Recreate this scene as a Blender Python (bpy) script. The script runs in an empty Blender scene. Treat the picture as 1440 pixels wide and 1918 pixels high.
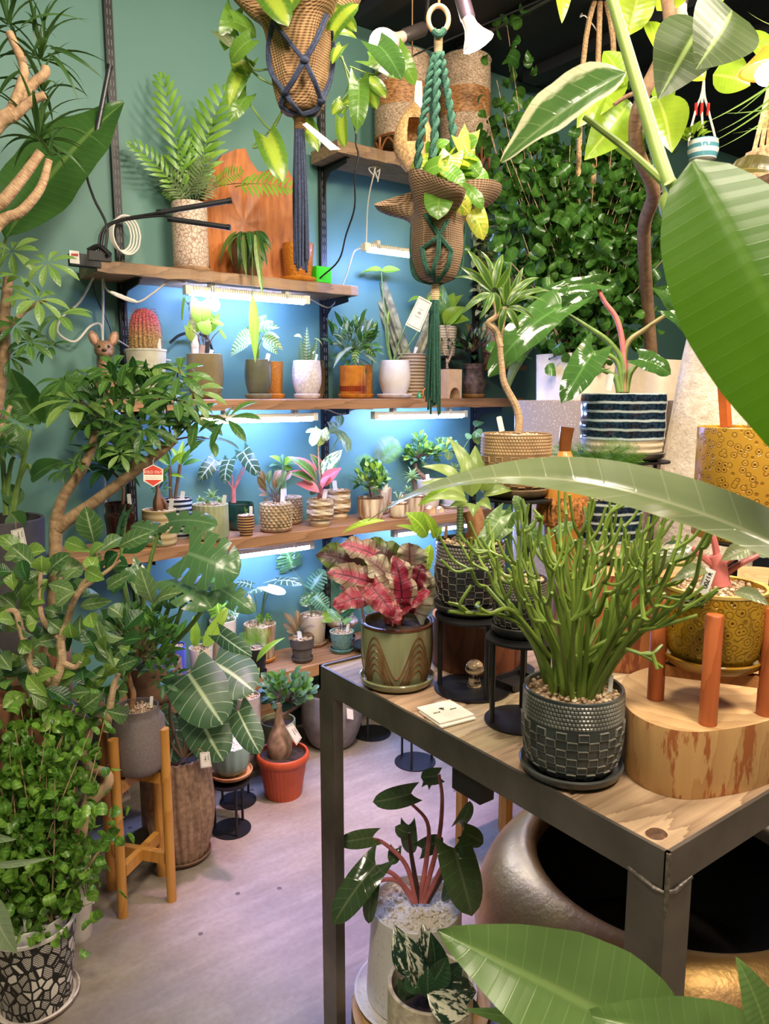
import bpy, math, random
from mathutils import Vector as V, Matrix, noise
random.seed(7)
S = bpy.context.scene
COL = S.collection
PI = math.pi
# ---------------------------------------------------------------- camera
F = 1420.0                                   # focal length in pixels of the 1440 x 1918 frame
AZ, PITCH, EYE = math.radians(36.4), math.radians(8.767), 1.5
CAM = V((0, 0, EYE))
FH = V((math.sin(AZ), math.cos(AZ), 0)); RT = V((math.cos(AZ), -math.sin(AZ), 0)); UPZ = V((0, 0, 1))
FW = FH * math.cos(PITCH) - UPZ * math.sin(PITCH); UPV = FH * math.sin(PITCH) + UPZ * math.cos(PITCH)
cd = bpy.data.cameras.new('camera'); cam = bpy.data.objects.new('camera', cd); COL.objects.link(cam)
cd.sensor_fit = 'VERTICAL'; cd.sensor_height = 36; cd.lens = F * 36 / 1918; cd.clip_start = .02; cd.clip_end = 60
cam.matrix_world = Matrix((RT, UPV, -FW)).transposed().to_4x4(); cam.location = CAM
cd.dof.use_dof = True; cd.dof.focus_distance = 2.1; cd.dof.aperture_fstop = 16
S.camera = cam
# ---------------------------------------------------------------- light and exposure
S.view_settings.view_transform = 'Standard'; S.view_settings.look = 'None'
S.view_settings.gamma = 1; S.view_settings.use_curve_mapping = False
S.view_settings.exposure = .16
w = bpy.data.worlds.new('world'); S.world = w; w.use_nodes = True
w.node_tree.nodes['Background'].inputs[0].default_value = (1, .95, .88, 1)
w.node_tree.nodes['Background'].inputs[1].default_value = .25
def light(kind, name, loc, aim, power, col, size=.3, **k):
    d = bpy.data.lights.new(name, kind); o = bpy.data.objects.new(name, d); COL.objects.link(o)
    d.energy = power; d.color = col
    if kind == 'AREA': d.shape = 'DISK'; d.size = size
    else: d.shadow_soft_size = size
    for a, b in k.items(): setattr(d, a, b)
    o.location = loc; o.rotation_euler = (V(aim) - V(loc)).to_track_quat('-Z', 'Y').to_euler()
    return o
WARM = (1, .86, .68)
light('AREA', 'ceiling_lamp', (-.25, .25, 2.95), (.9, 2.0, .9), 46, WARM, .5)
light('AREA', 'ceiling_lamp', (.75, -.35, 2.95), (1.5, 1.3, .8), 48, WARM, .5)
light('AREA', 'ceiling_lamp', (1.15, 1.15, 3.0), (1.2, 1.9, 0), 34, WARM, .4)
light('AREA', 'ceiling_lamp', (2.3, .35, 2.95), (2.1, 1.6, 1), 50, WARM, .4)
light('SPOT', 'grow_spot', (1.45, 1.55, 2.98), (1.32, 1.95, 0), 330, (1, .62, .96), .06, spot_size=math.radians(31), spot_blend=.8)
# ---------------------------------------------------------------- pixel helpers (a pixel of the photograph to a point of the room)
def ray(x, y): return RT * ((x - 720) / F) + UPV * ((959 - y) / F) + FW
def PD(x, y, d): return CAM + ray(x, y) * d
def PH(x, y, h):
    r = ray(x, y); return CAM + r * ((h - EYE) / r.z)
def PY(x, y, Y):
    r = ray(x, y); return CAM + r * (Y / r.y)
def depth(p): return (V(p) - CAM).dot(FW)
def hgt(loc, py):
    a, b = 0.0, 3.2
    for _ in range(40):
        m = (a + b) / 2; q = V((loc[0], loc[1], m)) - CAM
        if 959 - F * q.dot(UPV) / q.dot(FW) > py: a = m
        else: b = m
    return a
# ---------------------------------------------------------------- mesh builder
def spline(pts, n=6):
    pts = [V(p) for p in pts]
    if len(pts) < 3: return [pts[0].lerp(pts[-1], i / n) for i in range(n + 1)]
    out = []
    for i in range(len(pts) - 1):
        p0 = pts[i - 1] if i else pts[0] * 2 - pts[1]; p1, p2 = pts[i], pts[i + 1]
        p3 = pts[i + 2] if i + 2 < len(pts) else p2 * 2 - p1
        for k in range(n):
            t = k / n
            out.append(.5 * ((2 * p1) + (p2 - p0) * t + (2 * p0 - 5 * p1 + 4 * p2 - p3) * t * t + (3 * p1 - p0 - 3 * p2 + p3) * t ** 3))
    out.append(pts[-1]); return out
class MB:
    def __init__(s): s.v = []; s.f = []; s.uv = []
    def add(s, vs, fs, uvs=None):
        o = len(s.v); s.v += [tuple(p) for p in vs]; s.f += [tuple(i + o for i in f) for f in fs]
        s.uv += uvs if uvs else [(.5, .5)] * len(vs); return s
    def box(s, a, b):
        (x0, y0, z0), (x1, y1, z1) = a, b
        return s.add([(x0, y0, z0), (x1, y0, z0), (x1, y1, z0), (x0, y1, z0), (x0, y0, z1), (x1, y0, z1), (x1, y1, z1), (x0, y1, z1)],
                     [(3, 2, 1, 0), (4, 5, 6, 7), (0, 1, 5, 4), (1, 2, 6, 5), (2, 3, 7, 6), (3, 0, 4, 7)])
    def tube(s, pts, r, n=6, sp=5, cap=True):
        P = spline(pts, sp) if sp else [V(p) for p in pts]
        m = len(P); R = r if callable(r) else ((lambda t: r) if not isinstance(r, (tuple, list)) else (lambda t: r[0] + (r[1] - r[0]) * t))
        t0 = (P[1] - P[0]).normalized(); nn = t0.orthogonal().normalized(); vs = []; uv = []
        for i, p in enumerate(P):
            t = (P[min(i + 1, m - 1)] - P[max(i - 1, 0)])
            t = t.normalized() if t.length > 1e-9 else t0
            nn = (nn - t * nn.dot(t)); nn = nn.normalized() if nn.length > 1e-9 else t.orthogonal().normalized()
            b = t.cross(nn); rr = R(i / (m - 1))
            for k in range(n):
                a = 2 * PI * k / n; vs.append(p + nn * (math.cos(a) * rr) + b * (math.sin(a) * rr)); uv.append((k / n, i / (m - 1)))
        fs = [(i * n + k, i * n + (k + 1) % n, (i + 1) * n + (k + 1) % n, (i + 1) * n + k) for i in range(m - 1) for k in range(n)]
        if cap: fs += [tuple(range(n - 1, -1, -1)), tuple((m - 1) * n + k for k in range(n))]
        return s.add(vs, fs, uv)
    def lathe(s, prof, n=32, c=(0, 0, 0), mod=None, caps=True):
        vs = []; uv = []; m = len(prof)
        for i, (r, z) in enumerate(prof):
            for k in range(n):
                a = 2 * PI * k / n; q = r * (mod(a, z, i) if mod else 1)
                vs.append((c[0] + q * math.cos(a), c[1] + q * math.sin(a), c[2] + z)); uv.append((k / n, i / max(1, m - 1)))
        fs = [(i * n + k, i * n + (k + 1) % n, (i + 1) * n + (k + 1) % n, (i + 1) * n + k) for i in range(m - 1) for k in range(n)]
        if caps: fs += [tuple(range(n - 1, -1, -1)), tuple((m - 1) * n + k for k in range(n))]
        return s.add(vs, fs, uv)
    def ball(s, c, r, nu=8, nv=5, sq=(1, 1, 1), M=None):
        vs = []; c = V(c)
        for i in range(nv + 1):
            a = PI * i / nv
            for k in range(nu):
                b = 2 * PI * k / nu
                p = V((math.sin(a) * math.cos(b) * r * sq[0], math.sin(a) * math.sin(b) * r * sq[1], math.cos(a) * r * sq[2]))
                vs.append(c + (M @ p if M else p))
        return s.add(vs, [(i * nu + k, (i + 1) * nu + k, (i + 1) * nu + (k + 1) % nu, i * nu + (k + 1) % nu) for i in range(nv) for k in range(nu)])
    def me(s, name, smooth=True):
        m = bpy.data.meshes.new(name); m.from_pydata(s.v, [], s.f)
        if s.uv:
            l = m.uv_layers.new(name='UV').data; buf = [0.0] * (2 * len(m.loops)); vi = [0] * len(m.loops)
            m.loops.foreach_get('vertex_index', vi)
            for i, k in enumerate(vi): buf[2 * i], buf[2 * i + 1] = s.uv[k]
            l.foreach_set('uv', buf)
        if smooth:
            m.polygons.foreach_set('use_smooth', [True] * len(m.polygons))
            try: m.set_sharp_from_angle(angle=math.radians(42))
            except Exception: pass
        m.update(); return m
def obj(name, me, mat, parent=None, M=None, kind=None):
    o = bpy.data.objects.new(name, me)
    if mat is not None and not me.materials: me.materials.append(mat)
    COL.objects.link(o)
    if parent is not None: o.parent = parent
    if M is not None: o.matrix_local = M
    if kind: o['kind'] = kind
    return o
def tag(o, label, cat, group=None):
    o['label'] = label; o['category'] = cat
    if group: o['group'] = group
    return o
class Thing:
    """An Empty at the thing's base; every part is placed in room coordinates and stored relative to it."""
    def __init__(s, name, label, cat, loc, group=None):
        s.o = bpy.data.objects.new(name, None); COL.objects.link(s.o); s.loc = V(loc); s.o.location = s.loc; s.o.empty_display_size = .02
        tag(s.o, label, cat, group); s.T = Matrix.Translation(-s.loc)
    def part(s, name, mb, mat, parent=None, kind=None, smooth=True, world=True):
        if world: mb.v = [tuple(V(p) - s.loc) for p in mb.v]
        return obj(name, mb.me(name, smooth), mat, parent or s.o, None, kind)
    def put(s, name, me, mat, M, parent=None):              # a mesh with a world matrix
        return obj(name, me, mat, parent or s.o, s.T @ M)
def solid(name, label, cat, mb, mat, group=None, smooth=True):   # a thing that is a single mesh
    c = V((0, 0, 0)); n = len(mb.v)
    zs = min(p[2] for p in mb.v); c = V((sum(p[0] for p in mb.v) / n, sum(p[1] for p in mb.v) / n, zs))
    mb.v = [tuple(V(p) - c) for p in mb.v]
    o = obj(name, mb.me(name, smooth), mat); o.location = c; return tag(o, label, cat, group)
def struct(name, mb, mat, smooth=False):
    o = obj(name, mb.me(name, smooth), mat); o['kind'] = 'structure'; return o
# ---------------------------------------------------------------- materials
def lin(c):
    return tuple(((x / 255 / 12.92) if x / 255 < .04045 else ((x / 255 + .055) / 1.055) ** 2.4) for x in c) + (1,)
class NT:
    def __init__(s, name):
        s.m = bpy.data.materials.new(name); s.m.use_nodes = True; s.t = s.m.node_tree; s.b = s.t.nodes['Principled BSDF']; s.out = s.t.nodes['Material Output']
    def n(s, typ, _o=0, **k):
        x = s.t.nodes.new('ShaderNode' + typ)
        for a, v in k.items():
            if a[0].islower(): setattr(x, a, v)
            else: s.set(x.inputs[a.replace('_', ' ')], v)
        return x.outputs[_o]
    def set(s, i, v):
        if hasattr(v, 'is_output'): s.t.links.new(v, i)
        else: i.default_value = v
    def math(s, op, a, b=0.0, c=0.0):
        x = s.t.nodes.new('ShaderNodeMath'); x.operation = op
        s.set(x.inputs[0], a); s.set(x.inputs[1], b); s.set(x.inputs[2], c); return x.outputs[0]
    def mix(s, f, a, b, blend='MIX'):
        x = s.t.nodes.new('ShaderNodeMixRGB'); x.blend_type = blend
        s.set(x.inputs[0], f); s.set(x.inputs[1], a); s.set(x.inputs[2], b); return x.outputs[0]
    def ramp(s, f, lo, hi): return s.n('MapRange', Value=f, From_Min=lo, From_Max=hi)
    def P(s, **k):
        for a, v in k.items(): s.set(s.b.inputs[a.replace('_', ' ')], v)
        return s
    def bump(s, h, st=.3, dist=.01): s.P(Normal=s.n('Bump', Height=h, Strength=st, Distance=dist)); return s
    def co(s, scale=(1, 1, 1), kind='Object'):
        c = s.t.nodes.new('ShaderNodeTexCoord').outputs[kind]
        return s.n('Mapping', Vector=c, Scale=scale)
    def noise(s, vec, sc, det=4.0, rough=.5): return s.n('TexNoise', Vector=vec, Scale=sc, Detail=det, Roughness=rough)
_M = {}
def memo(f):
    def g(*a, **k):
        key = (f.__name__, a, tuple(sorted(k.items())))
        if key not in _M: _M[key] = f(*a, **k)
        return _M[key]
    return g
@memo
def plain(name, c, rough=.5, metal=0.0, var=.12, nsc=30.0, bump=0.0, spec=.5, emit=0.0):
    m = NT(name); col = lin(c); n = m.noise(m.co(), nsc)
    dk = tuple(x * (1 - var * 2) for x in col[:3]) + (1,); lt = tuple(min(1, x * (1 + var * 2)) for x in col[:3]) + (1,)
    m.P(Base_Color=m.mix(m.ramp(n, .3, .7), dk, lt), Roughness=rough, Metallic=metal, Specular_IOR_Level=spec)
    if bump: m.bump(n, bump, .004)
    if emit: m.P(Emission_Color=col, Emission_Strength=emit)
    return m.m
@memo
def glaze(name, c, c2=None, rough=.18, mode='var', zs=1.0, bump=0.0):
    """glazed stoneware: mode var / drip / bands / speck / cell"""
    m = NT(name); a, b = lin(c), lin(c2 or tuple(int(x * .7) for x in c)); co = m.co()
    z = m.n('SeparateXYZ', 2, Vector=co)
    if mode == 'var': f = m.ramp(m.noise(co, 9 * zs), .35, .65)
    elif mode == 'drip': f = m.ramp(m.noise(m.co((38 * zs, 38 * zs, 5 * zs)), 1.0), .42, .6)
    elif mode == 'bands': f = m.ramp(m.math('SINE', m.math('MULTIPLY_ADD', z, zs, m.math('MULTIPLY', m.noise(co, 20.0), 1.5))), -.3, .5)
    elif mode == 'speck': f = m.ramp(m.noise(co, 90.0 * zs, 2.0), .60, .66)
    else: f = m.ramp(m.n('TexVoronoi', feature='DISTANCE_TO_EDGE', Vector=co, Scale=60.0 * zs), .02, .08)
    m.P(Base_Color=m.mix(f, a, b), Roughness=rough, Coat_Weight=.3 if rough < .3 else 0.0)
    if bump: m.bump(f, bump, .003)
    return m.m
@memo
def wood(name, c, c2, axis=0, sc=1.0, rough=.6, ring=14.0, red=None):
    """axis = direction of the grain"""
    m = NT(name); s = [ring * 2.2 * sc] * 3; s[axis] = 1.6 * sc; co = m.co(tuple(s))
    big = m.noise(m.co(tuple([3.0 * sc if i != axis else .7 * sc for i in range(3)])), 1.0, 2.0)
    n = m.n('TexNoise', Vector=m.n('VectorMath', operation='ADD', **{'Vector': co}) if False else co, Scale=1.0, Detail=6.0, Roughness=.6, Distortion=.6)
    lines = m.math('FRACT', m.math('MULTIPLY', m.math('ADD', big, m.math('MULTIPLY', n, .10)), 15.0))
    f = m.math('ADD', m.math('MULTIPLY', m.ramp(n, .3, .7), .35), m.math('MULTIPLY', m.math('POWER', lines, .5), .65))
    col = m.mix(f, lin(c2), lin(c))
    if red: col = m.mix(m.ramp(m.noise(m.co(tuple([26.0 if i != axis else 6.0 for i in range(3)])), 1.0, 5.0, .65), .55, .59), col, lin(red))
    m.P(Base_Color=col, Roughness=rough).bump(f, .25, .004); return m.m
@memo
def endgrain(name, c, c2, cx=0.0, cy=0.0, sc=1.0):
    m = NT(name); co = m.n('Mapping', Vector=m.co(), Location=(-cx, -cy, 0))
    ln = m.n('VectorMath', 1, operation='LENGTH', Vector=m.n('Mapping', Vector=co, Scale=(1, 1, 0)))
    d = m.math('ADD', m.math('MULTIPLY', ln, 34.0 * sc), m.math('MULTIPLY', m.noise(co, 7.0), 3.0))
    f = m.ramp(m.math('FRACT', d), 0.0, 1.0)
    f2 = m.ramp(m.noise(co, 12.0, 5.0), .3, .7)
    m.P(Base_Color=m.mix(m.math('MULTIPLY', m.math('ADD', f, f2), .5), lin(c2), lin(c)), Roughness=.65).bump(f, .15, .003); return m.m
@memo
def weave(name, c, c2, sc=260.0, bump=.6, rough=.85):
    m = NT(name); u = m.t.nodes.new('ShaderNodeTexCoord').outputs['Object']
    x = m.n('SeparateXYZ', 0, Vector=u); y = m.n('SeparateXYZ', 1, Vector=u); z = m.n('SeparateXYZ', 2, Vector=u)
    a = m.math('SINE', m.math('MULTIPLY', m.math('ADD', x, m.math('MULTIPLY', y, .83)), sc)); b = m.math('SINE', m.math('MULTIPLY', z, sc))
    f = m.ramp(m.math('ADD', a, b), -1.6, .8); f = m.math('MULTIPLY', f, m.ramp(m.noise(u, 14.0), .1, .5))
    m.P(Base_Color=m.mix(f, lin(c2), lin(c)), Roughness=rough).bump(f, bump, .002); return m.m
@memo
def leafmat(name, c, c2=None, vein=None, vs=.5, nv=9.0, k=1.1, mode='', c3=None, rough=.32, tr=.35, vw=.12, vth=.54):
    m = NT(name); a = lin(c); b = lin(c2 or tuple(int(x * .62) for x in c)); ve = lin(vein or tuple(min(255, int(x * 1.25 + 25)) for x in c))
    uv = m.t.nodes.new('ShaderNodeTexCoord').outputs['UV']
    u = m.n('SeparateXYZ', 0, Vector=uv); v = m.n('SeparateXYZ', 1, Vector=uv)
    d = m.math('ABSOLUTE', m.math('SUBTRACT', m.math('MULTIPLY', u, 2.0), 1.0))
    oi = m.t.nodes.new('ShaderNodeObjectInfo').outputs['Random']; isl = m.t.nodes.new('ShaderNodeNewGeometry').outputs['Random Per Island']
    rnd = m.math('FRACT', m.math('ADD', oi, isl)); co = m.co()
    nz = m.noise(uv, 5.0)
    col = m.mix(m.math('ADD', m.math('MULTIPLY', rnd, .75), m.math('MULTIPLY', m.ramp(nz, .3, .7), .3)), a, b)
    side = m.math('FRACT', m.math('SUBTRACT', m.math('MULTIPLY', v, nv), m.math('MULTIPLY', d, k)))
    tri = m.math('ABSOLUTE', m.math('SUBTRACT', side, .5))
    if mode == 'stripe': col = m.mix(m.ramp(tri, .14, .30), col, lin(c3))
    if mode == 'varieg':
        nn = m.noise(m.n('Mapping', Vector=uv, Scale=(2.2, 1.7, 1), Rotation=(0, 0, .6)), 2.0, 5.0, .62)
        nn = m.math('ADD', nn, m.math('MULTIPLY', m.math('SUBTRACT', rnd, .5), .22))
        col = m.mix(m.ramp(nn, vth, vth + .05), col, lin(c3))
    if mode == 'center': col = m.mix(m.ramp(m.math('ADD', d, m.math('MULTIPLY', m.math('SUBTRACT', m.noise(uv, 14.0, 5.0, .7), .5), .6)), .30, .62), lin(c3), col)
    if mode == 'edge': col = m.mix(m.ramp(m.math('ADD', d, m.math('MULTIPLY', m.math('SUBTRACT', m.noise(uv, 9.0), .5), .35)), .60, .74), col, lin(c3))
    sv = m.math('MULTIPLY', m.ramp(tri, .5 - vw * .5, .5), vs)
    mid = m.math('MULTIPLY', m.ramp(d, .10, .03), min(1, vs * 1.4))
    vn = m.math('MAXIMUM', sv, mid)
    col = m.mix(vn, col, ve)
    m.P(Base_Color=col, Roughness=rough, Specular_IOR_Level=.45)
    m.bump(m.math('ADD', m.math('MULTIPLY', vn, -.6), m.math('MULTIPLY', tri, min(.8, vs * 1.6))), .22, .004)
    t = m.n('BsdfTranslucent', Color=m.mix(.5, col, m.mix(1.0, col, (1.5, 1.5, .35, 1), 'MULTIPLY')))
    ms = m.t.nodes.new('ShaderNodeMixShader'); ms.inputs[0].default_value = tr
    m.t.links.new(m.b.outputs[0], ms.inputs[1]); m.t.links.new(t, ms.inputs[2]); m.t.links.new(ms.outputs[0], m.out.inputs[0])
    return m.m
@memo
def bark(name, c, c2, sc=1.0):
    m = NT(name); uv = m.t.nodes.new('ShaderNodeTexCoord').outputs['UV']; co = m.co()
    n = m.noise(m.n('Mapping', Vector=uv, Scale=(2, 60 * sc, 1)), 1.0, 3.0); n2 = m.noise(co, 60.0)
    f = m.math('MULTIPLY', m.math('ADD', m.ramp(n, .3, .7), m.ramp(n2, .3, .7)), .5)
    m.P(Base_Color=m.mix(f, lin(c2), lin(c)), Roughness=.8).bump(f, .4, .004); return m.m
@memo
def pebblemat(name, cs):
    m = NT(name); r = m.t.nodes.new('ShaderNodeNewGeometry').outputs['Random Per Island']
    cr = m.t.nodes.new('ShaderNodeValToRGB'); m.t.links.new(r, cr.inputs[0]); e = cr.color_ramp.elements
    while len(e) < len(cs): e.new(.5)
    for i, c in enumerate(cs): e[i].position = i / max(1, len(cs) - 1); e[i].color = lin(c)
    m.P(Base_Color=cr.outputs[0], Roughness=.75); return m.m
@memo
def emitm(name, c, st):
    m = NT(name); m.P(Base_Color=(.9, .9, .9, 1), Emission_Color=tuple(c) + (1,), Emission_Strength=st); return m.m
# ---------------------------------------------------------------- leaves
def _wf(shape, v):
    s = max(0.0, math.sin(PI * min(1, max(0, v))))
    if shape == 'ovate': return max(0.0, math.sin(PI * v ** .72)) ** .8
    if shape == 'lance': return max(0.0, math.sin(PI * v ** .8)) ** .95
    if shape == 'taper': return max(0.0, math.sin(PI * v ** .52)) ** .78
    if shape == 'obov': return max(0.0, math.sin(PI * v ** 1.35)) ** .75
    if shape == 'round': return math.sqrt(max(0.0, 1 - (2 * v - 1) ** 2))
    if shape == 'strap': return min(1.0, .35 + v * 3) * max(0.0, 1 - v ** 3.2)
    if shape == 'sword': return min(1.0, .55 + v * 2.0) * max(0.0, 1 - v ** 1.8)
    if shape in ('heart', 'monstera', 'split', 'begonia', 'arrow'):
        if shape == 'arrow': return (1 - v) ** .9 * (.62 + .9 * v) / .68 * .95
        return min(1.0, (1 - v) ** .62 * (.74 + 1.25 * v) / .97)
    return s
_LM = {}
def leafme(shape, bulge=.1, fold=.25, wave=0.0, seed=0, nv=8, nu=4, ar=.5):
    ar = min((.05, .08, .12, .18, .26, .36, .5, .7, 1.0, 1.4), key=lambda q: abs(q - ar)); key = (shape, round(bulge, 2), round(fold, 2), wave, seed, nv, nu, ar)
    if key in _LM: return _LM[key]
    rd = random.Random(str(key)); mb = MB(); vs = []; uv = []; lobe = {'heart': .26, 'monstera': .24, 'split': .18, 'begonia': .24, 'arrow': .42}.get(shape, 0)
    if shape in ('monstera', 'split'): nv, nu = 22, 8
    ph = rd.uniform(0, 6)
    for i in range(nv + 1):
        v = i / nv; w = _wf(shape, v) * .5
        if i == 0 and not lobe: w = max(w, .02)
        if i == nv: w = 0.004
        for j in range(nu + 1):
            u = -1 + 2 * j / nu; au = abs(u)
            x = u * w; y = v - lobe * au ** 1.4 * (1 - v) ** 2.6
            if shape == 'begonia' and u > 0: x *= 1.2; y -= .05 * u * (1 - v)
            if shape == 'split' and au > .3: y += .12 * (au - .3); x *= 1.0 + .12 * math.sin(v * 22 + ph)
            z = bulge * 4 * v * (1 - v) + ar * (1.3 * fold * abs(x) - (.16 * au * au * _wf(shape, v) if lobe else 0))
            if wave: z += 2 * ar * wave * math.sin(v * 15 + ph + (1.7 if u > 0 else 0)) * au ** 2; x *= 1 + wave * .9 * math.sin(v * 31 + ph) * au
            vs.append((x, y, z)); uv.append((j / nu, v))
    fs = []
    for i in range(nv):
        for j in range(nu):
            uc = abs(-1 + 2 * (j + .5) / nu)
            if shape == 'monstera' and i % 5 == 4 and uc > .5 and 2 < i < nv - 3: continue
            if shape == 'split' and i % 3 == 2 and uc > .25 and i < nv - 3: continue
            a = i * (nu + 1) + j; fs.append((a, a + 1, a + nu + 2, a + nu + 1))
    mb.add(vs, fs, uv); me = mb.me('leaf_' + shape); _LM[key] = me; return me
def frame(b, t, n):
    y = (t - b); L = y.length or 1e-6; y = y / L; x = y.cross(n)
    if x.length < 1e-4: x = y.orthogonal()
    x.normalize(); return x, y, x.cross(y), L
def lmat(b, t, w, n):
    x, y, z, L = frame(b, t, n); M = Matrix((x * w, y * L, z * L)).transposed().to_4x4(); M.translation = b; return M
def rnrm(toward=.6, rd=random):
    v = -FW * toward + UPZ * (1 - toward) + V((rd.uniform(-.35, .35), rd.uniform(-.35, .35), rd.uniform(-.2, .2))); return v.normalized()
# one mesh per leaf kind and material: meshes are cached per (mesh, material)
_MM = {}
def withmat(me, mat):
    k = (me.name, mat.name)
    if k not in _MM: c = me.copy(); c.materials.clear(); c.materials.append(mat); _MM[k] = c
    return _MM[k]
def leaf(T, b, t, w, mat, shape='ovate', n=None, bulge=.1, fold=.25, wave=0.0, parent=None, name='leaf', nv=8, nu=4, seed=None):
    sd = random.randrange(3) if seed is None else seed; b, t = V(b), V(t); b.y = min(b.y, 2.87); t.y = min(t.y, 2.86)
    return T.put(name, withmat(leafme(shape, bulge, fold, wave, sd, nv, nu, w / max(1e-4, (t - b).length)), mat), None, lmat(V(b), V(t), w, n or rnrm()), parent)
def frondme(n=16, ln=.16, w=.03, shape='lance', arch=.15, droop=.0, key=0, ragged=0.0, fwd=.35):
    """a pinnate frond one unit long, its leaflets in one mesh"""
    kk = ('frond', n, ln, w, arch, key, ragged, fwd, droop)
    if kk in _LM: return _LM[kk]
    rd = random.Random(str(kk)); mb = MB(); P = lambda v: V((0, v, arch * 4 * v * (1 - v)))
    mb.tube([P(i / 6) for i in range(7)], (.012, .003), 4, 2)
    for i in range(n):
        v = .12 + .87 * i / (n - 1); pr = math.sin(PI * (.12 + .86 * v)) ** .6
        for sgn in (-1, 1):
            l = ln * pr * (1 + rd.uniform(-ragged, ragged)); b = P(v); t = b + V((sgn * l, l * fwd, -droop * l)); x, y, z, L = frame(b, t, V((0, 0, 1)))
            vs = []; uv = []
            for q, ww in ((0, .3), (.35, 1), (.7, .8), (1, .03)):
                c = b + y * (L * q) + z * (.06 * L * math.sin(q * 3))
                for u in (-1, 1): vs.append(c + x * (u * ww * w * .5)); uv.append((.5 + u * .5, q))
            mb.add(vs, [(2 * k, 2 * k + 1, 2 * k + 3, 2 * k + 2) for k in range(3)], uv)
    me = mb.me('frond'); _LM[kk] = me; return me
# ---------------------------------------------------------------- shared materials
TERRA = plain('terracotta_plastic', (178, 74, 38), .5, var=.05)
STEEL = plain('raw_steel', (112, 106, 100), .40, .7, .16, 9.0, .05)
BLACKM = plain('black_metal', (34, 33, 34), .45, .3, .05)
WHITEP = plain('white_plastic', (222, 218, 212), .4, var=.03)
CORD = plain('white_cord', (214, 208, 198), .6, var=.04)
BCORD = plain('black_cord', (18, 18, 20), .45, var=.05)
PAPER = plain('card_paper', (236, 228, 214), .7, var=.03)
INK = plain('black_ink', (30, 28, 26), .7, var=.02)
SOIL = plain('dark_soil', (52, 38, 28), .95, var=.3, nsc=160.0, bump=.6)
PEB = pebblemat('tan_pebbles', ((214, 186, 150), (176, 140, 102), (232, 214, 186), (150, 116, 86), (222, 198, 168)))
PEBW = pebblemat('white_pebbles', ((240, 234, 220), (226, 216, 196), (248, 244, 234)))
SHELFW = wood('shelf_timber', (178, 132, 92), (112, 78, 52), 0, 1.0)
TABLEW = wood('table_timber', (196, 160, 120), (128, 94, 66), 0, .9, .5, 17.0)
STEMG = plain('green_stem', (104, 132, 60), .5, var=.12)
STEMB = bark('tan_bark', (196, 168, 130), (140, 110, 82))
def xform(mb, prof, p0, p1, n=24, mod=None, caps=True):
    """a lathe turned about the axis from p0 towards p1 (profile heights in metres)"""
    t = MB().lathe(prof, n, mod=mod, caps=caps); q = (V(p1) - V(p0)).to_track_quat('Z', 'Y').to_matrix(); p0 = V(p0)
    mb.add([p0 + q @ V(v) for v in t.v], t.f, t.uv); return mb
# ---------------------------------------------------------------- the setting
WY = 2.9; CEIL = 3.06
m = NT('concrete'); co = m.co(); n1 = m.noise(co, 2.2, 6.0, .6); n2 = m.noise(m.co((1, 6, 1)), 3.0, 6.0, .65); n3 = m.noise(co, 60.0, 3.0)
col = m.mix(m.ramp(n1, .3, .7), lin((122, 110, 98)), lin((158, 145, 130)))
col = m.mix(m.math('MULTIPLY', m.ramp(n2, .45, .7), .45), col, lin((178, 164, 148)))
col = m.mix(m.math('MULTIPLY', m.ramp(n3, .4, .75), .25), col, lin((96, 84, 74)))
vo = m.n('TexVoronoi', Vector=co, Scale=9.0); sp = m.n('MapRange', Value=m.math('ADD', vo, m.math('MULTIPLY', m.noise(co, 40.0), .05)), From_Min=.105, From_Max=.085)
sel = m.ramp(m.noise(co, 3.1, 1.0), .44, .50); col = m.mix(m.math('MULTIPLY', m.math('MULTIPLY', sp, sel), .8), col, lin((64, 50, 44)))
m.P(Base_Color=col, Roughness=.5).bump(n1, .08, .01); CONC = m.m
m = NT('teal_paint'); co = m.co(); n1 = m.noise(co, 1.6, 4.0); n2 = m.noise(co, 260.0, 2.0)
m.P(Base_Color=m.mix(m.ramp(n1, .3, .7), lin((80, 123, 114)), lin((92, 133, 123))), Roughness=.55).bump(n2, .12, .002); TEAL = m.m
DARK = plain('dark_wall_paint', (38, 40, 46), .7, var=.06, nsc=3.0)
CEILM = plain('black_ceiling_paint', (40, 42, 50), .7, var=.08, nsc=2.0)
X0, X1, Y0 = -1.4, 5.2, -1.7
struct('floor', MB().box((X0, Y0, -.1), (X1, WY, 0)), CONC)
struct('ceiling', MB().box((X0, Y0, CEIL), (X1, WY + .1, CEIL + .1)), CEILM)
struct('wall_back', MB().box((X0, WY, -.1), (X1, WY + .1, CEIL)), TEAL)
struct('wall_left', MB().box((X0 - .1, Y0, -.1), (X0, WY + .1, CEIL)), TEAL)
struct('wall_right', MB().box((X1, Y0, -.1), (X1 + .1, WY + .1, CEIL)), DARK)
struct('wall_front', MB().box((X0, Y0 - .1, -.1), (X1, Y0, CEIL)), plain('pale_wall_paint', (176, 168, 158), .7, var=.05))
struct('baseboard_back', MB().box((X0, WY - .012, 0), (X1, WY, .07)), DARK)
for x0, y0, x1, y1 in ((1.9, -1.2, 1.99, WY - .1), (2.9, -1.2, 2.99, WY - .1), (3.35, -.5, 3.44, WY - .1)):      # flat ducts under the black ceiling
    struct('trim_%d' % int(x0 * 10), MB().box((x0, y0, CEIL - .05), (x1, y1, CEIL)), DARK)
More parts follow.
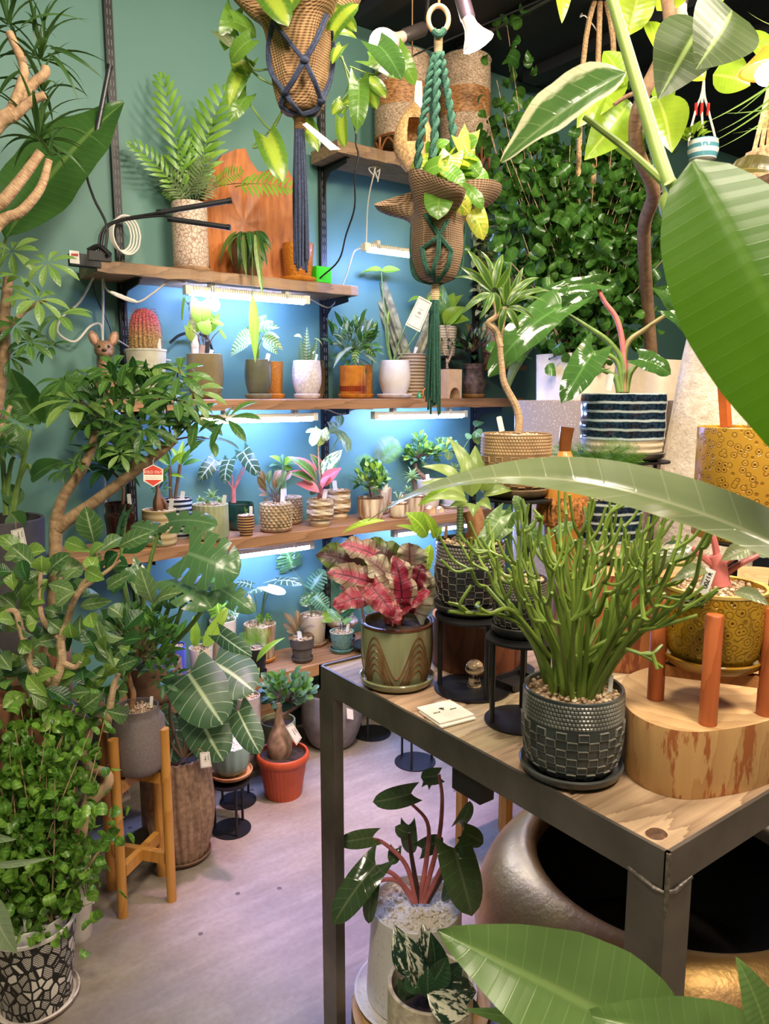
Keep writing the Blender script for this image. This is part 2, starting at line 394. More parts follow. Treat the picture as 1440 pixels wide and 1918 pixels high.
# slotted shelf rails
SLOT = plain('slot_edge', (112, 110, 108), .5, var=.05)
RAILX = (.93, 1.80, 2.70)
RLAB = ('tall black slotted rail behind the yucca leaves', 'tall black slotted rail above and below the short end of the cable shelf', 'black slotted rail behind the white variegated wall plant')
for x, lb in zip(RAILX, RLAB):
    T = Thing('shelf_rail', lb, 'rail', (x, WY - .012, .15), 'slotted wall rails')
    T.part('channel', MB().box((x - .014, WY - .022, .15), (x + .014, WY, 2.98)), BLACKM, smooth=False)
    mb = MB()
    for k in range(84):
        z = .2 + k * .033
        for s in (-.005, .005): mb.box((x + s - .0012, WY - .0235, z), (x + s + .0012, WY - .0215, z + .019))
    T.part('slots', mb, SLOT, kind='stuff', smooth=False)
# shelves
def plankmb(x0, x1, y0, y1, z0, z1, rag=.006, n=26, seed=1):
    """a sawn plank with an uneven front edge"""
    rd = random.Random(seed); mb = MB(); vs = []
    for i in range(n + 1):
        x = x0 + (x1 - x0) * i / n; j = rd.uniform(-rag, rag); k = rd.uniform(-rag, rag) * .35
        vs += [(x, y0 + j, z0 + k), (x, y0 + j + .003, z1 - .004 + k), (x, y0 + j + .008, z1), (x, y1, z1), (x, y1, z0)]
    fs = [(i * 5 + a, i * 5 + (a + 1) % 5, i * 5 + 5 + (a + 1) % 5, i * 5 + 5 + a) for i in range(n) for a in range(5)]
    fs = [f[::-1] for f in fs] + [(0, 1, 2, 3, 4), tuple(n * 5 + a for a in (4, 3, 2, 1, 0))]
    return mb.add(vs, fs)
H1, HT, H2, H3, H4 = 1.945, 2.50, 1.485, .955, .385
SY = {1: 2.665, 0: 2.665, 2: 2.665, 3: 2.64, 4: 2.62}
GREYW = wood('weathered_timber', (168, 134, 100), (104, 80, 60), 0, 1.2)
for nm, x0, x1, y0, H, th, mt, lb in (
        (1, .78, 1.835, SY[1], H1, .04, GREYW, 'weathered wall shelf carrying the fern and carved wooden leaf'),
        (0, 1.74, 2.95, SY[0], HT, .05, GREYW, 'highest wall shelf, of pale timber, holding two woven baskets'),
        (2, .74, 2.83, SY[2], H2, .042, SHELFW, 'long eye-level wall shelf with red-tipped cactus and orange pot'),
        (3, .62, 2.62, SY[3], H3, .045, SHELFW, 'wall shelf with striped, ribbed and pebbled pots'),
        (4, .55, 2.3, SY[4], H4, .05, SHELFW, 'lowest wall shelf with teal pot and dark grey pot')):
    solid('wall_shelf', lb, 'shelf', plankmb(x0, x1, y0, WY - .024, H - th, H, .007 if nm < 2 else .004, seed=nm), mt, 'timber wall shelves', smooth=False)
# brackets: one at every rail a shelf crosses
BN = {1: 'weathered fern shelf', 0: 'highest basket shelf', 2: 'eye-level cactus shelf', 3: 'striped pot shelf', 4: 'lowest shelf'}
BI = {0: 'behind the yucca side', 1: 'on the middle rail', 2: 'on the rail farthest along'}
for nm, H, th, rails in ((1, H1, .04, (0, 1)), (0, HT, .05, (1, 2)), (2, H2, .042, (0, 1, 2)), (3, H3, .045, (0, 1)), (4, H4, .05, (1,))):
    for r in rails:
        x = RAILX[r]; z = H - th - .001; y0 = SY[nm] + .03; mb = MB()
        t = .0022
        mb.add([(x - t, WY - .024, z), (x - t, y0, z), (x - t, y0, z - .022), (x - t, WY - .075, z - .034), (x - t, WY - .046, z - .06), (x - t, WY - .024, z - .15),
                (x + t, WY - .024, z), (x + t, y0, z), (x + t, y0, z - .022), (x + t, WY - .075, z - .034), (x + t, WY - .046, z - .06), (x + t, WY - .024, z - .15)],
               [(0, 1, 2, 3, 4, 5), (11, 10, 9, 8, 7, 6)] + [(i, i + 6, (i + 1) % 6 + 6, (i + 1) % 6) for i in range(6)])
        mb.box((x - .011, y0, z - .004), (x + .011, WY - .024, z))
        solid('shelf_bracket', 'black bracket %s under the %s' % (BI[r], BN[nm]), 'bracket', mb, BLACKM, 'black shelf brackets', smooth=False)
# grow lights
GLOW = emitm('grow_tube_light', (.52, .70, 1.75), 116.0)
HOUS = plain('lamp_housing', (226, 222, 205), .35, var=.02)
FIN = plain('pale_lamp_fin', (196, 186, 150), .4, var=.05)
def growlight(lb, xa, xb, y, z, fins=False, w=.026):
    T = Thing('grow_light', lb, 'grow light', ((xa + xb) / 2, y, z), 'tube grow lights')
    T.part('housing', MB().box((xa + .02, y - w / 2, z + .012), (xb - .02, y + w / 2, z + .026)), HOUS, smooth=False)
    for a in (xa, xb - .022): T.part('end_cap', MB().box((a, y - w / 2 - .002, z - .004), (a + .022, y + w / 2 + .002, z + .028)), HOUS, smooth=False)
    T.part('tube', MB().tube([(xa + .022, y, z + .003), (xb - .022, y, z + .003)], .010, 10, 0), GLOW)
    for q in (.2, .8):
        a = xa + (xb - xa) * q; T.part('clip', MB().box((a - .008, y - w / 2 - .003, z + .01), (a + .008, y + w / 2 + .003, z + .042)), HOUS, smooth=False)
    if fins:
        mb = MB(); k = 0; a = xa + .03
        while a < xb - .03: mb.box((a, y - w / 2 - .003, z + .004), (a + .003, y - w / 2 - .0005, z + .028)); a += .0095
        T.part('fins', mb, FIN, kind='stuff', smooth=False)
    return T
def wx(px, py, Y): return PY(px, py, Y).x
ly = 2.70
growlight('ribbed grow light shining below the weathered fern shelf', wx(345, 545, ly), wx(577, 560, ly), ly, H1 - .04 - .042, True)
growlight('slim grow light below the cactus shelf, nearer its schefflera end', wx(372, 766, ly), wx(592, 768, ly), ly, H2 - .042 - .042)
growlight('slim grow light below the cactus shelf, behind the dark green tassel', wx(698, 768, ly), wx(872, 770, ly), ly, H2 - .042 - .042)
growlight('slim grow light below the striped pot shelf, beside the monstera', wx(400, 1020, ly), wx(585, 1005, ly), ly, H3 - .045 - .042)
growlight('grow light below the striped pot shelf, behind the checkered agave pot', wx(735, 990, ly), wx(880, 975, ly), ly, H3 - .045 - .042)
HL = growlight('ribbed grow light hung on a string under the basket shelf', wx(680, 455, 2.62), wx(800, 480, 2.62), 2.62, PY(680, 468, 2.62).z, True)
p = PY(704, 318, 2.72); z = HL.loc.z
HL.part('string', MB().tube([V((wx(686, 452, 2.62), 2.62, z + .03)), V((wx(695, 390, 2.66), 2.68, (z + HT) / 2)), V((wx(704, 318, 2.72), 2.72, HT - .05))], .0028, 5).tube([V((wx(790, 452, 2.62), 2.62, z + .03)), V((wx(792, 300, 2.68), 2.70, HT - .05))], .0028, 5), CORD)
mb = MB(); kz = V((wx(704, 318, 2.72), 2.72, HT - .055))
for a in range(5): mb.tube([kz, kz + V((.03 * math.cos(a * 1.5), .01, .012 * math.sin(a * 2.2))), kz + V((.012 * math.cos(a * 1.5 + 1), 0, -.02 - .01 * a))], .0026, 5)
HL.part('knot', mb, CORD)
# ceiling track and reflector bulbs
T = Thing('lighting_track', 'black lighting track fixed along the dark ceiling', 'track', (2.45, 1.3, CEIL - .03))
T.part('track', MB().box((2.42, -1.0, CEIL - .03), (2.46, WY - .15, CEIL)), BLACKM, smooth=False)
T.part('groove', MB().box((2.432, -1.0, CEIL - .0315), (2.448, WY - .15, CEIL - .0295)), SLOT, smooth=False)
BULB = emitm('bulb_glow', (1, .94, .85), 60.0); BULBW = plain('bulb_body', (232, 200, 186), .3, var=.03)
def bulb(lb, hold, neck, face, rf):
    hold, neck, face = V(hold), V(neck), V(face); T = Thing('spot_lamp', lb, 'lamp', face)
    L = (face - neck).length; ax = (face - neck).normalized()
    T.part('bulb_body', xform(MB(), [(rf * .36, 0), (rf * .42, L * .35), (rf * .62, L * .62), (rf * .98, L * .93), (rf, L)], neck, face, 28, caps=False), BULBW)
    T.part('bulb_face', xform(MB(), [(rf * .99, 0), (rf * .85, rf * .12), (rf * .5, rf * .2), (.001, rf * .23)], face, face + ax, 28), BULB)
    h0 = neck + (hold - neck).normalized() * .12
    T.part('socket', xform(MB(), [(rf * .4, 0), (rf * .46, .01), (rf * .46, .11), (rf * .3, .12)], neck + ax * .01, h0, 24), plain('lamp_socket', (70, 62, 60), .4, .2, .05))
    T.part('arm', MB().tube([h0, h0.lerp(V((h0.x, h0.y, CEIL)), .5) + V((.01, 0, 0)), V((h0.x, h0.y, CEIL - .002))], .008, 8), BLACKM)
    return T
bulb('reflector bulb glaring above the philodendron vines, aimed at the camera side', PD(790, 55, 2.55), PD(756, 68, 2.5), PD(717, 85, 2.38), .048)
bulb('reflector bulb in a dark socket above the second woven basket', PD(866, 0, 2.1), PD(874, 32, 2.08), PD(896, 82, 2.10), .046)
bulb('reflector bulb in a socket behind the rubber plant leaves', PD(1276, -40, 2.3), PD(1276, 5, 2.3), PD(1270, 58, 2.3), .045)
T = Thing('pendant_lamp', 'orange-rimmed lamp glowing beside the grassy tillandsia', 'lamp', PD(1440, 160, 1.9))
pp = PD(1446, 128, 1.9)
T.part('shade', MB().lathe([(.012, .05), (.03, .045), (.075, 0), (.078, -.004), (.07, -.002)], 24, pp, caps=False), plain('orange_shade', (206, 140, 40), .4))
T.part('bulb', MB().ball(pp - V((0, 0, .012)), .04, 14, 8, (1, 1, .7)), emitm('pendant_bulb', (1, .97, .92), 30.0))
T.part('cable', MB().tube([pp + V((0, 0, .045)), V((pp.x, pp.y, CEIL))], .004, 6, 0), BCORD)
# ---------------------------------------------------------------- pots and plants
P_CYL = [(.90, 0), (.96, .03), (1, .12), (1, 1)]
P_TAP = [(.70, 0), (.73, .02), (1, 1)]
P_TAP2 = [(.80, 0), (.83, .02), (1, 1)]
P_RND = [(.66, 0), (.80, .04), (.93, .16), (1, .36), (1.02, .65), (1, 1)]
P_EGG = [(.62, 0), (.82, .08), (1.04, .32), (1.10, .52), (1.08, .75), (1, 1)]
P_CUP = [(.55, 0), (.70, .05), (.90, .22), (.99, .5), (1.01, .8), (1, 1)]
P_RIM = [(.70, 0), (.92, .80), (.93, .81), (1.0, .83), (1.03, .86), (1.03, .96), (1, 1)]
def pebbles(T, c, r, size, n, mat=None, name='pebbles', dome=.3):
    mb = MB(); rd = random.Random(n)
    for i in range(n):
        a = rd.uniform(0, 2 * PI); q = r * math.sqrt(rd.uniform(0, 1)); s = size * rd.uniform(.6, 1.25)
        mb.ball((c[0] + q * math.cos(a), c[1] + q * math.sin(a), c[2] + s * .3 + dome * size * (1 - (q / r) ** 2) + rd.uniform(-.2, .3) * size), s * .5, 5, 3, (1, rd.uniform(.7, 1), rd.uniform(.6, .9)), Matrix.Rotation(rd.uniform(0, 6), 3, 'Z') @ Matrix.Rotation(rd.uniform(-.6, .6), 3, 'X'))
    return T.part(name, mb, mat or PEB, kind='stuff')
class Plant(Thing):
    def __init__(s, name, label, cat, px, pyr, pyb, wt, where, prof, mat, fill='pebble', saucer=None, n=36, mod=None, group=None, sub=0, wall=.09, potname='pot', lip=None):
        if where[0] == 'h': loc = PH(px, pyb, where[1])
        elif where[0] == 'Y': loc = PY(px, pyb, where[1]); loc.z = where[2]
        else: loc = PD(px, pyr, where[1]); loc.z = where[2]
        if saucer and saucer[0]: loc.z += .010
        h = hgt(loc, pyr) - loc.z; top = V((loc.x, loc.y, loc.z + h)); s.d = depth(top); s.sc = s.d / F
        rt = wt / 2 * s.sc; s.rt, s.h, s.top = rt, h, top - V((0, 0, h * .07))
        super().__init__(name, label, cat, loc, group)
        pf = [(a * rt, b * h) for a, b in prof]
        if sub:                                                     # smooth the outline
            q = spline([(a, 0, b) for a, b in pf], sub); pf = [(p.x, p.z) for p in q]
        w = max(.0035, rt * wall); ri = pf[-1][0]
        s.prof = pf
        full = pf + [(ri - w * .3, h + w * .25), (ri - w, h), (ri - w * 1.1, h * .85)]
        s.pot = s.part(potname, MB().lathe([(.001, 0)] + full, n, loc, mod=mod, caps=False), mat)
        if lip: s.part('rim', MB().lathe([(ri + .001, h * .965), (ri + .002, h + .001), (ri - w * .5, h + w * .3), (ri - w, h)], n, loc, caps=False), lip, s.pot)
        if fill:
            r2 = ri - w * .9; s.part('soil', MB().lathe([(r2, h * .90), (r2 * .6, h * .925), (.001, h * .935)], 20, loc, caps=False), SOIL if fill == 'soil' else (plain('white_gravel_bed', (226, 216, 198), .9, var=.1, nsc=200.0, bump=.4) if fill == 'white' else plain('gravel_bed', (168, 138, 106), .9, var=.3, nsc=200.0, bump=.4)), name_kind(s))
            if fill != 'soil':
                sz = max(.008, s.sc * 5) if fill != 'white' else .009
                pebbles(s, (loc.x, loc.y, loc.z + h * .925), r2 * .95, sz, int(min(260, 26 + (r2 / sz) ** 2 * 3.2)), PEBW if fill == 'white' else PEB)
        if saucer and saucer[0]:
            smat, slab, k = saucer; rs = rt * k
            solid('saucer', slab, 'saucer', MB().lathe([(.001, 0), (rs * .8, 0), (rs * .96, .008), (rs, .018), (rs * .96, .020), (rs * .9, .011), (rs * .75, .0085), (.001, .0085)], 36, V((loc.x, loc.y, loc.z - .0097)), caps=False), smat, 'pot saucers')
    def P(s, x, y, dd=0.0): return PD(x, y, s.d + dd)
    def L(s, rows, mat, shape='ovate', bulge=.1, fold=.25, wave=0.0, up=.55, stems=None, r=.0022, jit=.03, name='leaf', nv=8, nu=4, droop=.3, smat_=None):
        """rows of (base x, base y, tip x, tip y, width[, depth of base, depth of tip]) in photograph pixels; stems: material of the stalks down to the soil"""
        mb = MB(); rd = random.Random(len(rows) + int(s.loc.x * 1000))
        for k, row in enumerate(rows):
            bx, by, tx, ty, wd = row[:5]; db = row[5] if len(row) > 5 else rd.uniform(-jit, jit); dt = row[6] if len(row) > 6 else db + rd.uniform(-jit, jit)
            b, t = s.P(bx, by, db), s.P(tx, ty, dt)
            leaf(s, b, t, wd * (s.d + db) / F, mat[k % len(mat)] if isinstance(mat, (list, tuple)) else mat, shape, rnrm(up, rd), bulge, fold, wave, None, name, nv, nu, k % 3)
            if stems: 
                o = s.top + V((rd.uniform(-1, 1), rd.uniform(-1, 1), 0)) * s.rt * .25; mid = o.lerp(b, .5) + V((0, 0, (b - o).length * .12)) + (o - b) * .05
                mid = V((o.x * .6 + b.x * .4, o.y * .6 + b.y * .4, o.z * .35 + b.z * .65)); mb.tube([o, mid, b], (r, r * .6), 5, 4)
        if stems: s.part('stem', mb, stems)
    def stem(s, pts, r, mat, n=7, name='stem', parent=None):
        return s.part(name, MB().tube([s.P(*p) for p in pts], r, n), mat, parent)
    def stake(s, x, y, x2, y2, w=7, mat=None, dd=-.02):
        b, t = s.P(x2, y2, dd), s.P(x, y, dd); xx, yy, zz, L = frame(b, t, -FW); wd = w * s.sc / 2; q = []
        for e in (-.0008, .0008):
            for a, bq in ((-1, 0), (1, 0), (1, .94), (.6, 1), (-.6, 1), (-1, .94)): q.append(b + xx * (a * wd) + yy * (L * bq) + zz * e)
        s.part('plant_label', MB().add(q, [(5, 4, 3, 2, 1, 0), (6, 7, 8, 9, 10, 11)] + [(i, (i + 1) % 6, (i + 1) % 6 + 6, i + 6) for i in range(6)]), mat or WHITEP, smooth=False)
    def rosette(s, c, n, L, w, mat, shape='sword', e0=-.2, e1=1.3, bulge=.12, fold=.35, rd=None, jit=.25, name='leaf', nv=8, axis=None, parent=None):
        """leaves around a crown, steep in the middle and low outside"""
        rd = rd or random.Random(int(c[0] * 999) + n); c = V(c); q = (axis or V((0, 0, 1))).to_track_quat('Z', 'Y').to_matrix()
        for i in range(n):
            t = i / max(1, n - 1); a = i * 2.39996 + rd.uniform(-.2, .2); el = e1 + (e0 - e1) * t ** .8 + rd.uniform(-jit, jit) * .5
            d = q @ V((math.cos(a) * math.cos(el), math.sin(a) * math.cos(el), math.sin(el))); nn = q @ V((-math.cos(a) * math.sin(el), -math.sin(a) * math.sin(el), math.cos(el)))
            l = L * (.75 + .3 * math.sin(PI * min(1, t + .25))) * rd.uniform(.88, 1.1)
            leaf(s, c + d * .004, c + d * l, w * rd.uniform(.85, 1.1), mat, shape, nn, bulge, fold, 0, parent, name, nv, 2)
    def palmate(s, c, axis, n, L, w, mat, droop=.35, parent=None, rd=None, shape='obov', pet=0):
        """a hand of leaflets around the end of a stalk"""
        rd = rd or random; c = V(c); q = V(axis).to_track_quat('Z', 'Y').to_matrix(); a0 = rd.uniform(0, 6)
        for i in range(n):
            a = a0 + i * 2 * PI / n + rd.uniform(-.12, .12); el = -droop + rd.uniform(-.2, .25); b = c + (q @ V((math.cos(a), math.sin(a), -.1))) * L * .10
            d = q @ V((math.cos(a) * math.cos(el), math.sin(a) * math.cos(el), math.sin(el))); nn = q @ V((-math.cos(a) * math.sin(el), -math.sin(a) * math.sin(el), math.cos(el)))
            leaf(s, b, b + d * L * rd.uniform(.8, 1.1), w * rd.uniform(.85, 1.1), mat, shape, nn, .1, .25, 0, parent, 'leaflet', 6, 2)
    def crown(s, cx, cy, rx, ry, n, L, w, mat, shape='ovate', dz=.06, rd=None, stems=None, outward=.8, updir=.25, dd=0.0, name='leaf', bulge=.1, nv=6):
        """n leaves of L x w pixels through an ellipsoid of the crown; stalks run back to its middle"""
        rd = rd or random.Random(n + int(cx)); c = s.P(cx, cy + ry * .5, dd); mb = MB(); k = (s.d + dd) / F
        for i in range(n):
            while 1:
                x, y, z = rd.uniform(-1, 1), rd.uniform(-1, 1), rd.uniform(-1, 1)
                if .15 < x * x + y * y + z * z < 1: break
            b = s.P(cx + x * rx * .85, cy - y * ry * .85, dd + z * dz); b.y = min(b.y, WY - .05); o = (b - c).normalized() * outward + V((0, 0, updir)) + V((rd.uniform(-.6, .6), rd.uniform(-.6, .6), rd.uniform(-.5, .5)))
            o.normalize(); l = L * k * rd.uniform(.7, 1.15)
            leaf(s, b, b + o * l, w * k * rd.uniform(.8, 1.1), mat[i % len(mat)] if isinstance(mat, (list, tuple)) else mat, shape, rnrm(.35, rd), bulge, .25, 0, None, name, nv, 2)
            if stems and i % 2 == 0: mb.tube([c.lerp(b, .0), c.lerp(b, .5) + V((0, 0, .1 * (b - c).length)), b], (.0016, .0008), 4, 3)
        if stems: s.part('twigs', mb, stems, kind='stuff')
def name_kind(s): return s.pot
class Hang(Thing):
    P = Plant.P; L = Plant.L; stem = Plant.stem; rosette = Plant.rosette; crown = Plant.crown
def papertag(lb, corners, d0, d1=None, mat=None, lines=0, border=True, string=None, name='price_tag', logo=False):
    """a stiff card given by its four corners (top-left first, clockwise); d0/d1 = depths of its top and bottom"""
    d1 = d1 or d0; c = [PD(x, y, d) for (x, y), d in zip(corners, (d0, d0, d1, d1))]; nn = (c[1] - c[0]).cross(c[3] - c[0]).normalized()
    if nn.dot(FW) > 0: nn = -nn
    T = Thing(name, lb, 'tag', c[3]); q = c + [p - nn * .0012 for p in c]
    T.part('card', MB().add(q, [(0, 1, 2, 3), (7, 6, 5, 4), (0, 4, 5, 1), (1, 5, 6, 2), (2, 6, 7, 3), (3, 7, 4, 0)]), mat or PAPER, smooth=False)
    uvp = lambda u, v: c[0].lerp(c[1], u).lerp(c[3].lerp(c[2], u), v) + nn * .0006
    mb = MB()
    def quad(u0, v0, u1, v1): mb.add([uvp(u0, v0), uvp(u1, v0), uvp(u1, v1), uvp(u0, v1)], [(0, 1, 2, 3)])
    if border:
        for r in ((.07, .045, .93, .06), (.07, .94, .93, .955), (.07, .045, .09, .955), (.91, .045, .93, .955)): quad(*r)
    if logo:
        for k in range(5): quad(.38 + k * .05, .42 + abs(2 - k) * .02, .41 + k * .05, .52 - abs(2 - k) * .01)
        quad(.3, .60, .7, .612); quad(.34, .35, .66, .36)
    rd = random.Random(lines + len(lb))
    for k in range(lines):
        u = .78 - k * .5 / max(1, lines); a = rd.uniform(.14, .3); quad(u, a, u + .045, a + rd.uniform(.25, .5))
    if mb.v: T.part('print', mb, INK, smooth=False)
    if string: T.part('string', MB().tube(string, .0012, 5), plain('jute_string', (150, 116, 78), .9))
    return T
def text(T, body, o, xdir, ydir, size, mat, name='lettering', parent=None, depthz=.0004):
    cu = bpy.data.curves.new(name, 'FONT'); cu.body = body; cu.size = size; cu.align_x = 'CENTER'; cu.align_y = 'CENTER'; cu.extrude = depthz; cu.materials.append(mat)
    t0 = bpy.data.objects.new(name, cu); COL.objects.link(t0); me = bpy.data.meshes.new_from_object(t0); bpy.data.objects.remove(t0); t = bpy.data.objects.new(name, me); COL.objects.link(t); t['kind'] = 'stuff'; t.parent = parent or T.o; x = xdir.normalized(); z = x.cross(ydir).normalized(); y = z.cross(x)
    M = Matrix((x, y, z)).transposed().to_4x4(); M.translation = V(o) - T.loc; t.matrix_local = M; return t
# ---------------------------------------------------------------- leaf and pot materials
G_MID = leafmat('leaf_mid_green', (96, 140, 58), (62, 106, 42))
G_DK = leafmat('leaf_dark_green', (58, 100, 48), (34, 70, 34))
G_GREY = leafmat('leaf_grey_green', (134, 152, 104), (92, 118, 72))
G_LIME = leafmat('leaf_lime_green', (172, 200, 70), (126, 172, 48))
G_LIMEV = leafmat('leaf_lime_veined', (176, 200, 80), (140, 182, 58), (120, 150, 50), .35)
G_OLIVE = leafmat('leaf_olive', (122, 142, 74), (88, 112, 50))
G_WHITE = leafmat('leaf_white_variegated', (118, 160, 84), (80, 130, 66), mode='varieg', c3=(236, 236, 214))
G_CREAM = leafmat('leaf_cream_green', (196, 206, 130), (150, 176, 86), mode='varieg', c3=(238, 238, 206))
G_SILV = leafmat('leaf_silver', (176, 190, 170), (96, 132, 96), mode='edge', c3=(50, 90, 58))
G_VSIL = leafmat('leaf_silver_veined', (66, 96, 62), (44, 72, 46), (214, 222, 206), .85, 5.0, .9, vw=.2)
G_CAL = leafmat('leaf_pinstripe', (206, 218, 176), (190, 206, 150), (226, 232, 206), .3, 8.0, 1.0, 'stripe', (96, 146, 74))
G_CAL2 = leafmat('leaf_peacock', (150, 190, 90), (126, 172, 76), (170, 204, 110), .3, 6.0, .8, 'stripe', (44, 92, 44))
G_PINK = leafmat('leaf_pink_edged', (104, 136, 58), (74, 110, 46), mode='edge', c3=(222, 120, 120))
G_ROSE = leafmat('leaf_rose', (226, 130, 128), (204, 96, 104), (240, 180, 170), .3)
G_BROWN = leafmat('leaf_bronze', (146, 112, 80), (110, 92, 60))
G_BLUE = leafmat('leaf_blue_green', (112, 156, 116), (78, 126, 92))
G_SUCC = leafmat('leaf_succulent', (176, 196, 140), (140, 170, 110), vs=.1)
G_FERN = leafmat('leaf_fern', (140, 184, 66), (100, 152, 52), vs=.1)
G_FERNG = leafmat('leaf_fern_grey', (150, 164, 122), (110, 136, 88), vs=.1)
TANST = plain('tan_stem', (170, 142, 108), .7, var=.2, nsc=80.0)
PINKST = plain('pink_stem', (196, 110, 106), .5)
BRNST = plain('brown_stem', (96, 70, 50), .7, var=.2)
SA1, SA2, SA3 = ('Y', 2.775, H1), ('Y', 2.765, H2), ('Y', 2.72, H3)
def rib(n, a): return lambda t, z, i: 1 + a * math.cos(n * t)
def fr(T, rows, mat, me, up=.4, name='frond', jit=.03):
    rd = random.Random(len(rows))
    for k, row in enumerate(rows):
        bx, by, tx, ty, wd = row[:5]; db = row[5] if len(row) > 5 else rd.uniform(-jit, jit); dt = row[6] if len(row) > 6 else db + rd.uniform(-jit, jit)
        b, t = T.P(bx, by, db), T.P(tx, ty, dt); b.y = min(b.y, 2.86); t.y = min(t.y, 2.84); x, y, z, L = frame(b, t, rnrm(up, rd)); M = Matrix((x * (wd * (T.d + db) / F), y * L, z * L)).transposed().to_4x4(); M.translation = b
        T.put(name, withmat(me, mat[k % len(mat)] if isinstance(mat, tuple) else mat), None, M)
FERN = frondme(11, .46, .060, arch=.12, key=1, ragged=.2); PALM = frondme(22, .5, .026, arch=.12, key=2); FINE = frondme(26, .5, .016, arch=.08, key=3, ragged=.3)
# ---------------------------------------------------------------- weathered shelf
t = Plant('potted_fern', 'blue-star fern in a tall embossed brown pot on the weathered shelf', 'plant', 358, 382, 486, 66, SA1, P_CYL, glaze('embossed_brown', (156, 122, 98), (206, 184, 166), .6, 'cell', 1.1, .5), 'soil',
          (plain('tan_saucer', (176, 140, 108), .6), 'tan saucer under the embossed brown fern pot', 1.1))
fr(t, [(352, 375, 288, 158, 62), (346, 378, 224, 282, 52), (366, 372, 424, 168, 84), (360, 370, 348, 255, 50), (372, 372, 388, 218, 56)], G_FERN, FERN, .7)
fr(t, [(350, 372, 296, 300, 60), (358, 374, 326, 330, 60), (362, 372, 352, 300, 66), (366, 372, 392, 296, 64), (356, 372, 372, 318, 60), (350, 374, 312, 352, 52), (368, 376, 400, 330, 56), (345, 378, 305, 335, 44)], G_FERNG, FERN, .7)
fr(t, [(440, 350, 548, 356, 64), (400, 345, 455, 322, 38), (352, 380, 300, 362, 40)], G_FERN, FERN, .8)
t.stem([(366, 378), (400, 352), (440, 344), (470, 344)], .0015, BRNST, 5); t.stem([(368, 378), (395, 355), (420, 330)], .0012, BRNST, 5)
# carved wooden leaf
m = NT('carved_teak'); co = m.co(); n = m.noise(m.co((40, 40, 6)), 1.0, 5.0, .6); n2 = m.noise(co, 9.0, 4.0)
m.P(Base_Color=m.mix(m.ramp(m.math('ADD', m.math('MULTIPLY', n, .6), m.math('MULTIPLY', n2, .4)), .35, .65), lin((136, 70, 30)), lin((204, 126, 62))), Roughness=.42).bump(n, .25, .004)
cx, cy = 452, 420
out = [(552, 420), (552, 392), (548, 350), (528, 320), (514, 308), (500, 318), (490, 326), (476, 324), (462, 306), (451, 283), (432, 285), (410, 294), (396, 312), (384, 336), (376, 372), (372, 420), (378, 462), (392, 496), (430, 500), (480, 504), (526, 508), (548, 480), (552, 450)]
Yc = 2.845; c0 = PY(cx, cy, Yc); pts = [PY(x, y, Yc) for x, y in out]; N = len(pts); R = 7; mb = MB(); vs = [c0 - V((0, .018, 0))]
for j in range(1, R + 1):
    for i, p in enumerate(pts):
        q = c0.lerp(p, j / R); a = math.atan2(p.z - c0.z, p.x - c0.x); vs.append(q + V((0, -.018 - .03 * (j / R) ** 2 + .016 * abs(math.cos(4.5 * a + .4)) * (j / R) ** .7, 0)))
fs = [(0, 1 + (i + 1) % N, 1 + i) for i in range(N)] + [(1 + j * N + i, 1 + j * N + (i + 1) % N, 1 + (j + 1) * N + (i + 1) % N, 1 + (j + 1) * N + i) for j in range(R - 1) for i in range(N)]
o = len(vs); vs += [V((v.x, v.y + .022, v.z)) for v in vs[1 + (R - 1) * N:1 + R * N]] + [c0 + V((0, .006, 0))]
fs += [(1 + (R - 1) * N + i, 1 + (R - 1) * N + (i + 1) % N, o + (i + 1) % N, o + i) for i in range(N)] + [(o + N, o + i, o + (i + 1) % N) for i in range(N)]
zmin = min(v.z for v in vs); dz = zmin - H1
solid('carved_wooden_leaf', 'carved orange-brown wooden leaf panel leaning behind the trailing strap plant', 'carving', mb.add([v - V((0, 0, dz if dz > 0 else 0)) if v.z < H1 + .12 else v for v in vs], fs), m.m)
# trailing strap-leaf cactus
t = Plant('trailing_cactus', 'trailing strap-leaved plant hanging over the edge of the weathered shelf', 'plant', 462, 452, 508, 62, ('Y', 2.735, H1), P_TAP2, plain('brown_clay', (104, 70, 46), .6), 'soil')
rows = []
rd = random.Random(4)
for k in range(26):
    bx = 462 + rd.uniform(-22, 22); tx = 462 + (bx - 462) * 2.0 + rd.uniform(-12, 12); rows.append((bx, 436 + rd.uniform(-4, 6), tx, 478 + rd.uniform(-18, 36), 11 + rd.uniform(-2, 4), rd.uniform(-.06, .02), rd.uniform(-.10, 0)))
t.L(rows, [G_DK, leafmat('leaf_strap_olive', (92, 116, 52), (62, 90, 40))], 'strap', .16, .2)
t.L([(478, 440, 492, 556, 12, -.11, -.12), (456, 440, 462, 520, 11, -.11, -.12)], G_OLIVE, 'strap', .02)
t.L([(473, 552, 478, 680, 19, -.115, -.12)], G_LIMEV, 'lance', .02)
t.stem([(466, 440, -.03), (472, 470, -.11), (472, 556, -.115)], .0012, STEMG, 5)
ORNG = glaze('amber_glaze', (216, 146, 48), (178, 104, 26), .3, 'cell', 2.0, .5)
t = Plant('amber_pot', 'dotted amber pot behind the navy tassel on the weathered shelf', 'pot', 559, 458, 514, 60, ('Y', 2.75, H1), P_TAP2, ORNG, 'soil', (plain('amber_saucer', (198, 124, 36), .35), 'amber saucer under the dotted amber pot', 1.15))
mb = MB(); a = PY(588, 525, 2.72); b = PY(615, 502, 2.72); mb.box((a.x, 2.70, H1), (b.x, 2.75, b.z)); mb.box((a.x + .006, 2.697, H1 + .006), (b.x - .006, 2.702, b.z - .008))
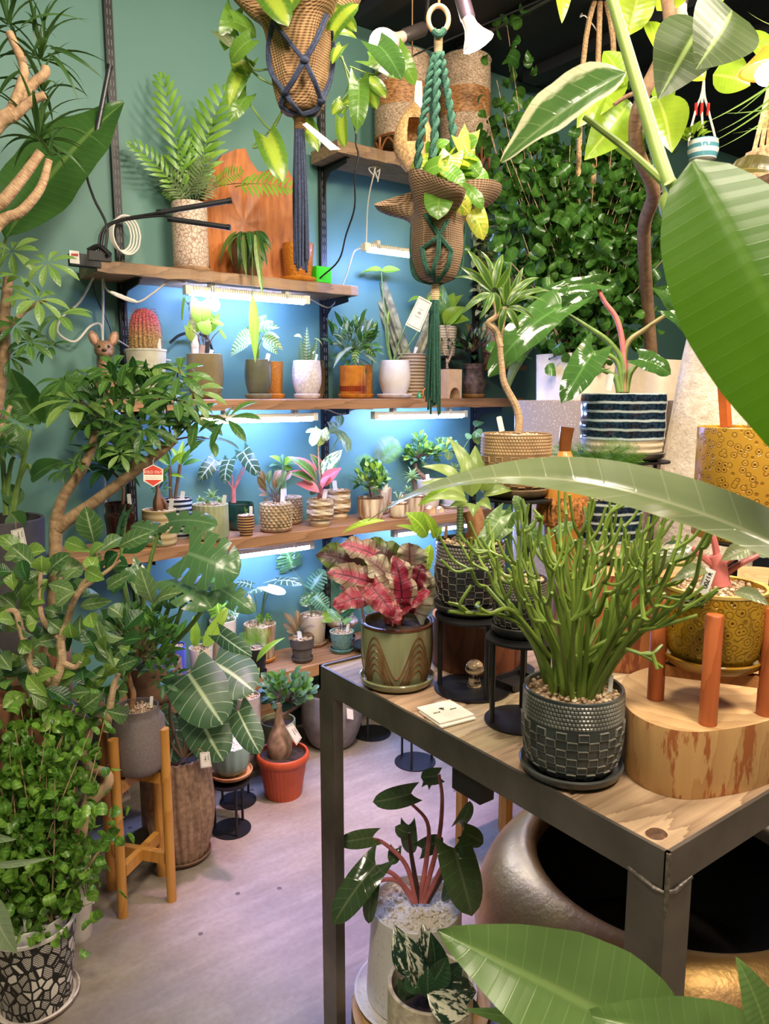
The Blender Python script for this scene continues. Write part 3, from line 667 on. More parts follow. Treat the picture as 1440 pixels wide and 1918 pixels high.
solid('lime_box', 'bright lime green plastic box at the short end of the weathered shelf', 'box', mb, plain('lime_plastic', (60, 200, 40), .35, var=.03), smooth=False)
# clip lamp with three gooseneck tubes, adaptor, cables
c = PD(186, 478, 2.42); T = Thing('clip_lamp', 'black three-armed plant lamp clipped to the weathered shelf', 'lamp', c)
q = lambda x, y, d=2.42: PD(x, y, d)
mb = MB().box(c + V((-.035, -.012, -.018)), c + V((.035, .012, .010))); mb.tube([q(165, 470), q(186, 462), q(206, 478)], .009, 8); T.part('clip', mb, BLACKM)
for pts in ([q(196, 478), q(200, 424), q(176, 372), q(162, 325), q(170, 290), q(180, 255)], [q(184, 476), q(190, 435), q(220, 413), q(300, 398)], [q(188, 476), q(196, 432), q(225, 414), q(300, 404), q(322, 411)]):
    T.part('gooseneck', MB().tube(pts, .0042, 8), BCORD)
for a, b in ((q(179, 258), q(205, 126)), (q(298, 398), q(430, 376)), (q(318, 410), q(428, 426))):
    tb = T.part('lamp_tube', MB().tube([a, b], .0085, 10, 0), plain('dark_tube', (52, 52, 56), .3, .3, .05))
    for e in (a, b): T.part('end_cap', MB().tube([e - (b - a) * .03, e + (b - a) * .03], .0095, 10, 0), BCORD, tb)
c = PD(160, 487, 2.5); T = Thing('power_adaptor', 'black and white power adaptor with red band beside the clip lamp', 'adaptor', c - V((0, 0, .022)))
T.part('body', MB().box(c + V((-.05, -.02, -.022)), c + V((.045, .02, .016))), BCORD, smooth=False); T.part('white_plug', MB().box(c + V((-.055, -.022, -.018)), c + V((-.025, -.019, .022))), WHITEP, smooth=False)
T.part('red_band', MB().box(c + V((-.05, -.0235, .006)), c + V((-.028, -.0215, .013))), plain('red_plastic', (176, 40, 34), .4), smooth=False)
def cord(lb, pts, r, mat, cat='cable', nm='power_cable'): return solid(nm, lb, cat, MB().tube(pts, r, 7), mat)
yw = lambda x, y, Y=2.86: PY(x, y, Y)
cord('white cord looping out beside the clip lamp and back above the dog figurine', [yw(182, 505, 2.8), yw(150, 565), yw(118, 592), yw(108, 622), yw(140, 640), yw(168, 612), yw(188, 608), yw(193, 640)], .0042, CORD)
cord('white cord dropping straight down the wall behind the dog figurine', [yw(192, 500, 2.8), yw(193, 570), yw(192, 680), yw(196, 900), yw(200, 1000)], .0045, CORD)
cord('white lamp lead with an in-line connector feeding the ribbed grow light', [yw(192, 508, 2.8), yw(196, 535, 2.78), yw(210, 550, 2.72)] + [yw(255, 566, 2.72), yw(288, 548, 2.71), yw(318, 526, 2.70), yw(345, 528, 2.70)], .0036, CORD)
solid('cable_connector', 'pale in-line connector on the grow light lead', 'connector', xform(MB(), [(.004, 0), (.007, .01), (.007, .045), (.0055, .047), (.0065, .05), (.0065, .085), (.004, .095)], yw(206, 547, 2.72), yw(256, 566, 2.72), 12), WHITEP)
mb = MB(); cc = yw(226, 440, 2.84)
for k in range(4): mb.tube([cc + V(((.042 + .004 * k) * math.cos(a * PI / 5) * .9 + .006 * k, -.004 * k, (.055 + .004 * k) * math.sin(a * PI / 5))) for a in range(11)], .0036, 6, 4)
solid('coiled_cable', 'coil of white cord hung on the rail above the weathered shelf', 'cable', mb, CORD)
cord('thin black cord crossing the wall behind the dog figurine', [yw(166, 498, 2.8), yw(180, 555), yw(205, 610), yw(216, 640), yw(250, 655)], .0022, BCORD)
cord('white cord sagging behind the dog figurine towards the red-tipped cactus', [yw(216, 634), yw(245, 652), yw(275, 668), yw(320, 675)], .0025, CORD)
cord('thick black hose curving behind the red-tipped cactus pot', [yw(318, 642), yw(336, 628), yw(360, 624), yw(390, 636), yw(405, 690)], .0055, BCORD)
cord('black cord rising from the lime box past the basket shelf', [yw(598, 522, 2.70), yw(634, 488, 2.6), yw(648, 440, 2.55), yw(664, 388, 2.5), yw(664, 330, 2.5), yw(671, 290, 2.5), yw(667, 255, 2.5), yw(690, 150, 2.45), V((2.42, 2.2, CEIL - .03))], .0034, BCORD)
cord('white lead between the two slim grow lights under the cactus shelf', [yw(592, 764, 2.7), yw(615, 768, 2.7), yw(640, 776, 2.72), yw(665, 766, 2.7), yw(698, 766, 2.7)], .003, CORD)
cord('white lead draped from the hanging grow light to the weathered shelf', [yw(682, 462, 2.64), yw(664, 470, 2.68), yw(655, 495, 2.7), yw(645, 525, 2.74), yw(620, 575, 2.8), yw(580, 560, 2.72)], .003, CORD)
# ---------------------------------------------------------------- basket shelf
m = NT('seagrass'); co = m.co((1, 1, 1)); n = m.noise(m.co((120, 120, 240)), 1.0, 3.0)
m.P(Base_Color=m.mix(m.ramp(n, .35, .65), lin((140, 110, 84)), lin((218, 194, 166))), Roughness=.85).bump(n, .5, .004); SEA = m.m
m = NT('rattan'); n = m.noise(m.co((60, 60, 200)), 1.0, 3.0); m.P(Base_Color=m.mix(m.ramp(n, .35, .65), lin((134, 84, 44)), lin((206, 152, 96))), Roughness=.5).bump(n, .4, .003); RAT = m.m
def basket(lb, px, pyt, wt, Y):
    p = PY(px, 262, Y); p.z = HT; rt = wt / 2 * depth(p) / F; h = hgt(p, pyt) - HT; T = Thing('woven_basket', lb, 'basket', p, 'footed woven baskets')
    def band(a, b, nm, mat, k, amp):
        n = 44; rows = max(6, int((b - a) * h / .0055)); mb = MB(); pr = [(rt * (.96 + .04 * math.sin(PI * (a + (b - a) * i / rows))), (a + (b - a) * i / rows) * h) for i in range(rows + 1)]
        mb.lathe(pr, n * 2, p, lambda t, z, i: 1 + amp * math.cos(n * t + (i // k) * PI) + amp * .5 * (i % 2), caps=False); T.part(nm, mb, mat)
    band(.20, .50, 'seagrass_band', SEA, 2, .018); band(.50, .73, 'rattan_band', RAT, 1, .014); band(.73, 1.0, 'seagrass_band', SEA, 2, .018)
    T.part('rim', MB().lathe([(rt * .98, h * .985), (rt * 1.03, h), (rt * .98, h * 1.02), (rt * .9, h), (rt * .9, h * .25), (.001, h * .24)], 40, p, caps=False), SEA)
    mb = MB(); nn = 8
    for k in range(nn):
        a0 = 2 * PI * k / nn; a1 = 2 * PI * (k + 1) / nn
        mb.tube([p + V((rt * math.cos(a0), rt * math.sin(a0), 0)), p + V((rt * math.cos(a0), rt * math.sin(a0), h * .21))], .006, 6, 0)
        mb.tube([p + V((rt * .99 * math.cos(a0 + (a1 - a0) * q), rt * .99 * math.sin(a0 + (a1 - a0) * q), h * (.03 + .15 * math.sin(PI * q)))) for q in (0, .2, .5, .8, 1)], .0045, 5, 3)
    for zz in (.205, .02): mb.tube([p + V((rt * math.cos(2 * PI * k / 24), rt * math.sin(2 * PI * k / 24), h * zz + .004)) for k in range(25)], .005, 5, 0)
    T.part('foot_frame', mb, plain('cane', (150, 92, 48), .45))
basket('footed woven basket nearer the reflector bulb, behind the small hanging basket', 752, 112, 100, 2.775)
basket('footed woven basket behind the twisted green macrame cords', 870, 116, 92, 2.775)
c = PD(774, 258, 2.62); T = Thing('hanging_basket', 'small round open-fronted straw basket hung on a cord', 'basket', c)
mb = MB(); rr = 38 * 2.62 / F; hh = 122 * 2.62 / F; pr = []
for i in range(37):
    v = i / 36; pr.append((max(.004, rr * math.sin(PI * min(1, .06 + v * .94)) ** .72 * (1.08 - .25 * v)), hh * (v - .5)))
t = MB().lathe(pr, 64, c, lambda a, z, i: 1 + .02 * math.cos(32 * a + i * PI) + .012 * (i % 2), caps=False); ang = math.atan2(CAM.y - c.y, CAM.x - c.x) + .15
fs = []
for f in t.f:
    x = sum(t.v[i][0] for i in f) / 4 - c.x; y = sum(t.v[i][1] for i in f) / 4 - c.y; z = sum(t.v[i][2] for i in f) / 4 - c.z
    if not (-.03 < z < hh * .22 and abs((math.atan2(y, x) - ang + PI) % (2 * PI) - PI) < .48): fs.append(f)
t.f = fs; mb.add(t.v, t.f, t.uv); T.part('woven_body', mb, plain('straw', (206, 166, 112), .8, var=.25, nsc=120.0, bump=.4))
T.part('cord', MB().tube([c + V((0, 0, hh * .48)), PD(773, 130, 2.62), PD(772, 60, 2.62), V((PD(772, 40, 2.62).x, PD(772, 40, 2.62).y, CEIL))], .0022, 5), plain('jute_string', (150, 116, 78), .9))
papertag('slim white tag dangling above the small round straw basket', [(778, 150), (790, 152), (792, 206), (776, 190)], 2.5, None, None, 3, False, [PD(784, 152, 2.5), PD(774, 120, 2.54)])
# ---------------------------------------------------------------- cactus shelf
p = PY(197, 690, 2.74); p.z = H2; T = Thing('dog_figurine', 'speckled brown dog head figurine with upright ears, above the schefflera', 'figurine', p)
FUR = plain('speckled_brown', (142, 108, 84), .6, var=.25, nsc=120.0); k = depth(p) / F
z1 = hgt(p, 655); hd = V((p.x, p.y, z1))
sx = (CAM - p); sx.z = 0; sx.normalize(); side = sx.cross(UPZ)
rotm = Matrix((-side, sx, UPZ)).transposed()
T.part('body', MB().lathe([(13 * k, 0), (20 * k, .03), (19 * k, .06), (12 * k, (z1 - H2) * .8), (10 * k, z1 - H2)], 20, p), FUR)
T.part('head', MB().ball(hd, 19 * k, 16, 10, (.95, .95, .9)), FUR); T.part('muzzle', MB().ball(hd + sx * 13 * k - V((0, 0, 6 * k)), 13 * k, 14, 8, (1.05, .8, .75), rotm), FUR)
T.part('nose', MB().ball(hd + sx * 23 * k - V((0, 0, 2 * k)), 4 * k, 10, 6, (1.2, .8, .7), rotm), plain('dark_nose', (60, 44, 38), .4))
for s in (-1, 1):
    b = hd + side * (s * 13 * k) + V((0, 0, 9 * k)); e = b + side * (s * 8 * k) + V((0, 0, 22 * k))
    er = T.part('ear', MB().ball((b + e) / 2, 14 * k, 12, 8, (.62, .25, 1.05), rotm @ Matrix.Rotation(-s * .35, 3, 'Y')), FUR)
    T.part('inner_ear', MB().ball((b + e) / 2 + sx * 2.2 * k, 10 * k, 10, 6, (.55, .2, 1.0), rotm @ Matrix.Rotation(-s * .35, 3, 'Y')), plain('inner_ear', (196, 150, 128), .6), er)
    T.part('eye', MB().ball(hd + sx * 15 * k + side * (s * 8 * k) + V((0, 0, 5 * k)), 2.6 * k, 8, 6), BCORD)
# red-tipped barrel cactus
m = NT('barrel_cactus'); co = m.co(); z = m.n('SeparateXYZ', 2, Vector=co); n = m.noise(co, 200.0)
m.P(Base_Color=m.mix(m.ramp(z, .205, .27), m.mix(m.ramp(n, .4, .6), lin((120, 92, 52)), lin((186, 150, 96))), m.mix(m.ramp(n, .4, .6), lin((140, 54, 60)), lin((204, 104, 104)))), Roughness=.7).bump(n, .8, .006)
t = Plant('barrel_cactus', 'red-tipped columnar cactus in a pale grey textured pot', 'plant', 276, 655, 716, 74, SA2, P_TAP2, plain('pale_grey_ceramic', (196, 192, 172), .4, var=.06), 'pebble', (plain('grey_saucer', (180, 176, 158), .5), 'pale grey saucer under the red-tipped cactus', .95), lip=plain('pale_lip', (206, 202, 184), .35))
c = t.top; hh = hgt(c, 577) - c.z; rr = 28 * t.sc
t.part('cactus', MB().lathe([(rr * .9, -.01), (rr, .02), (rr * 1.02, hh * .3), (rr * .95, hh * .6), (rr * .78, hh * .82), (rr * .5, hh * .95), (.002, hh)], 88, c, rib(22, .045)), m.m)
mb = MB()
for i in range(22):
    for j in range(16):
        v = (j + .5) / 16; a = 2 * PI * i / 22; r = rr * (1.04 if v < .5 else 1.04 - (v - .5) ** 1.6 * 1.3); q = c + V((r * math.cos(a), r * math.sin(a), hh * v))
        for e in (-.5, .5): mb.tube([q, q + V((math.cos(a + e) * .006, math.sin(a + e) * .006, .002))], (.0009, .0003), 3, 0, False)
t.part('spines', mb, m.m, kind='stuff')
t.stake(297, 634, 299, 660, 7)
# heart-leaved plant on a pale trunk
t = Plant('heart_leaf_plant', 'lime heart-leaved plant on a pale stub trunk in an olive pot', 'plant', 385, 664, 722, 66, SA2, P_RND, plain('olive_glaze', (132, 116, 84), .2, var=.08, nsc=12.0), 'pebble', (plain('olive_saucer', (126, 106, 74), .35), 'olive saucer under the lime heart-leaved plant', .92), sub=4)
t.stem([(366, 668), (364, 620), (362, 570), (360, 566)], (.016, .020), plain('pale_bark', (214, 196, 170), .8, var=.3, nsc=60.0, bump=.4), 12, 'trunk')
t.L([(376, 566, 378, 612, 40, -.06), (396, 560, 405, 584, 26, -.03), (378, 596, 390, 628, 27, -.04), (364, 600, 372, 622, 20), (353, 614, 360, 640, 17, -.03), (345, 560, 341, 602, 7), (398, 600, 420, 610, 10), (402, 592, 396, 622, 22), (358, 606, 350, 632, 14), (412, 618, 424, 636, 7)], G_LIMEV, 'heart', .05, .2, stems=BRNST, up=.85)
t.stake(389, 640, 388, 664, 7, BCORD); t.stake(380, 646, 378, 664, 9, plain('brown_tag', (150, 120, 92), .6)); t.stake(397, 655, 394, 667, 7)
# pinstriped calathea
t = Plant('striped_calathea', 'pinstriped round-leaved calathea in a dark olive barrel pot', 'plant', 484, 674, 728, 46, ('Y', 2.74, H2), P_EGG, glaze('olive_barrel', (110, 108, 88), (84, 84, 68), .15), 'pebble', (plain('olive_saucer2', (136, 128, 104), .35), 'grey-olive saucer under the pinstriped calathea', 1.12), sub=4)
t.L([(470, 640, 432, 668, 40, -.07), (478, 632, 440, 640, 34, -.04), (486, 622, 524, 614, 28, -.05), (490, 632, 530, 656, 22, -.05), (484, 620, 512, 602, 20, .02), (476, 625, 455, 622, 24, .02), (492, 640, 520, 664, 22), (478, 602, 480, 570, 18, .04), (486, 610, 500, 590, 18, .03), (470, 640, 448, 632, 26, .05), (492, 628, 524, 634, 18, .04)], [G_CAL, G_CAL, G_CAL2], 'ovate', .12, .2, stems=STEMG, up=.6)
t.stake(503, 662, 500, 676, 8)
Plant('amber_pot', 'narrow ribbed amber pot half hidden behind the pinstriped calathea', 'pot', 514, 678, 728, 34, ('Y', 2.84, H2), P_TAP2, ORNG, 'pebble', (plain('amber_saucer', (198, 124, 36), .35), 'amber saucer behind the pinstriped calathea', 1.15))
# snake plant
t = Plant('snake_plant', 'small snake plant in a white coral-textured pot', 'plant', 575, 676, 733, 50, ('Y', 2.74, H2), P_EGG, plain('coral_white', (230, 216, 212), .5, var=.10, nsc=90.0, bump=.8), 'pebble', (plain('white_saucer', (228, 214, 210), .4), 'white saucer under the snake plant', 1.0), sub=4)
SNK = leafmat('leaf_snake', (150, 164, 118), (128, 150, 104), vs=.15, mode='stripe', c3=(74, 104, 70), nv=12.0, k=.2)
t.L([(574, 680, 575, 612, 19, 0, .01), (566, 680, 563, 635, 13), (583, 680, 594, 634, 13), (570, 680, 569, 640, 12, .02)], SNK, 'sword', .02, .5, up=.9)
t.L([(566, 634, 550, 630, 12), (588, 634, 604, 650, 9), (592, 650, 586, 664, 8)], G_CREAM, 'ovate', .15)
t.stake(592, 663, 588, 679, 8)
Plant('bronze_pot', 'shiny bronze mirror-glazed pot tucked behind the snake plant', 'pot', 588, 676, 733, 42, ('Y', 2.85, H2), P_RND, plain('bronze_glaze', (150, 132, 104), .12, .7, .15, 9.0), 'soil', sub=4)
# silver-leaved plant in the amber pot
AMB = glaze('amber_brown', (206, 132, 44), (150, 62, 22), .14, 'var')
t = Plant('silver_leaf_plant', 'grey-green drooping-leaved plant in an amber glazed cylinder', 'plant', 661, 686, 734, 50, ('Y', 2.74, H2), P_CYL, AMB, 'pebble', (plain('amber_saucer', (198, 124, 36), .35), 'amber saucer under the grey-leaved plant', 1.12))
t.part('glaze_band', MB().lathe([(t.rt * 1.004, t.h * a) for a in (.16, .2, .3, .34)], 32, t.loc, caps=False), plain('dark_amber', (128, 48, 18), .15), t.pot)
t.crown(662, 640, 50, 42, 84, 32, 11, [G_DK, G_SILV, G_MID, G_SILV], 'lance', .06, None, STEMG, .9, -.1)
t.L([(650, 640, 634, 596, 13), (668, 630, 676, 590, 12), (676, 640, 708, 600, 13), (640, 650, 614, 646, 12), (676, 650, 716, 628, 12), (660, 650, 640, 672, 14, -.05), (672, 654, 662, 684, 15, -.05), (650, 655, 624, 690, 12, -.05), (680, 650, 704, 670, 12, -.05)], [G_CAL2, G_SILV], 'lance', .15)
t.stake(669, 664, 668, 688, 6)
Plant('amber_pot', 'pale amber cylinder behind the grey-leaved plant', 'pot', 676, 684, 734, 44, ('Y', 2.85, H2), P_CYL, ORNG, 'soil', (plain('amber_saucer', (198, 124, 36), .35), 'amber saucer behind the grey-leaved plant', 1.12))
# tall-stemmed plant in the round white pot
t = Plant('long_stalk_plant', 'long-stalked plant with one flat top leaf in a smooth white pot', 'plant', 739, 676, 736, 54, ('Y', 2.74, H2), P_EGG, plain('smooth_white', (232, 222, 216), .3, var=.03), 'pebble', (plain('white_saucer', (228, 214, 210), .4), 'thin white saucer under the smooth white pot', 1.25), sub=4)
t.stem([(734, 680), (728, 650), (726, 610)], (.006, .003), STEMG); t.stem([(736, 680), (744, 650), (760, 610), (776, 585)], (.005, .002), STEMG); t.stem([(732, 680), (724, 640), (718, 560), (714, 508)], (.004, .002), STEMG); t.stem([(738, 680), (760, 655), (790, 610)], (.004, .002), STEMG)
t.L([(716, 506, 684, 508, 14), (714, 508, 750, 506, 16), (726, 612, 728, 580, 4), (714, 506, 672, 512, 8)], G_LIME, 'ovate', .06)
# columnar cacti in the ridged tan pot
t = Plant('column_cactus', 'leaning ribbed column cacti with corky stems in a ridged tan pot', 'plant', 770, 664, 738, 56, ('Y', 2.80, H2), P_TAP2, glaze('ridged_tan', (196, 170, 138), (120, 96, 68), .6, 'bands', 420.0, .6), 'pebble', mod=lambda a, z, i: 1)
CACT = plain('cork_cactus', (128, 122, 84), .7, var=.35, nsc=30.0, bump=.4)
def column(T, pts, r, n=6, nm='cactus_column'):
    mb = MB().tube([T.P(*p) for p in pts], r, 24, 8); nn = 24
    P = spline([T.P(*p) for p in pts], 8)
    for i in range(len(P)):
        for k in range(nn):
            v = V(mb.v[i * nn + k]); c = P[i]; tt = min(1, (len(P) - 1 - i) / 3); mb.v[i * nn + k] = tuple(c + (v - c) * (1 + .2 * math.cos(n * 2 * PI * k / nn)) * (.35 + .65 * tt))
    T.part(nm, mb, CACT)
column(t, [(760, 672), (742, 620), (722, 560), (706, 516)], .030); column(t, [(750, 672), (726, 600), (712, 575), (708, 562)], .022); column(t, [(778, 672), (800, 620), (812, 580)], .022)
t.L([(790, 560, 764, 566, 20), (800, 570, 830, 552, 22), (792, 590, 812, 570, 18)], G_LIME, 'ovate')
t.stake(780, 650, 776, 676, 7)
mb = MB().lathe([(.006, 0), (.011, .002), (.011, .014), (.005, .022), (.005, .03), (.001, .031)], 14, V((PY(785, 738, 2.69).x, 2.69, H2))); solid('mini_bottle', 'tiny green glass bottle on the cactus shelf edge', 'bottle', mb, plain('green_glass', (56, 150, 96), .1))
p = V((PY(796, 738, 2.69).x, 2.69, H2 + .0235)); solid('orange_ring', 'small orange ring standing next to the tiny green bottle', 'ring', MB().tube([p + V((.012 * math.cos(a * PI / 8), 0, .020 * math.sin(a * PI / 8))) for a in range(17)], .0035, 6, 0), plain('orange_plastic', (226, 116, 40), .4))
# white basket pot hung on the wall above the arched stand
t = Plant('wall_pot_plant', 'green-leaved plant in a white ribbed pot fixed high on the wall', 'plant', 830, 612, 668, 52, ('Y', 2.85, PY(830, 668, 2.85).z), P_TAP2, glaze('white_ribbed', (228, 212, 190), (178, 160, 140), .5, 'bands', 520.0, .6), 'soil')
solid('wall_ledge', 'small dark ledge on the wall carrying the white ribbed pot', 'ledge', MB().box((t.loc.x - .07, 2.76, t.loc.z - .012), (t.loc.x + .07, WY, t.loc.z - .0005)), BLACKM, smooth=False)
t.L([(832, 610, 870, 575, 34, -.03), (826, 606, 806, 560, 30), (836, 600, 850, 548, 32), (828, 596, 780, 570, 26, -.04), (838, 606, 880, 600, 26), (830, 600, 812, 535, 24, .02), (836, 596, 868, 552, 26)], [G_LIMEV, G_WHITE], 'ovate', .12, stems=STEMG)
# arched peach stand with spiny plant
p = PY(841, 742, 2.735); p.z = H2; k = depth(p) / F; hh = hgt(p, 692) - H2; ww = 33 * k
T = Thing('arched_planter', 'peach block planter with an arched base and a spiny crown-of-thorns', 'plant', p)
mb = MB(); pr = [(-ww / 2, 0), (-ww / 2, hh), (ww / 2, hh), (ww / 2, 0), (ww * .40, 0)] + [(ww * .40 * math.cos(a * PI / 8), hh * .38 * math.sin(a * PI / 8)) for a in range(1, 8)] + [(-ww * .40, 0)]
n = len(pr); mb.add([p + V((x, y, z)) for y in (-ww / 2, ww / 2) for x, z in pr], [tuple(range(n)), tuple(range(2 * n - 1, n - 1, -1))] + [(i, i + n, (i + 1) % n + n, (i + 1) % n) for i in range(n)])
T.part('pot', mb, plain('peach_ceramic', (226, 188, 150), .5, var=.04), smooth=False)
T.d = depth(p); T.sc = T.d / F; T.rt = ww / 2; T.top = p + V((0, 0, hh)); T.part('soil', MB().box(p + V((-ww * .42, -ww * .42, hh)), p + V((ww * .42, ww * .42, hh + .003))), SOIL)
T.P = lambda x, y, dd=0.0: PD(x, y, T.d + dd)
mb = MB(); rd = random.Random(3)
for pts in ([(838, 694), (836, 670), (830, 655), (828, 640)], [(838, 680), (846, 660), (842, 640), (836, 612)]):
    P = [T.P(*q) for q in pts]; mb.tube(P, .005, 7)
    for q in spline(P, 6):
        for e in range(3): mb.tube([q, q + V((rd.uniform(-1, 1), rd.uniform(-1, 1), rd.uniform(-.3, .6))).normalized() * .013], (.0012, .0003), 4, 0)
T.part('spiny_stem', mb, TANST)
for x, y in ((836, 612), (842, 640), (828, 640), (840, 655), (848, 648)): Plant.rosette(T, T.P(x, y, -.01), 5, .022, .011, G_DK, 'obov', 0, 1.0)
# dark waisted pot
t = Plant('dark_leaf_plant', 'dark purple-leaved plant in a waisted rusty brown pot', 'plant', 887, 682, 738, 46, ('Y', 2.74, H2), [(.78, 0), (.80, .06), (1.0, .35), (1.0, .42), (.76, .66), (.80, .8), (1, 1)], plain('rusty_clay', (84, 64, 54), .7, var=.4, nsc=40.0, bump=.5), 'soil', (plain('ochre_saucer', (150, 112, 60), .5), 'ochre saucer under the waisted rusty pot', .95))
DKP = leafmat('leaf_dark_purple', (72, 58, 60), (44, 40, 44), (130, 90, 90)); 
t.crown(886, 645, 30, 28, 52, 25, 10, [DKP, G_DK, G_SILV, DKP], 'lance', .05, None, BRNST, .8, .2)
t.L([(884, 640, 864, 612, 13), (890, 640, 872, 606, 12), (882, 650, 858, 630, 11)], [G_WHITE, leafmat('leaf_orange', (214, 160, 70))], 'heart')
# white curly plant in the speckled pink wall pot
t = Plant('white_curly_plant', 'white variegated trailing plant in a pink speckled wall pot', 'plant', 928, 614, 682, 58, ('Y', 2.83, PY(928, 686, 2.83).z), P_TAP2, glaze('pink_speckle', (206, 164, 140), (150, 84, 60), .5, 'speck', .6), 'soil')
solid('wall_ledge', 'small timber ledge on the wall carrying the pink speckled pot', 'ledge', MB().box((t.loc.x - .09, 2.70, t.loc.z - .02), (t.loc.x + .09, WY, t.loc.z - .0005)), SHELFW, smooth=False)
WV = leafmat('leaf_creamy_white', (206, 210, 164), (230, 228, 200), mode='varieg', c3=(120, 152, 84), tr=.25)
t.crown(930, 545, 66, 76, 190, 26, 12, [WV, WV, G_CREAM], 'obov', .10, None, STEMG, .5, -.1, bulge=.22)
t.crown(866, 470, 30, 44, 60, 24, 12, [WV, WV, G_CREAM], 'obov', .06, None, None, .5, -.1, bulge=.22)
t.L([(960, 640, 1000, 622, 40, .0), (1000, 650, 950, 742, 26, -.1), (960, 640, 975, 690, 26)], leafmat('leaf_pale_lime', (176, 196, 116), (150, 178, 96)), 'lance', .15)
# ---------------------------------------------------------------- shelf of striped, ribbed and pebbled pots
SB3 = ('Y', 2.82, H3)
NAVY = glaze('navy_striped', (24, 32, 52), (196, 200, 204), .2, 'bands', 330.0, .3)
t = Plant('glossy_pot_plant', 'dark-leaved plant on a thin curved stem in a glossy black-brown jar', 'plant', 226, 942, 1000, 54, ('Y', 2.74, H3), [(.80, 0), (.9, .1), (.95, .5), (1.05, .72), (.92, .82), (1, 1)], glaze('black_brown', (30, 18, 16), (92, 40, 24), .1), 'soil', sub=3)
t.stem([(230, 945), (231, 915), (222, 895), (208, 882)], (.006, .004), BRNST)
t.rosette(t.P(207, 880), 18, .16, .05, G_DK, 'lance', -.5, 1.2); t.rosette(t.P(240, 850), 14, .13, .045, G_DK, 'lance', -.5, 1.2)
t.stake(241, 925, 243, 945, 7)
t = Plant('caudex_bonsai', 'small fat-rooted bonsai in a cream zigzag pot with the sold tag above', 'plant', 299, 954, 988, 62, ('Y', 2.70, H3), P_CYL, glaze('cream_zigzag', (216, 196, 150), (176, 150, 104), .4, 'bands', 260.0), 'pebble')
t.part('caudex', MB().lathe([(.016, 0), (.022, .015), (.020, .04), (.012, .06), (.007, .075), (.004, .10)], 14, t.top, rib(3, .15)), plain('caudex_brown', (128, 88, 62), .6)); t.part('root', MB().tube([t.top + V((.01, -.01, .05)), t.top + V((.022, -.014, .025)), t.top + V((.024, -.016, 0))], (.008, .005), 8), plain('caudex_brown', (128, 88, 62), .6))
t.crown(297, 908, 24, 20, 26, 15, 6, G_MID, 'obov', .03, None, BRNST)
t.stake(322, 934, 319, 955, 8)
t = Plant('navy_stripe_pot_plant', 'twin-stemmed plant with long leaves in a navy and white striped pot', 'plant', 334, 934, 978, 54, ('Y', 2.81, H3), P_CYL, NAVY, 'pebble')
t.stem([(320, 936), (319, 900), (318, 872)], .007, BRNST, 8); t.stem([(328, 936), (333, 900), (338, 870)], .007, BRNST, 8)
t.L([(318, 872, 280, 850, 12), (318, 872, 300, 830, 12), (320, 872, 350, 846, 12), (318, 874, 300, 900, 9), (338, 870, 312, 836, 12), (340, 870, 372, 836, 13), (338, 870, 344, 824, 12), (342, 872, 380, 862, 11), (318, 890, 345, 895, 8), (338, 872, 362, 852, 10)], [G_LIME, G_MID], 'lance', .12)
t.stake(343, 920, 340, 937, 8)
t = Plant('ribbed_pot_succulent', 'pale succulent rosettes in a ribbed celadon pot', 'plant', 395, 944, 990, 66, ('Y', 2.69, H3), [(.96, 0), (1, .02), (1, 1)], glaze('celadon_rib', (176, 180, 138), (140, 146, 108), .45, 'var'), 'pebble', (plain('celadon_saucer', (170, 166, 138), .5), 'grey-green saucer under the ribbed celadon pot', .98), n=88, mod=rib(22, .022))
for x, y, n, L in ((397, 934, 12, .045), (376, 940, 9, .03), (412, 941, 9, .03), (388, 944, 8, .025)): t.rosette(t.P(x, y, -.02), n, L, .016, G_SUCC, 'sword', .1, 1.2, nv=5)
t.stake(421, 927, 419, 944, 7)
t = Plant('silver_alocasia', 'alocasia with silver shield leaves on pink stalks in a dark green pot', 'plant', 450, 942, 988, 52, ('Y', 2.82, H3), P_RND, glaze('dark_green', (18, 44, 36), (40, 84, 62), .1), 'soil', sub=3)
t.stem([(437, 942), (437, 915)], (.011, .009), PINKST, 10, 'trunk')
for p in ([(437, 918), (418, 890), (400, 878)], [(436, 916), (434, 890), (430, 870)], [(438, 916), (448, 890), (458, 868)], [(440, 916), (455, 885), (466, 862)]): t.stem(p, (.0035, .002), PINKST, 6)
t.L([(402, 862, 372, 900, 30, -.05, -.07), (430, 862, 422, 906, 34, -.05, -.08), (456, 846, 486, 892, 32, -.05, -.09), (446, 856, 478, 862, 14, .0, .0)], G_VSIL, 'heart', .12, .2, up=.8)
t = Plant('mini_pot', 'tiny seedling in a small brown and tan ringed pot', 'plant', 461, 965, 994, 32, ('Y', 2.67, H3), [(.7, 0), (.78, .1), (.78, .3), (1, .36), (1, 1)], glaze('ringed_brown', (66, 40, 28), (196, 150, 100), .4, 'bands', 600.0), 'pebble')
t.L([(460, 962, 457, 948, 4), (460, 962, 465, 952, 4)], G_MID, 'lance'); t.stake(470, 948, 470, 966, 6)
PEBP = plain('pebbled_ceramic', (176, 152, 116), .5, var=.15)
def pebblepot(t, rows=9, cols=20):
    """river-stone knobs pressed into the wall of the pot"""
    mb = MB(); 
    for j in range(rows):
        v = .06 + .9 * j / (rows - 1)
        for i in range(cols):
            a = 2 * PI * (i + .5 * (j % 2)) / cols; r = t.rt * (.97 + .05 * math.sin(v * 3)); s = t.h / rows * .62
            mb.ball(t.loc + V((r * math.cos(a), r * math.sin(a), v * t.h)), s, 6, 4, (1, 1, .85))
    t.part('knobs', mb, PEBP, t.pot, 'stuff')
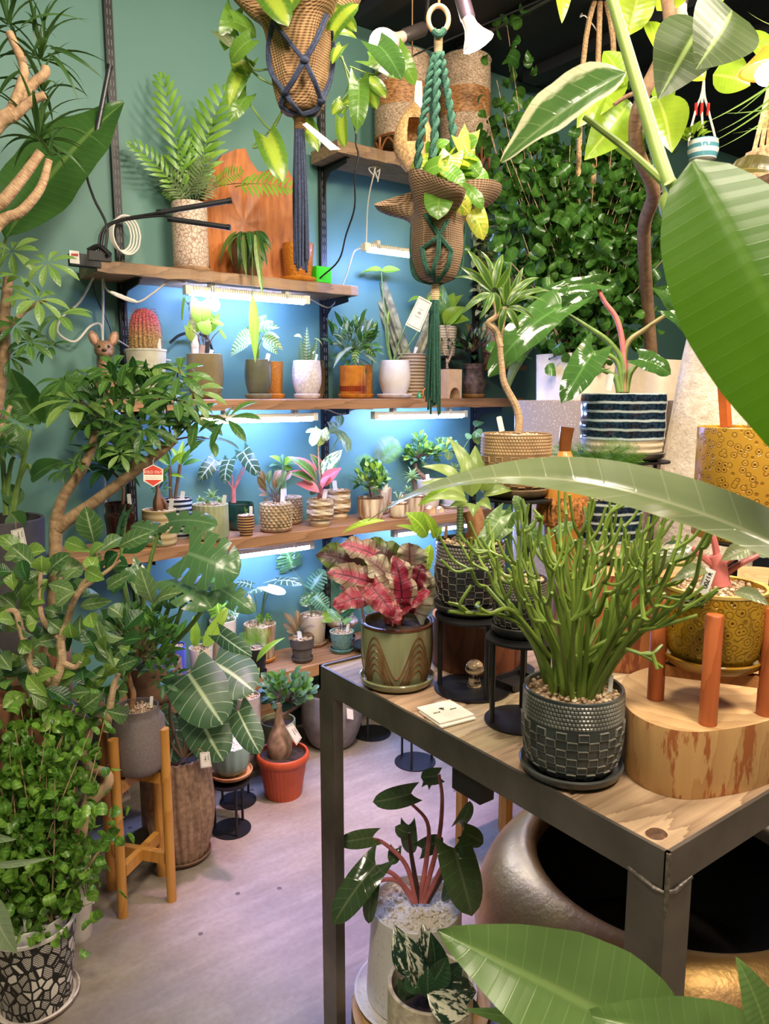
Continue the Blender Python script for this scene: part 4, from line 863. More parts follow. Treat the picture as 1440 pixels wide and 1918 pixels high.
t = Plant('bronze_kalanchoe', 'bronze-leaved kalanchoe in a pebble-studded tan pot', 'plant', 517, 942, 985, 56, ('Y', 2.70, H3), P_RND, PEBP, 'pebble', (plain('tan_saucer', (176, 140, 108), .6), 'tan saucer under the nearer pebble-studded pot', 1.05), sub=3); pebblepot(t)
t.L([(500, 920, 482, 892, 13), (504, 910, 508, 880, 14), (512, 905, 528, 880, 16), (500, 925, 484, 912, 11), (520, 915, 534, 890, 14), (528, 905, 546, 884, 13), (496, 905, 488, 880, 11), (520, 925, 536, 912, 12), (502, 928, 484, 928, 9), (514, 920, 512, 895, 12), (530, 915, 536, 880, 12), (506, 934, 494, 938, 9)], [G_BROWN, G_GREY, G_BROWN], 'obov', .1, stems=BRNST); t.stake(530, 915, 529, 940, 8)
t = Plant('leafy_sapling', 'fresh green spreading sapling in a pebble-studded pot set farther back', 'plant', 541, 930, 975, 48, ('Y', 2.83, H3), P_RND, PEBP, 'pebble', (plain('tan_saucer', (176, 140, 108), .6), 'tan saucer under the farther pebble-studded pot', 1.05), sub=3); pebblepot(t)
t.stem([(536, 930), (534, 900), (528, 868)], .003, STEMG)
t.L([(528, 872, 490, 872, 16), (528, 868, 500, 854, 14), (530, 868, 528, 850, 14), (532, 870, 552, 856, 16), (534, 872, 562, 868, 16), (530, 874, 545, 880, 15), (526, 876, 505, 884, 14)], [G_BLUE, G_LIME], 'ovate'); t.stake(532, 914, 533, 930, 8)
m_co = glaze('cobble_cream', (214, 196, 166), (150, 118, 80), .5, 'bands', 160.0)
def cobble(a, z, i): return 1 + .05 * math.sin(5 * a + i * 2.3) * (1 if i > 8 else 0) + .035 * math.sin(i * 2.1 + 3 * math.sin(a)) * (1 if i > 8 else 0)
P_COB = [(.74, 0), (.76, .06), (.74, .2), (.72, .24), (.95, .3), (1.02, .5), (.98, .75), (1, 1)]
t = Plant('pink_aglaonema', 'pink and green long-leaved aglaonema in a rippled cream pot', 'plant', 600, 934, 982, 50, ('Y', 2.70, H3), P_COB, m_co, 'pebble', sub=4, mod=cobble)
t.L([(598, 922, 552, 906, 24, -.06), (592, 900, 538, 856, 32, -.03), (590, 908, 534, 886, 30, -.05), (606, 898, 642, 842, 32, .0), (604, 912, 640, 876, 28, -.03), (600, 885, 580, 850, 22, .03), (604, 915, 618, 890, 18, -.06), (596, 920, 580, 925, 14, -.06)], [G_ROSE, G_PINK, G_PINK, G_WHITE, G_ROSE, G_PINK, G_ROSE, G_GREY], 'lance', .12, stems=PINKST, r=.003)
t.stem([(602, 930), (598, 880), (596, 830)], (.005, .003), TANST)
t.L([(592, 806, 572, 810, 18), (600, 806, 597, 836, 26), (594, 810, 584, 836, 22), (606, 806, 612, 826, 22)], G_CREAM, 'heart', .12); t.stake(610, 916, 607, 934, 8)
t = Plant('speckled_leaf_plant', 'taller plant with speckled drooping leaves in a rippled cream pot behind', 'plant', 632, 918, 974, 50, ('Y', 2.81, H3), P_COB, m_co, 'pebble', sub=4, mod=cobble)
t.stem([(625, 918), (615, 880), (626, 835), (640, 812)], (.004, .002), STEMG)
t.L([(624, 804, 650, 850, 26, -.03), (630, 812, 612, 790, 22), (636, 800, 628, 770, 18), (640, 815, 656, 846, 18), (634, 805, 614, 812, 16)], leafmat('leaf_speckled', (132, 156, 110), (96, 128, 84), mode='varieg', c3=(206, 212, 180)), 'lance', .15); t.stake(626, 900, 628, 918, 8)
DRIP = glaze('drip_glaze', (226, 208, 180), (150, 112, 76), .35, 'drip', 1.0)
t = Plant('bushy_bonsai', 'bushy little tree in a drip-glazed cream pot with a brown rim', 'plant', 694, 931, 966, 48, ('Y', 2.72, H3), P_RND, DRIP, 'soil', sub=3, lip=plain('brown_rim', (120, 76, 44), .3))
t.stem([(694, 931), (692, 910), (696, 890)], .005, BRNST); t.crown(694, 895, 32, 32, 110, 19, 10, [G_MID, G_LIME, G_DK], 'obov', .06, None, STEMG, .7, .2); t.stake(723, 905, 721, 922, 7)
t = Plant('palm_seedling', 'fan-fronded cycad seedling in a tall drip-glazed cup', 'plant', 712, 914, 962, 44, ('Y', 2.83, H3), P_CUP, DRIP, 'pebble', sub=3)
fr(t, [(704, 872, 652, 862, 36), (706, 868, 738, 822, 50), (710, 870, 748, 834, 36), (706, 874, 690, 840, 26)], (G_FERN, G_FERNG), PALM, .7); t.stem([(712, 914), (708, 890), (705, 868)], .004, STEMG)
t.L([(712, 915, 732, 922, 16, -.03), (716, 915, 724, 928, 14, -.04), (710, 914, 700, 905, 14)], G_LIMEV, 'ovate')
t = Plant('mini_sprout', 'pale forked sprout in a squat drip-glazed pot', 'plant', 747, 942, 970, 36, ('Y', 2.68, H3), P_RND, DRIP, 'pebble', sub=3, lip=plain('brown_rim', (120, 76, 44), .3))
t.L([(747, 940, 740, 918, 6), (747, 938, 752, 920, 6), (748, 930, 760, 922, 6), (745, 930, 735, 922, 6)], G_SILV, 'lance', .2); t.stake(752, 926, 753, 944, 6)
t = Plant('rosette_tree', 'stubby succulent tree with tufted rosettes in a drip-glazed pot', 'plant', 776, 928, 966, 42, ('Y', 2.74, H3), P_TAP2, DRIP, 'pebble', lip=plain('brown_rim', (120, 76, 44), .3))
t.stem([(778, 928), (777, 910), (773, 898)], (.011, .008), BRNST, 9, 'trunk'); t.rosette(t.P(772, 896), 22, .06, .016, G_SUCC, 'sword', -.5, 1.3, nv=5); t.rosette(t.P(764, 920, -.03), 12, .035, .014, G_SUCC, 'sword', 0, 1.2, nv=5)
t = Plant('ginseng_bonsai', 'ficus bonsai with a swollen trunk and tiered canopy in a whitish pot', 'plant', 802, 898, 950, 42, ('Y', 2.80, H3), P_RND, glaze('whitish', (222, 212, 200), (200, 180, 160), .4), 'pebble', sub=3)
t.stem([(800, 900), (790, 890), (780, 880), (777, 868)], (.014, .008), plain('caudex_brown', (128, 88, 62), .6), 9, 'trunk')
t.crown(786, 850, 44, 18, 110, 17, 10, [G_BLUE, G_MID, G_LIME], 'obov', .06, None, BRNST, .8, .2); t.crown(780, 828, 18, 14, 30, 15, 9, [G_BLUE, G_LIME], 'obov', .03); t.crown(822, 840, 30, 14, 40, 16, 9, [G_LIME, G_BLUE], 'obov', .05)
t.stake(800, 888, 802, 905, 7)
t = Plant('stone_pot_plant', 'round-leaved climber in a pale grey stone-textured pot', 'plant', 845, 922, 962, 36, ('Y', 2.76, H3), P_CYL, plain('stone_grey', (190, 186, 182), .8, var=.1, bump=.3), 'soil', (plain('grey_saucer', (180, 176, 158), .5), 'grey saucer under the stone-textured pot', 1.15))
t.stem([(845, 922), (860, 870), (868, 840), (892, 805)], (.003, .002), STEMG)
t.L([(866, 838, 864, 852, 16), (874, 822, 882, 814, 16), (884, 820, 898, 830, 18), (890, 800, 902, 790, 22), (888, 808, 900, 818, 22), (842, 845, 838, 862, 16), (850, 850, 842, 842, 16)], [G_BLUE, G_WHITE, leafmat('leaf_pale_lime', (176, 196, 116), (150, 178, 96))], 'round', .06); t.rosette(t.P(850, 880, -.02), 16, .05, .014, G_SUCC, 'sword', -.3, 1.2, nv=5)
for k, (x, w, c, lb) in enumerate(((806, 13, (222, 178, 130), 'tiny peach wooden house ornament, wider of two'), (824, 10, (226, 196, 150), 'tiny yellowish wooden house ornament beside the wider one'))):
    p = V((PY(x, 964, 2.68).x, 2.68, H3)); w *= depth(p) / F; a = w / 2
    solid('wooden_house', lb, 'ornament', MB().add([p + V((sx * a, sy * a, z)) for sy in (-1, 1) for sx, z in ((-1, 0), (1, 0), (1, w * .7), (0, w * 1.15), (-1, w * .7))], [(0, 1, 2, 3, 4), (9, 8, 7, 6, 5)] + [(i, i + 5, (i + 1) % 5 + 5, (i + 1) % 5) for i in range(5)]), plain('painted_wood_%d' % k, c, .6), smooth=False)
# ---------------------------------------------------------------- lowest shelf
t = Plant('white_caladium', 'flat white-veined caladium leaves above a tall drip-glazed pot', 'plant', 488, 1168, 1226, 60, ('Y', 2.80, H4), P_TAP2, DRIP, 'pebble', (plain('amber_saucer', (198, 124, 36), .35), 'amber saucer under the tall caladium pot', .95))
t.L([(498, 1104, 464, 1112, 34, -.02, -.10), (500, 1098, 532, 1114, 40, -.04, -.1), (470, 1096, 440, 1090, 22), (520, 1088, 566, 1096, 30, .02, -.03), (504, 1090, 560, 1084, 18, .05)], [G_VSIL, leafmat('leaf_bright_caladium', (216, 224, 186), (190, 208, 150), (90, 130, 70), .5, 5.0), G_VSIL], 'heart', .1, .1, up=.25, stems=STEMG)
t.crown(494, 1160, 18, 8, 30, 10, 4, G_FERN, 'ovate', .03)
t = Plant('split_philodendron', 'philodendron with deeply cut pale leaves in a cream pot at the back', 'plant', 588, 1150, 1210, 48, ('Y', 2.84, H4), P_TAP2, glaze('cream_pot', (226, 208, 180), (206, 186, 156), .4), 'pebble', (plain('tan_saucer', (176, 140, 108), .6), 'tan saucer under the cream philodendron pot', 1.0))
t.L([(546, 1064, 536, 1030, 54, -.06, -.1), (582, 1104, 606, 1070, 40, -.02), (590, 1116, 612, 1140, 34, -.03), (585, 1110, 560, 1130, 34)], [G_WHITE, G_BLUE, G_BLUE], 'split', .08, .1, up=.5, stems=STEMG)
t = Plant('fine_fern', 'airy fine-leaved fern in a small black pot at the front of the lowest shelf', 'plant', 480, 1212, 1250, 40, ('Y', 2.66, H4), P_TAP2, plain('black_plastic', (40, 38, 38), .5), 'pebble', (plain('black_saucer', (38, 36, 36), .5), 'black saucer under the airy fern', 1.0))
fr(t, [(480, 1208, 448, 1190, 26), (480, 1208, 462, 1176, 26), (480, 1208, 486, 1172, 26), (482, 1208, 502, 1180, 24), (478, 1208, 446, 1204, 22), (482, 1208, 500, 1198, 20), (480, 1206, 474, 1176, 26)], G_FERN, FINE, .6)
t.L([(480, 1240, 534, 1194, 14, -.05, -.06)], G_LIMEV, 'lance', .15); t.stake(494, 1196, 493, 1210, 6)
t = Plant('bronze_rosette', 'bronze rosette succulent in a dark grey tapered clay pot', 'plant', 566, 1194, 1230, 46, ('Y', 2.69, H4), [(.74, 0), (.82, .55), (.94, .58), (1, 1)], plain('grey_clay', (84, 76, 72), .8, bump=.2), 'pebble', (plain('grey_clay_saucer', (78, 70, 66), .8), 'dark grey saucer under the bronze rosette', .9))
t.L([(556, 1180, 532, 1148, 13), (558, 1176, 556, 1142, 13), (562, 1180, 580, 1156, 13), (554, 1186, 530, 1168, 12), (564, 1184, 592, 1174, 12), (552, 1188, 536, 1182, 10), (562, 1190, 588, 1190, 10), (556, 1186, 548, 1160, 13), (562, 1176, 570, 1148, 11), (552, 1194, 540, 1194, 12)], G_BROWN, 'obov', .1, stems=BRNST); t.stake(560, 1182, 562, 1196, 8)
t = Plant('bulbous_jar', 'waisted ribbed brown and cream jar with a small leafy plant', 'plant', 640, 1150, 1200, 46, ('Y', 2.82, H4), [(.72, 0), (.78, .1), (.8, .42), (1.0, .5), (1.30, .66), (1.28, .78), (.96, .9), (1, 1)], glaze('ribbed_brown', (150, 110, 82), (226, 200, 176), .3, 'var', 3.0), 'soil', (plain('black_saucer', (38, 36, 36), .5), 'black saucer under the waisted ribbed jar', 1.15), sub=3, n=72, mod=rib(36, .008))
t.L([(624, 1150, 598, 1164, 26, -.06, -.10), (640, 1146, 676, 1134, 26, -.05), (650, 1150, 660, 1156, 16)], [G_LIMEV, G_CREAM], 'ovate', .15)
t = Plant('variegated_climber', 'cream-splashed arrow-leaved climber behind the begonia', 'plant', 700, 1155, 1200, 40, ('Y', 2.83, H4), P_TAP2, DRIP, 'soil')
t.L([(625, 1085, 602, 1070, 26), (640, 1090, 630, 1062, 28), (645, 1110, 620, 1104, 28), (650, 1120, 636, 1140, 24), (640, 1100, 656, 1126, 26), (630, 1120, 612, 1136, 22), (650, 1090, 660, 1068, 24)], [G_WHITE, G_CREAM], 'arrow', .1, stems=STEMG)
t = Plant('teal_pot_plant', 'small thin-stemmed plant in a teal fish-scale pot', 'plant', 640, 1182, 1218, 44, ('Y', 2.69, H4), P_TAP2, glaze('teal_scale', (72, 128, 120), (120, 158, 146), .25, 'cell', 1.4, .6), 'pebble', (plain('teal_saucer', (84, 130, 116), .3), 'teal saucer under the fish-scale pot', 1.0), lip=plain('mint_rim', (158, 176, 152), .3))
t.L([(636, 1160, 612, 1140, 14), (640, 1158, 664, 1140, 16), (644, 1166, 660, 1158, 12)], [G_WHITE, G_DK], 'heart', .1, stems=BRNST); t.stake(652, 1168, 650, 1184, 6)
t = Plant('blue_pot_plant', 'small plant in a cobalt blue pot on the lowest shelf', 'plant', 326, 1208, 1262, 46, ('Y', 2.70, H4), P_RND, glaze('cobalt', (74, 86, 196), (96, 104, 206), .25), 'pebble', (plain('cobalt_saucer', (84, 92, 190), .3), 'cobalt saucer under the blue pot', 1.1), sub=3)
t.L([(326, 1200, 300, 1150, 20), (330, 1200, 350, 1160, 18), (322, 1200, 290, 1180, 18)], G_MID, 'ovate', stems=STEMG)
t = Plant('birdnest_fern', 'yellow-green wavy-edged fern in a cream pot on the lowest shelf', 'plant', 378, 1212, 1264, 44, ('Y', 2.72, H4), P_TAP2, glaze('cream_pot', (226, 208, 180), (206, 186, 156), .4), 'pebble')
t.L([(366, 1210, 362, 1152, 20), (384, 1210, 430, 1130, 26), (380, 1210, 400, 1180, 24), (390, 1190, 420, 1164, 22)], G_LIMEV, 'strap', .1, .2, .06, stems=TANST)
t.stake(397, 1202, 394, 1216, 7)
t = Plant('bright_lobed_plant', 'bright lime lobed-leaved plant glowing behind the monstera', 'plant', 420, 1160, 1250, 50, ('Y', 2.84, H4), P_TAP2, glaze('cream_pot', (226, 208, 180), (206, 186, 156), .4), 'soil')
t.L([(410, 1150, 400, 1110, 40), (420, 1150, 440, 1124, 36), (412, 1150, 392, 1130, 36), (425, 1155, 446, 1150, 30), (415, 1090, 385, 1062, 32), (420, 1080, 424, 1055, 26)], [G_LIME, G_WHITE], 'split', .1, .1, stems=STEMG)
# ---------------------------------------------------------------- plants along the shelf wall, standing on the floor
YUC = leafmat('leaf_yucca', (84, 118, 62), (52, 86, 46), (120, 150, 80), .2, 1.0, 0.0)
STRE = leafmat('leaf_strelitzia', (78, 116, 54), (60, 100, 46), (120, 150, 80), .5, 26.0, .5, vw=.06)
SCH = leafmat('leaf_schefflera', (88, 128, 56), (50, 90, 40), (140, 170, 96), .4, 7.0)
SCHL = leafmat('leaf_schefflera_light', (130, 160, 84), (92, 130, 60), (170, 190, 120), .4, 7.0)
FIC = leafmat('leaf_ficus', (118, 146, 88), (74, 110, 58), (190, 204, 150), .6, 6.0, 1.4)
FICL = leafmat('leaf_ficus_light', (132, 166, 74), (98, 138, 58), (190, 210, 120), .5, 6.0, 1.4)
MON = leafmat('leaf_monstera', (84, 118, 70), (64, 100, 58), (130, 156, 110), .4, 7.0, 1.3, rough=.22)
GLO = leafmat('leaf_velvet_veined', (78, 108, 72), (58, 90, 56), (188, 204, 160), .95, 6.5, 1.3, vw=.09, rough=.4)
CURL = leafmat('leaf_curly', (128, 170, 66), (66, 112, 42), vs=.25, rough=.25)
YBARK = bark('yucca_bark', (206, 174, 136), (126, 88, 60), 1.6)
CHAR = plain('charcoal_clay', (74, 70, 72), .75, var=.12, nsc=14.0, bump=.1)
KRAFT = plain('brown_clay2', (134, 98, 74), .8, var=.15, bump=.2)
rd = random.Random(21)
# yucca reaching in at the top corner
t = Plant('yucca', 'tall yucca with knobbly tan stems and sword-leaf tufts at the edge of the teal wall', 'plant', -250, 1150, 1150, 210, ('d', 2.05, 0), P_TAP2, CHAR, 'soil'); D = 2.0; t.d = D
br = [([(-150, 760), (-60, 330), (-10, 238), (25, 212)], .030, .022), ([(18, 216), (38, 165), (44, 125), (18, 62)], .017, .012), ([(22, 214), (58, 162), (84, 138), (84, 126)], .016, .013), ([(24, 220), (58, 190), (84, 178)], .015, .012),
      ([(-150, 700), (-40, 430), (10, 372), (48, 325), (76, 285)], .022, .014), ([(-140, 720), (-20, 445), (40, 396), (76, 352), (92, 300)], .020, .011), ([(-200, 1150), (-150, 720)], .036, .03)]
for k, (pts, a, b) in enumerate(br): t.stem([(x, y, .015 * (k % 3) - .05) for x, y in pts], (a * .85, b * .85), YBARK, 10, 'cane')
for x, y, n, L in ((16, 48, 11, .18), (76, 112, 15, .21), (80, 172, 8, .15), (72, 264, 24, .19), (94, 292, 7, .10), (-15, 150, 6, .16)): t.rosette(t.P(x, y, rd.uniform(-.01, .05)), n, L, .0145, YUC, 'sword', -.45, 1.3, .16, .5, rd)
t.L([(40, 50, 168, 44, 12), (95, 90, 198, 152, 11), (90, 100, 150, 196, 11), (95, 240, 205, 285, 10), (90, 265, 165, 330, 9), (0, 175, 75, 125, 13), (76, 90, 70, 2, 13), (84, 85, 98, 0, 9), (60, 110, 132, 40, 10)], YUC, 'sword', .14, .4)
# strelitzia in the charcoal pot
t = Plant('strelitzia', 'banana-like strelitzia in a charcoal pot, its huge leaf against the teal wall', 'plant', 2, 972, 1130, 150, ('d', 2.36, .66), P_TAP2, CHAR, 'soil', n=48)
solid('plant_stool', 'plain wooden stool under the charcoal strelitzia pot', 'stool', MB().box(t.loc + V((-.13, -.13, -.04)), t.loc + V((.13, .13, -.001))).box(t.loc + V((-.11, -.11, -.66)), t.loc + V((-.07, -.07, -.04))).box(t.loc + V((.07, -.11, -.66)), t.loc + V((.11, -.07, -.04))).box(t.loc + V((-.11, .07, -.66)), t.loc + V((-.07, .11, -.04))).box(t.loc + V((.07, .07, -.66)), t.loc + V((.11, .11, -.04))), SHELFW, smooth=False)
t.L([(10, 445, 232, 192, 150, -.05, .12)], STRE, 'ovate', .05, .2, .02, up=.75, nv=16, nu=6)
t.L([(75, 795, 20, 690, 70, .0), (80, 792, 165, 700, 60, .02), (40, 860, -30, 780, 60, -.05), (58, 900, 118, 864, 44, -.02), (30, 950, 12, 905, 40), (20, 960, 45, 990, 40, -.08), (60, 890, 125, 872, 40)], STRE, 'ovate', .1, .3, up=.6)
for p in ([(20, 965), (40, 880), (58, 800), (75, 740)], [(25, 965), (35, 900), (52, 870), (60, 890)], [(12, 965), (0, 800), (-20, 600), (12, 445)], [(10, 965), (20, 870), (36, 850)]): t.stem(p, (.009, .005), STEMG)
papertag('bordered card tied to the charcoal strelitzia pot', [(20, 994), (43, 988), (50, 1020), (26, 1024)], 2.24, None, None, 2, True, [PD(30, 992, 2.24), PD(29, 975, 2.25)], logo=True)
# schefflera filling the edge
t = Plant('schefflera', 'pale schefflera with ringed trunk at the picture edge below the yucca', 'plant', -430, 1180, 1180, 170, ('d', 1.95, 0), P_TAP2, KRAFT, 'soil'); t.d = 2.15
t.stem([(-400, 1150), (-200, 1000), (-40, 860), (5, 690), (8, 600), (16, 520)], (.022, .013), bark('ringed_bark', (158, 128, 92), (96, 74, 52)), 10, 'trunk'); t.stem([(5, 700), (-10, 820), (20, 760)], (.012, .006), STEMB); t.stem([(8, 620), (50, 580), (90, 560)], (.009, .005), STEMB)
for x, y, L, n in ((22, 470, 58, 8), (88, 492, 58, 8), (12, 540, 60, 9), (70, 560, 62, 8), (110, 590, 60, 8), (28, 610, 50, 9), (55, 640, 50, 8), (90, 650, 42, 7), (18, 668, 44, 8), (10, 745, 40, 9), (30, 790, 40, 8), (8, 835, 40, 9), (40, 520, 50, 7)):
    c = t.P(x, y, rd.uniform(-.10, .08)); t.palmate(c, (-FW * .5 + V((rd.uniform(-.3, .6), rd.uniform(-.3, .3), .55))), n, L * t.sc * 1.0, L * .30 * t.sc, SCHL if y < 600 else SCH, .35, None, rd)
# main schefflera with the sold tag
t = Plant('umbrella_tree', 'forked umbrella schefflera arching across the shelves, hung with the sold out sign', 'plant', 84, 1215, 1330, 90, ('d', 2.16, 0), P_TAP2, plain('terracotta_clay', (150, 100, 72), .85, var=.12, bump=.2), 'soil'); t.d = 2.14
UB = bark('umbrella_bark', (176, 146, 108), (112, 84, 58), .5)
t.stem([(92, 1230), (104, 1090), (104, 1000), (106, 970), (122, 925), (150, 885), (170, 845), (180, 800)], (.021, .011), UB, 10, 'trunk')
t.stem([(108, 990), (130, 972), (180, 938), (240, 892), (296, 850), (328, 822)], (.019, .012), UB, 10, 'branch'); t.stem([(250, 885), (252, 862), (262, 838)], (.010, .006), UB, 8, 'branch')
for k, (x, y, L, n) in enumerate(((146, 750, 78, 9), (120, 712, 58, 8), (176, 708, 60, 8), (214, 694, 62, 8), (256, 690, 58, 8), (298, 688, 60, 8), (336, 700, 62, 8), (200, 742, 58, 8), (244, 740, 56, 9), (288, 742, 58, 8), (328, 748, 60, 9), (360, 732, 60, 8), (170, 790, 48, 9), (206, 790, 50, 9), (236, 806, 52, 9), (270, 800, 56, 9), (300, 792, 56, 9), (338, 782, 60, 8), (372, 782, 62, 7), (186, 832, 38, 9), (160, 838, 36, 9), (120, 880, 36, 9), (140, 868, 30, 8), (262, 836, 46, 8), (392, 822, 54, 7), (424, 784, 62, 7), (226, 850, 40, 7))):
    c = t.P(x, y, rd.uniform(-.13, .06)); t.palmate(c, (-FW * .45 + V((rd.uniform(-.35, .35), rd.uniform(-.35, .35), .7))), n, L * t.sc, L * .29 * t.sc, (SCH, SCH, SCHL)[k % 3] if k else SCHL, .3, None, rd)
t.crown(240, 765, 120, 70, 90, 56, 17, [SCH, G_DK], 'obov', .12, random.Random(77), None, .7, .0)
mb = MB()
for a, b in (((328, 822), (372, 782)), ((328, 824), (392, 822)), ((328, 822), (424, 784)), ((328, 822), (330, 770)), ((180, 802), (150, 752)), ((180, 802), (206, 740)), ((262, 838), (262, 790)), ((322, 830), (288, 742)), ((180, 800), (170, 720)), ((328, 820), (338, 700))): t.part('stalk', MB().tube([t.P(*a), t.P((a[0] + b[0]) / 2, min(a[1], b[1]) - 4), t.P(*b, -.03)], (.0028, .0016), 6), BRNST)
# hexagonal sold-out sign
c = PD(287, 891, 2.02); k = 2.02 / F; X = (RT * .97 + FW * .1).normalized(); Yv = UPV; Z = X.cross(Yv).normalized()
T = Thing('sold_sign', 'red and cream hexagonal SOLD OUT tag hanging from the schefflera branch', 'sign', c - UPV * 21 * k)
hexp = [(0, 21), (18, 12), (18, -10), (0, -21), (-18, -10), (-18, 12)]
def plate(mb, pts, z0, z1): 
    n = len(pts); q = [c + X * (x * k) + Yv * (y * k) + Z * z for z in (z0, z1) for x, y in pts]
    return mb.add(q, [tuple(range(n))[::-1], tuple(range(n, 2 * n))] + [(i, (i + 1) % n, (i + 1) % n + n, i + n) for i in range(n)])
T.part('card', plate(MB(), hexp, -.0006, .0006), PAPER, smooth=False)
RED = plain('sign_red', (206, 62, 44), .6, var=.03); T.part('red_panel', plate(plate(MB(), [(-16.5, 2), (16.5, 2), (16.5, 11), (0, 19.5), (-16.5, 11)], .0005, .0012), [(-16, -8), (0, -19), (16, -8)], .0005, .0012), RED, smooth=False)
T.part('rule', plate(plate(MB(), [(-15, -2.2), (15, -2.2), (15, -1.8), (-15, -1.8)], .0005, .0011), [(-15, -5.4), (15, -5.4), (15, -5), (-15, -5)], .0005, .0011), plain('sign_rule', (190, 150, 120), .6), smooth=False)
text(T, 'SOLD OUT', c + Yv * (6.5 * k) + Z * .0013, X, Yv, 7.2 * k, PAPER)
T.part('string', MB().tube([c + Yv * (20 * k), PD(287, 862, 2.10), PD(290, 856, 2.13)], .001, 5), CORD)
# broad-leaved ficus
t = Plant('broad_ficus', 'broad-leaved ficus with pale oval leaves in front of the umbrella tree', 'plant', 40, 1300, 1400, 110, ('d', 1.98, 0), P_TAP2, plain('terracotta_clay', (150, 100, 72), .85, var=.12, bump=.2), 'soil'); t.d = 1.9
for pts, a in (([(60, 1320), (98, 1285), (116, 1240), (114, 1200), (128, 1155), (140, 1120), (160, 1095)], .013), ([(114, 1240), (140, 1250), (150, 1240)], .009), ([(98, 1285), (60, 1250), (40, 1180), (28, 1145), (5, 1150)], .011), ([(116, 1200), (80, 1160), (75, 1110), (76, 1070)], .008), ([(150, 1100), (178, 1060), (178, 1020)], .006), ([(150, 1105), (200, 1070), (225, 1050)], .006), ([(90, 1290), (70, 1330), (48, 1310)], .007), ([(200, 1370), (212, 1290), (222, 1262)], .010)): t.stem(pts, (a, a * .6), STEMB, 8, 'branch')
rows = [(177, 1018, 160, 948, 48), (172, 1034, 122, 1014, 30), (184, 1034, 228, 1006, 30), (222, 1024, 286, 996, 34), (70, 1066, 20, 1022, 40), (78, 1072, 78, 1040, 34), (90, 1072, 134, 1036, 30), (104, 1080, 156, 1060, 46), (80, 1072, 42, 1092, 28), (36, 1140, 90, 1085, 42), (90, 1094, 140, 1110, 30), (142, 1108, 104, 1134, 34), (152, 1120, 184, 1112, 32), (160, 1066, 196, 1086, 30), (170, 1050, 190, 1040, 28), (84, 1098, 70, 1120, 24), (152, 1150, 156, 1204, 40), (170, 1148, 176, 1176, 30), (148, 1136, 210, 1126, 24), (82, 1140, 114, 1150, 28), (30, 1140, 0, 1115, 34), (28, 1166, -10, 1160, 30), (12, 1170, 36, 1180, 26), (90, 1160, 116, 1182, 32), (60, 1205, 112, 1196, 32), (36, 1200, 60, 1220, 30), (62, 1190, 40, 1165, 28), (22, 1256, 0, 1225, 40), (26, 1262, 60, 1240, 30), (30, 1270, 10, 1292, 30), (48, 1300, 46, 1366, 38), (50, 1296, 60, 1245, 38), (56, 1298, 94, 1250, 34), (46, 1298, 5, 1325, 36), (58, 1300, 92, 1322, 34), (76, 1290, 132, 1288, 40), (90, 1304, 130, 1330, 40), (84, 1320, 110, 1355, 36), (216, 1250, 180, 1160, 30), (214, 1244, 180, 1212, 26), (216, 1250, 258, 1235, 28), (212, 1242, 200, 1190, 34), (232, 1195, 196, 1180, 28), (286, 1130, 262, 1060, 36), (284, 1134, 340, 1110, 34), (100, 1268, 142, 1262, 18), (196, 1330, 240, 1340, 36), (150, 1330, 190, 1300, 34), (110, 1290, 144, 1266, 18), (130, 1165, 136, 1195, 30), (200, 1104, 246, 1076, 26), (244, 1090, 280, 1110, 26)]
t.L(rows, [FIC, FICL, FIC, FIC], 'obov', .1, .25, up=.75, jit=.08, nv=8)
rd2 = random.Random(5)
t.L([(x, y, x + rd2.uniform(-50, 50), y + rd2.uniform(-45, 30), rd2.uniform(26, 40), rd2.uniform(-.06, .18)) for x, y in [(rd2.uniform(5, 235), rd2.uniform(1030, 1310)) for _ in range(84)]], [FIC, FICL, G_DK], 'obov', .1, .25, up=.6)
# monstera in the brown bowl
t = Plant('monstera', 'monstera with glossy split leaves in a brown clay bowl', 'plant', 286, 1238, 1330, 104, ('d', 2.56, .48), P_RND, KRAFT, 'soil', sub=3); ml = t.loc; t.d = 2.3
solid('plant_stool', 'plain block stool hidden under the monstera bowl', 'stool', MB().box((ml.x - .07, ml.y - .07, .44), (ml.x + .07, ml.y + .07, .4795)).box((ml.x - .05, ml.y - .05, 0), (ml.x + .05, ml.y + .05, .44)), SHELFW, smooth=False)
t.L([(352, 1036, 448, 1076, 120, -.12, -.14), (340, 1082, 396, 1140, 120, -.10, -.14), (316, 978, 408, 984, 60, .0, -.05), (408, 1100, 478, 1146, 50, -.05, -.1), (245, 1062, 284, 1116, 44, -.1), (300, 1000, 245, 985, 50, .02), (360, 1095, 300, 1120, 90, .0), (236, 960, 220, 1025, 30, .0)], MON, 'monstera', .10, .06, up=.62)
for p in ([(280, 1240), (300, 1180), (330, 1100), (345, 1042)], [(284, 1240), (320, 1190), (345, 1120), (342, 1086)], [(278, 1240), (268, 1130), (290, 1020), (314, 980)], [(288, 1240), (350, 1180), (395, 1120), (408, 1102)], [(274, 1240), (262, 1150), (246, 1064)], [(276, 1240), (240, 1130), (228, 1040), (236, 965)]): t.stem(p, (.009, .005), STEMG, 8)
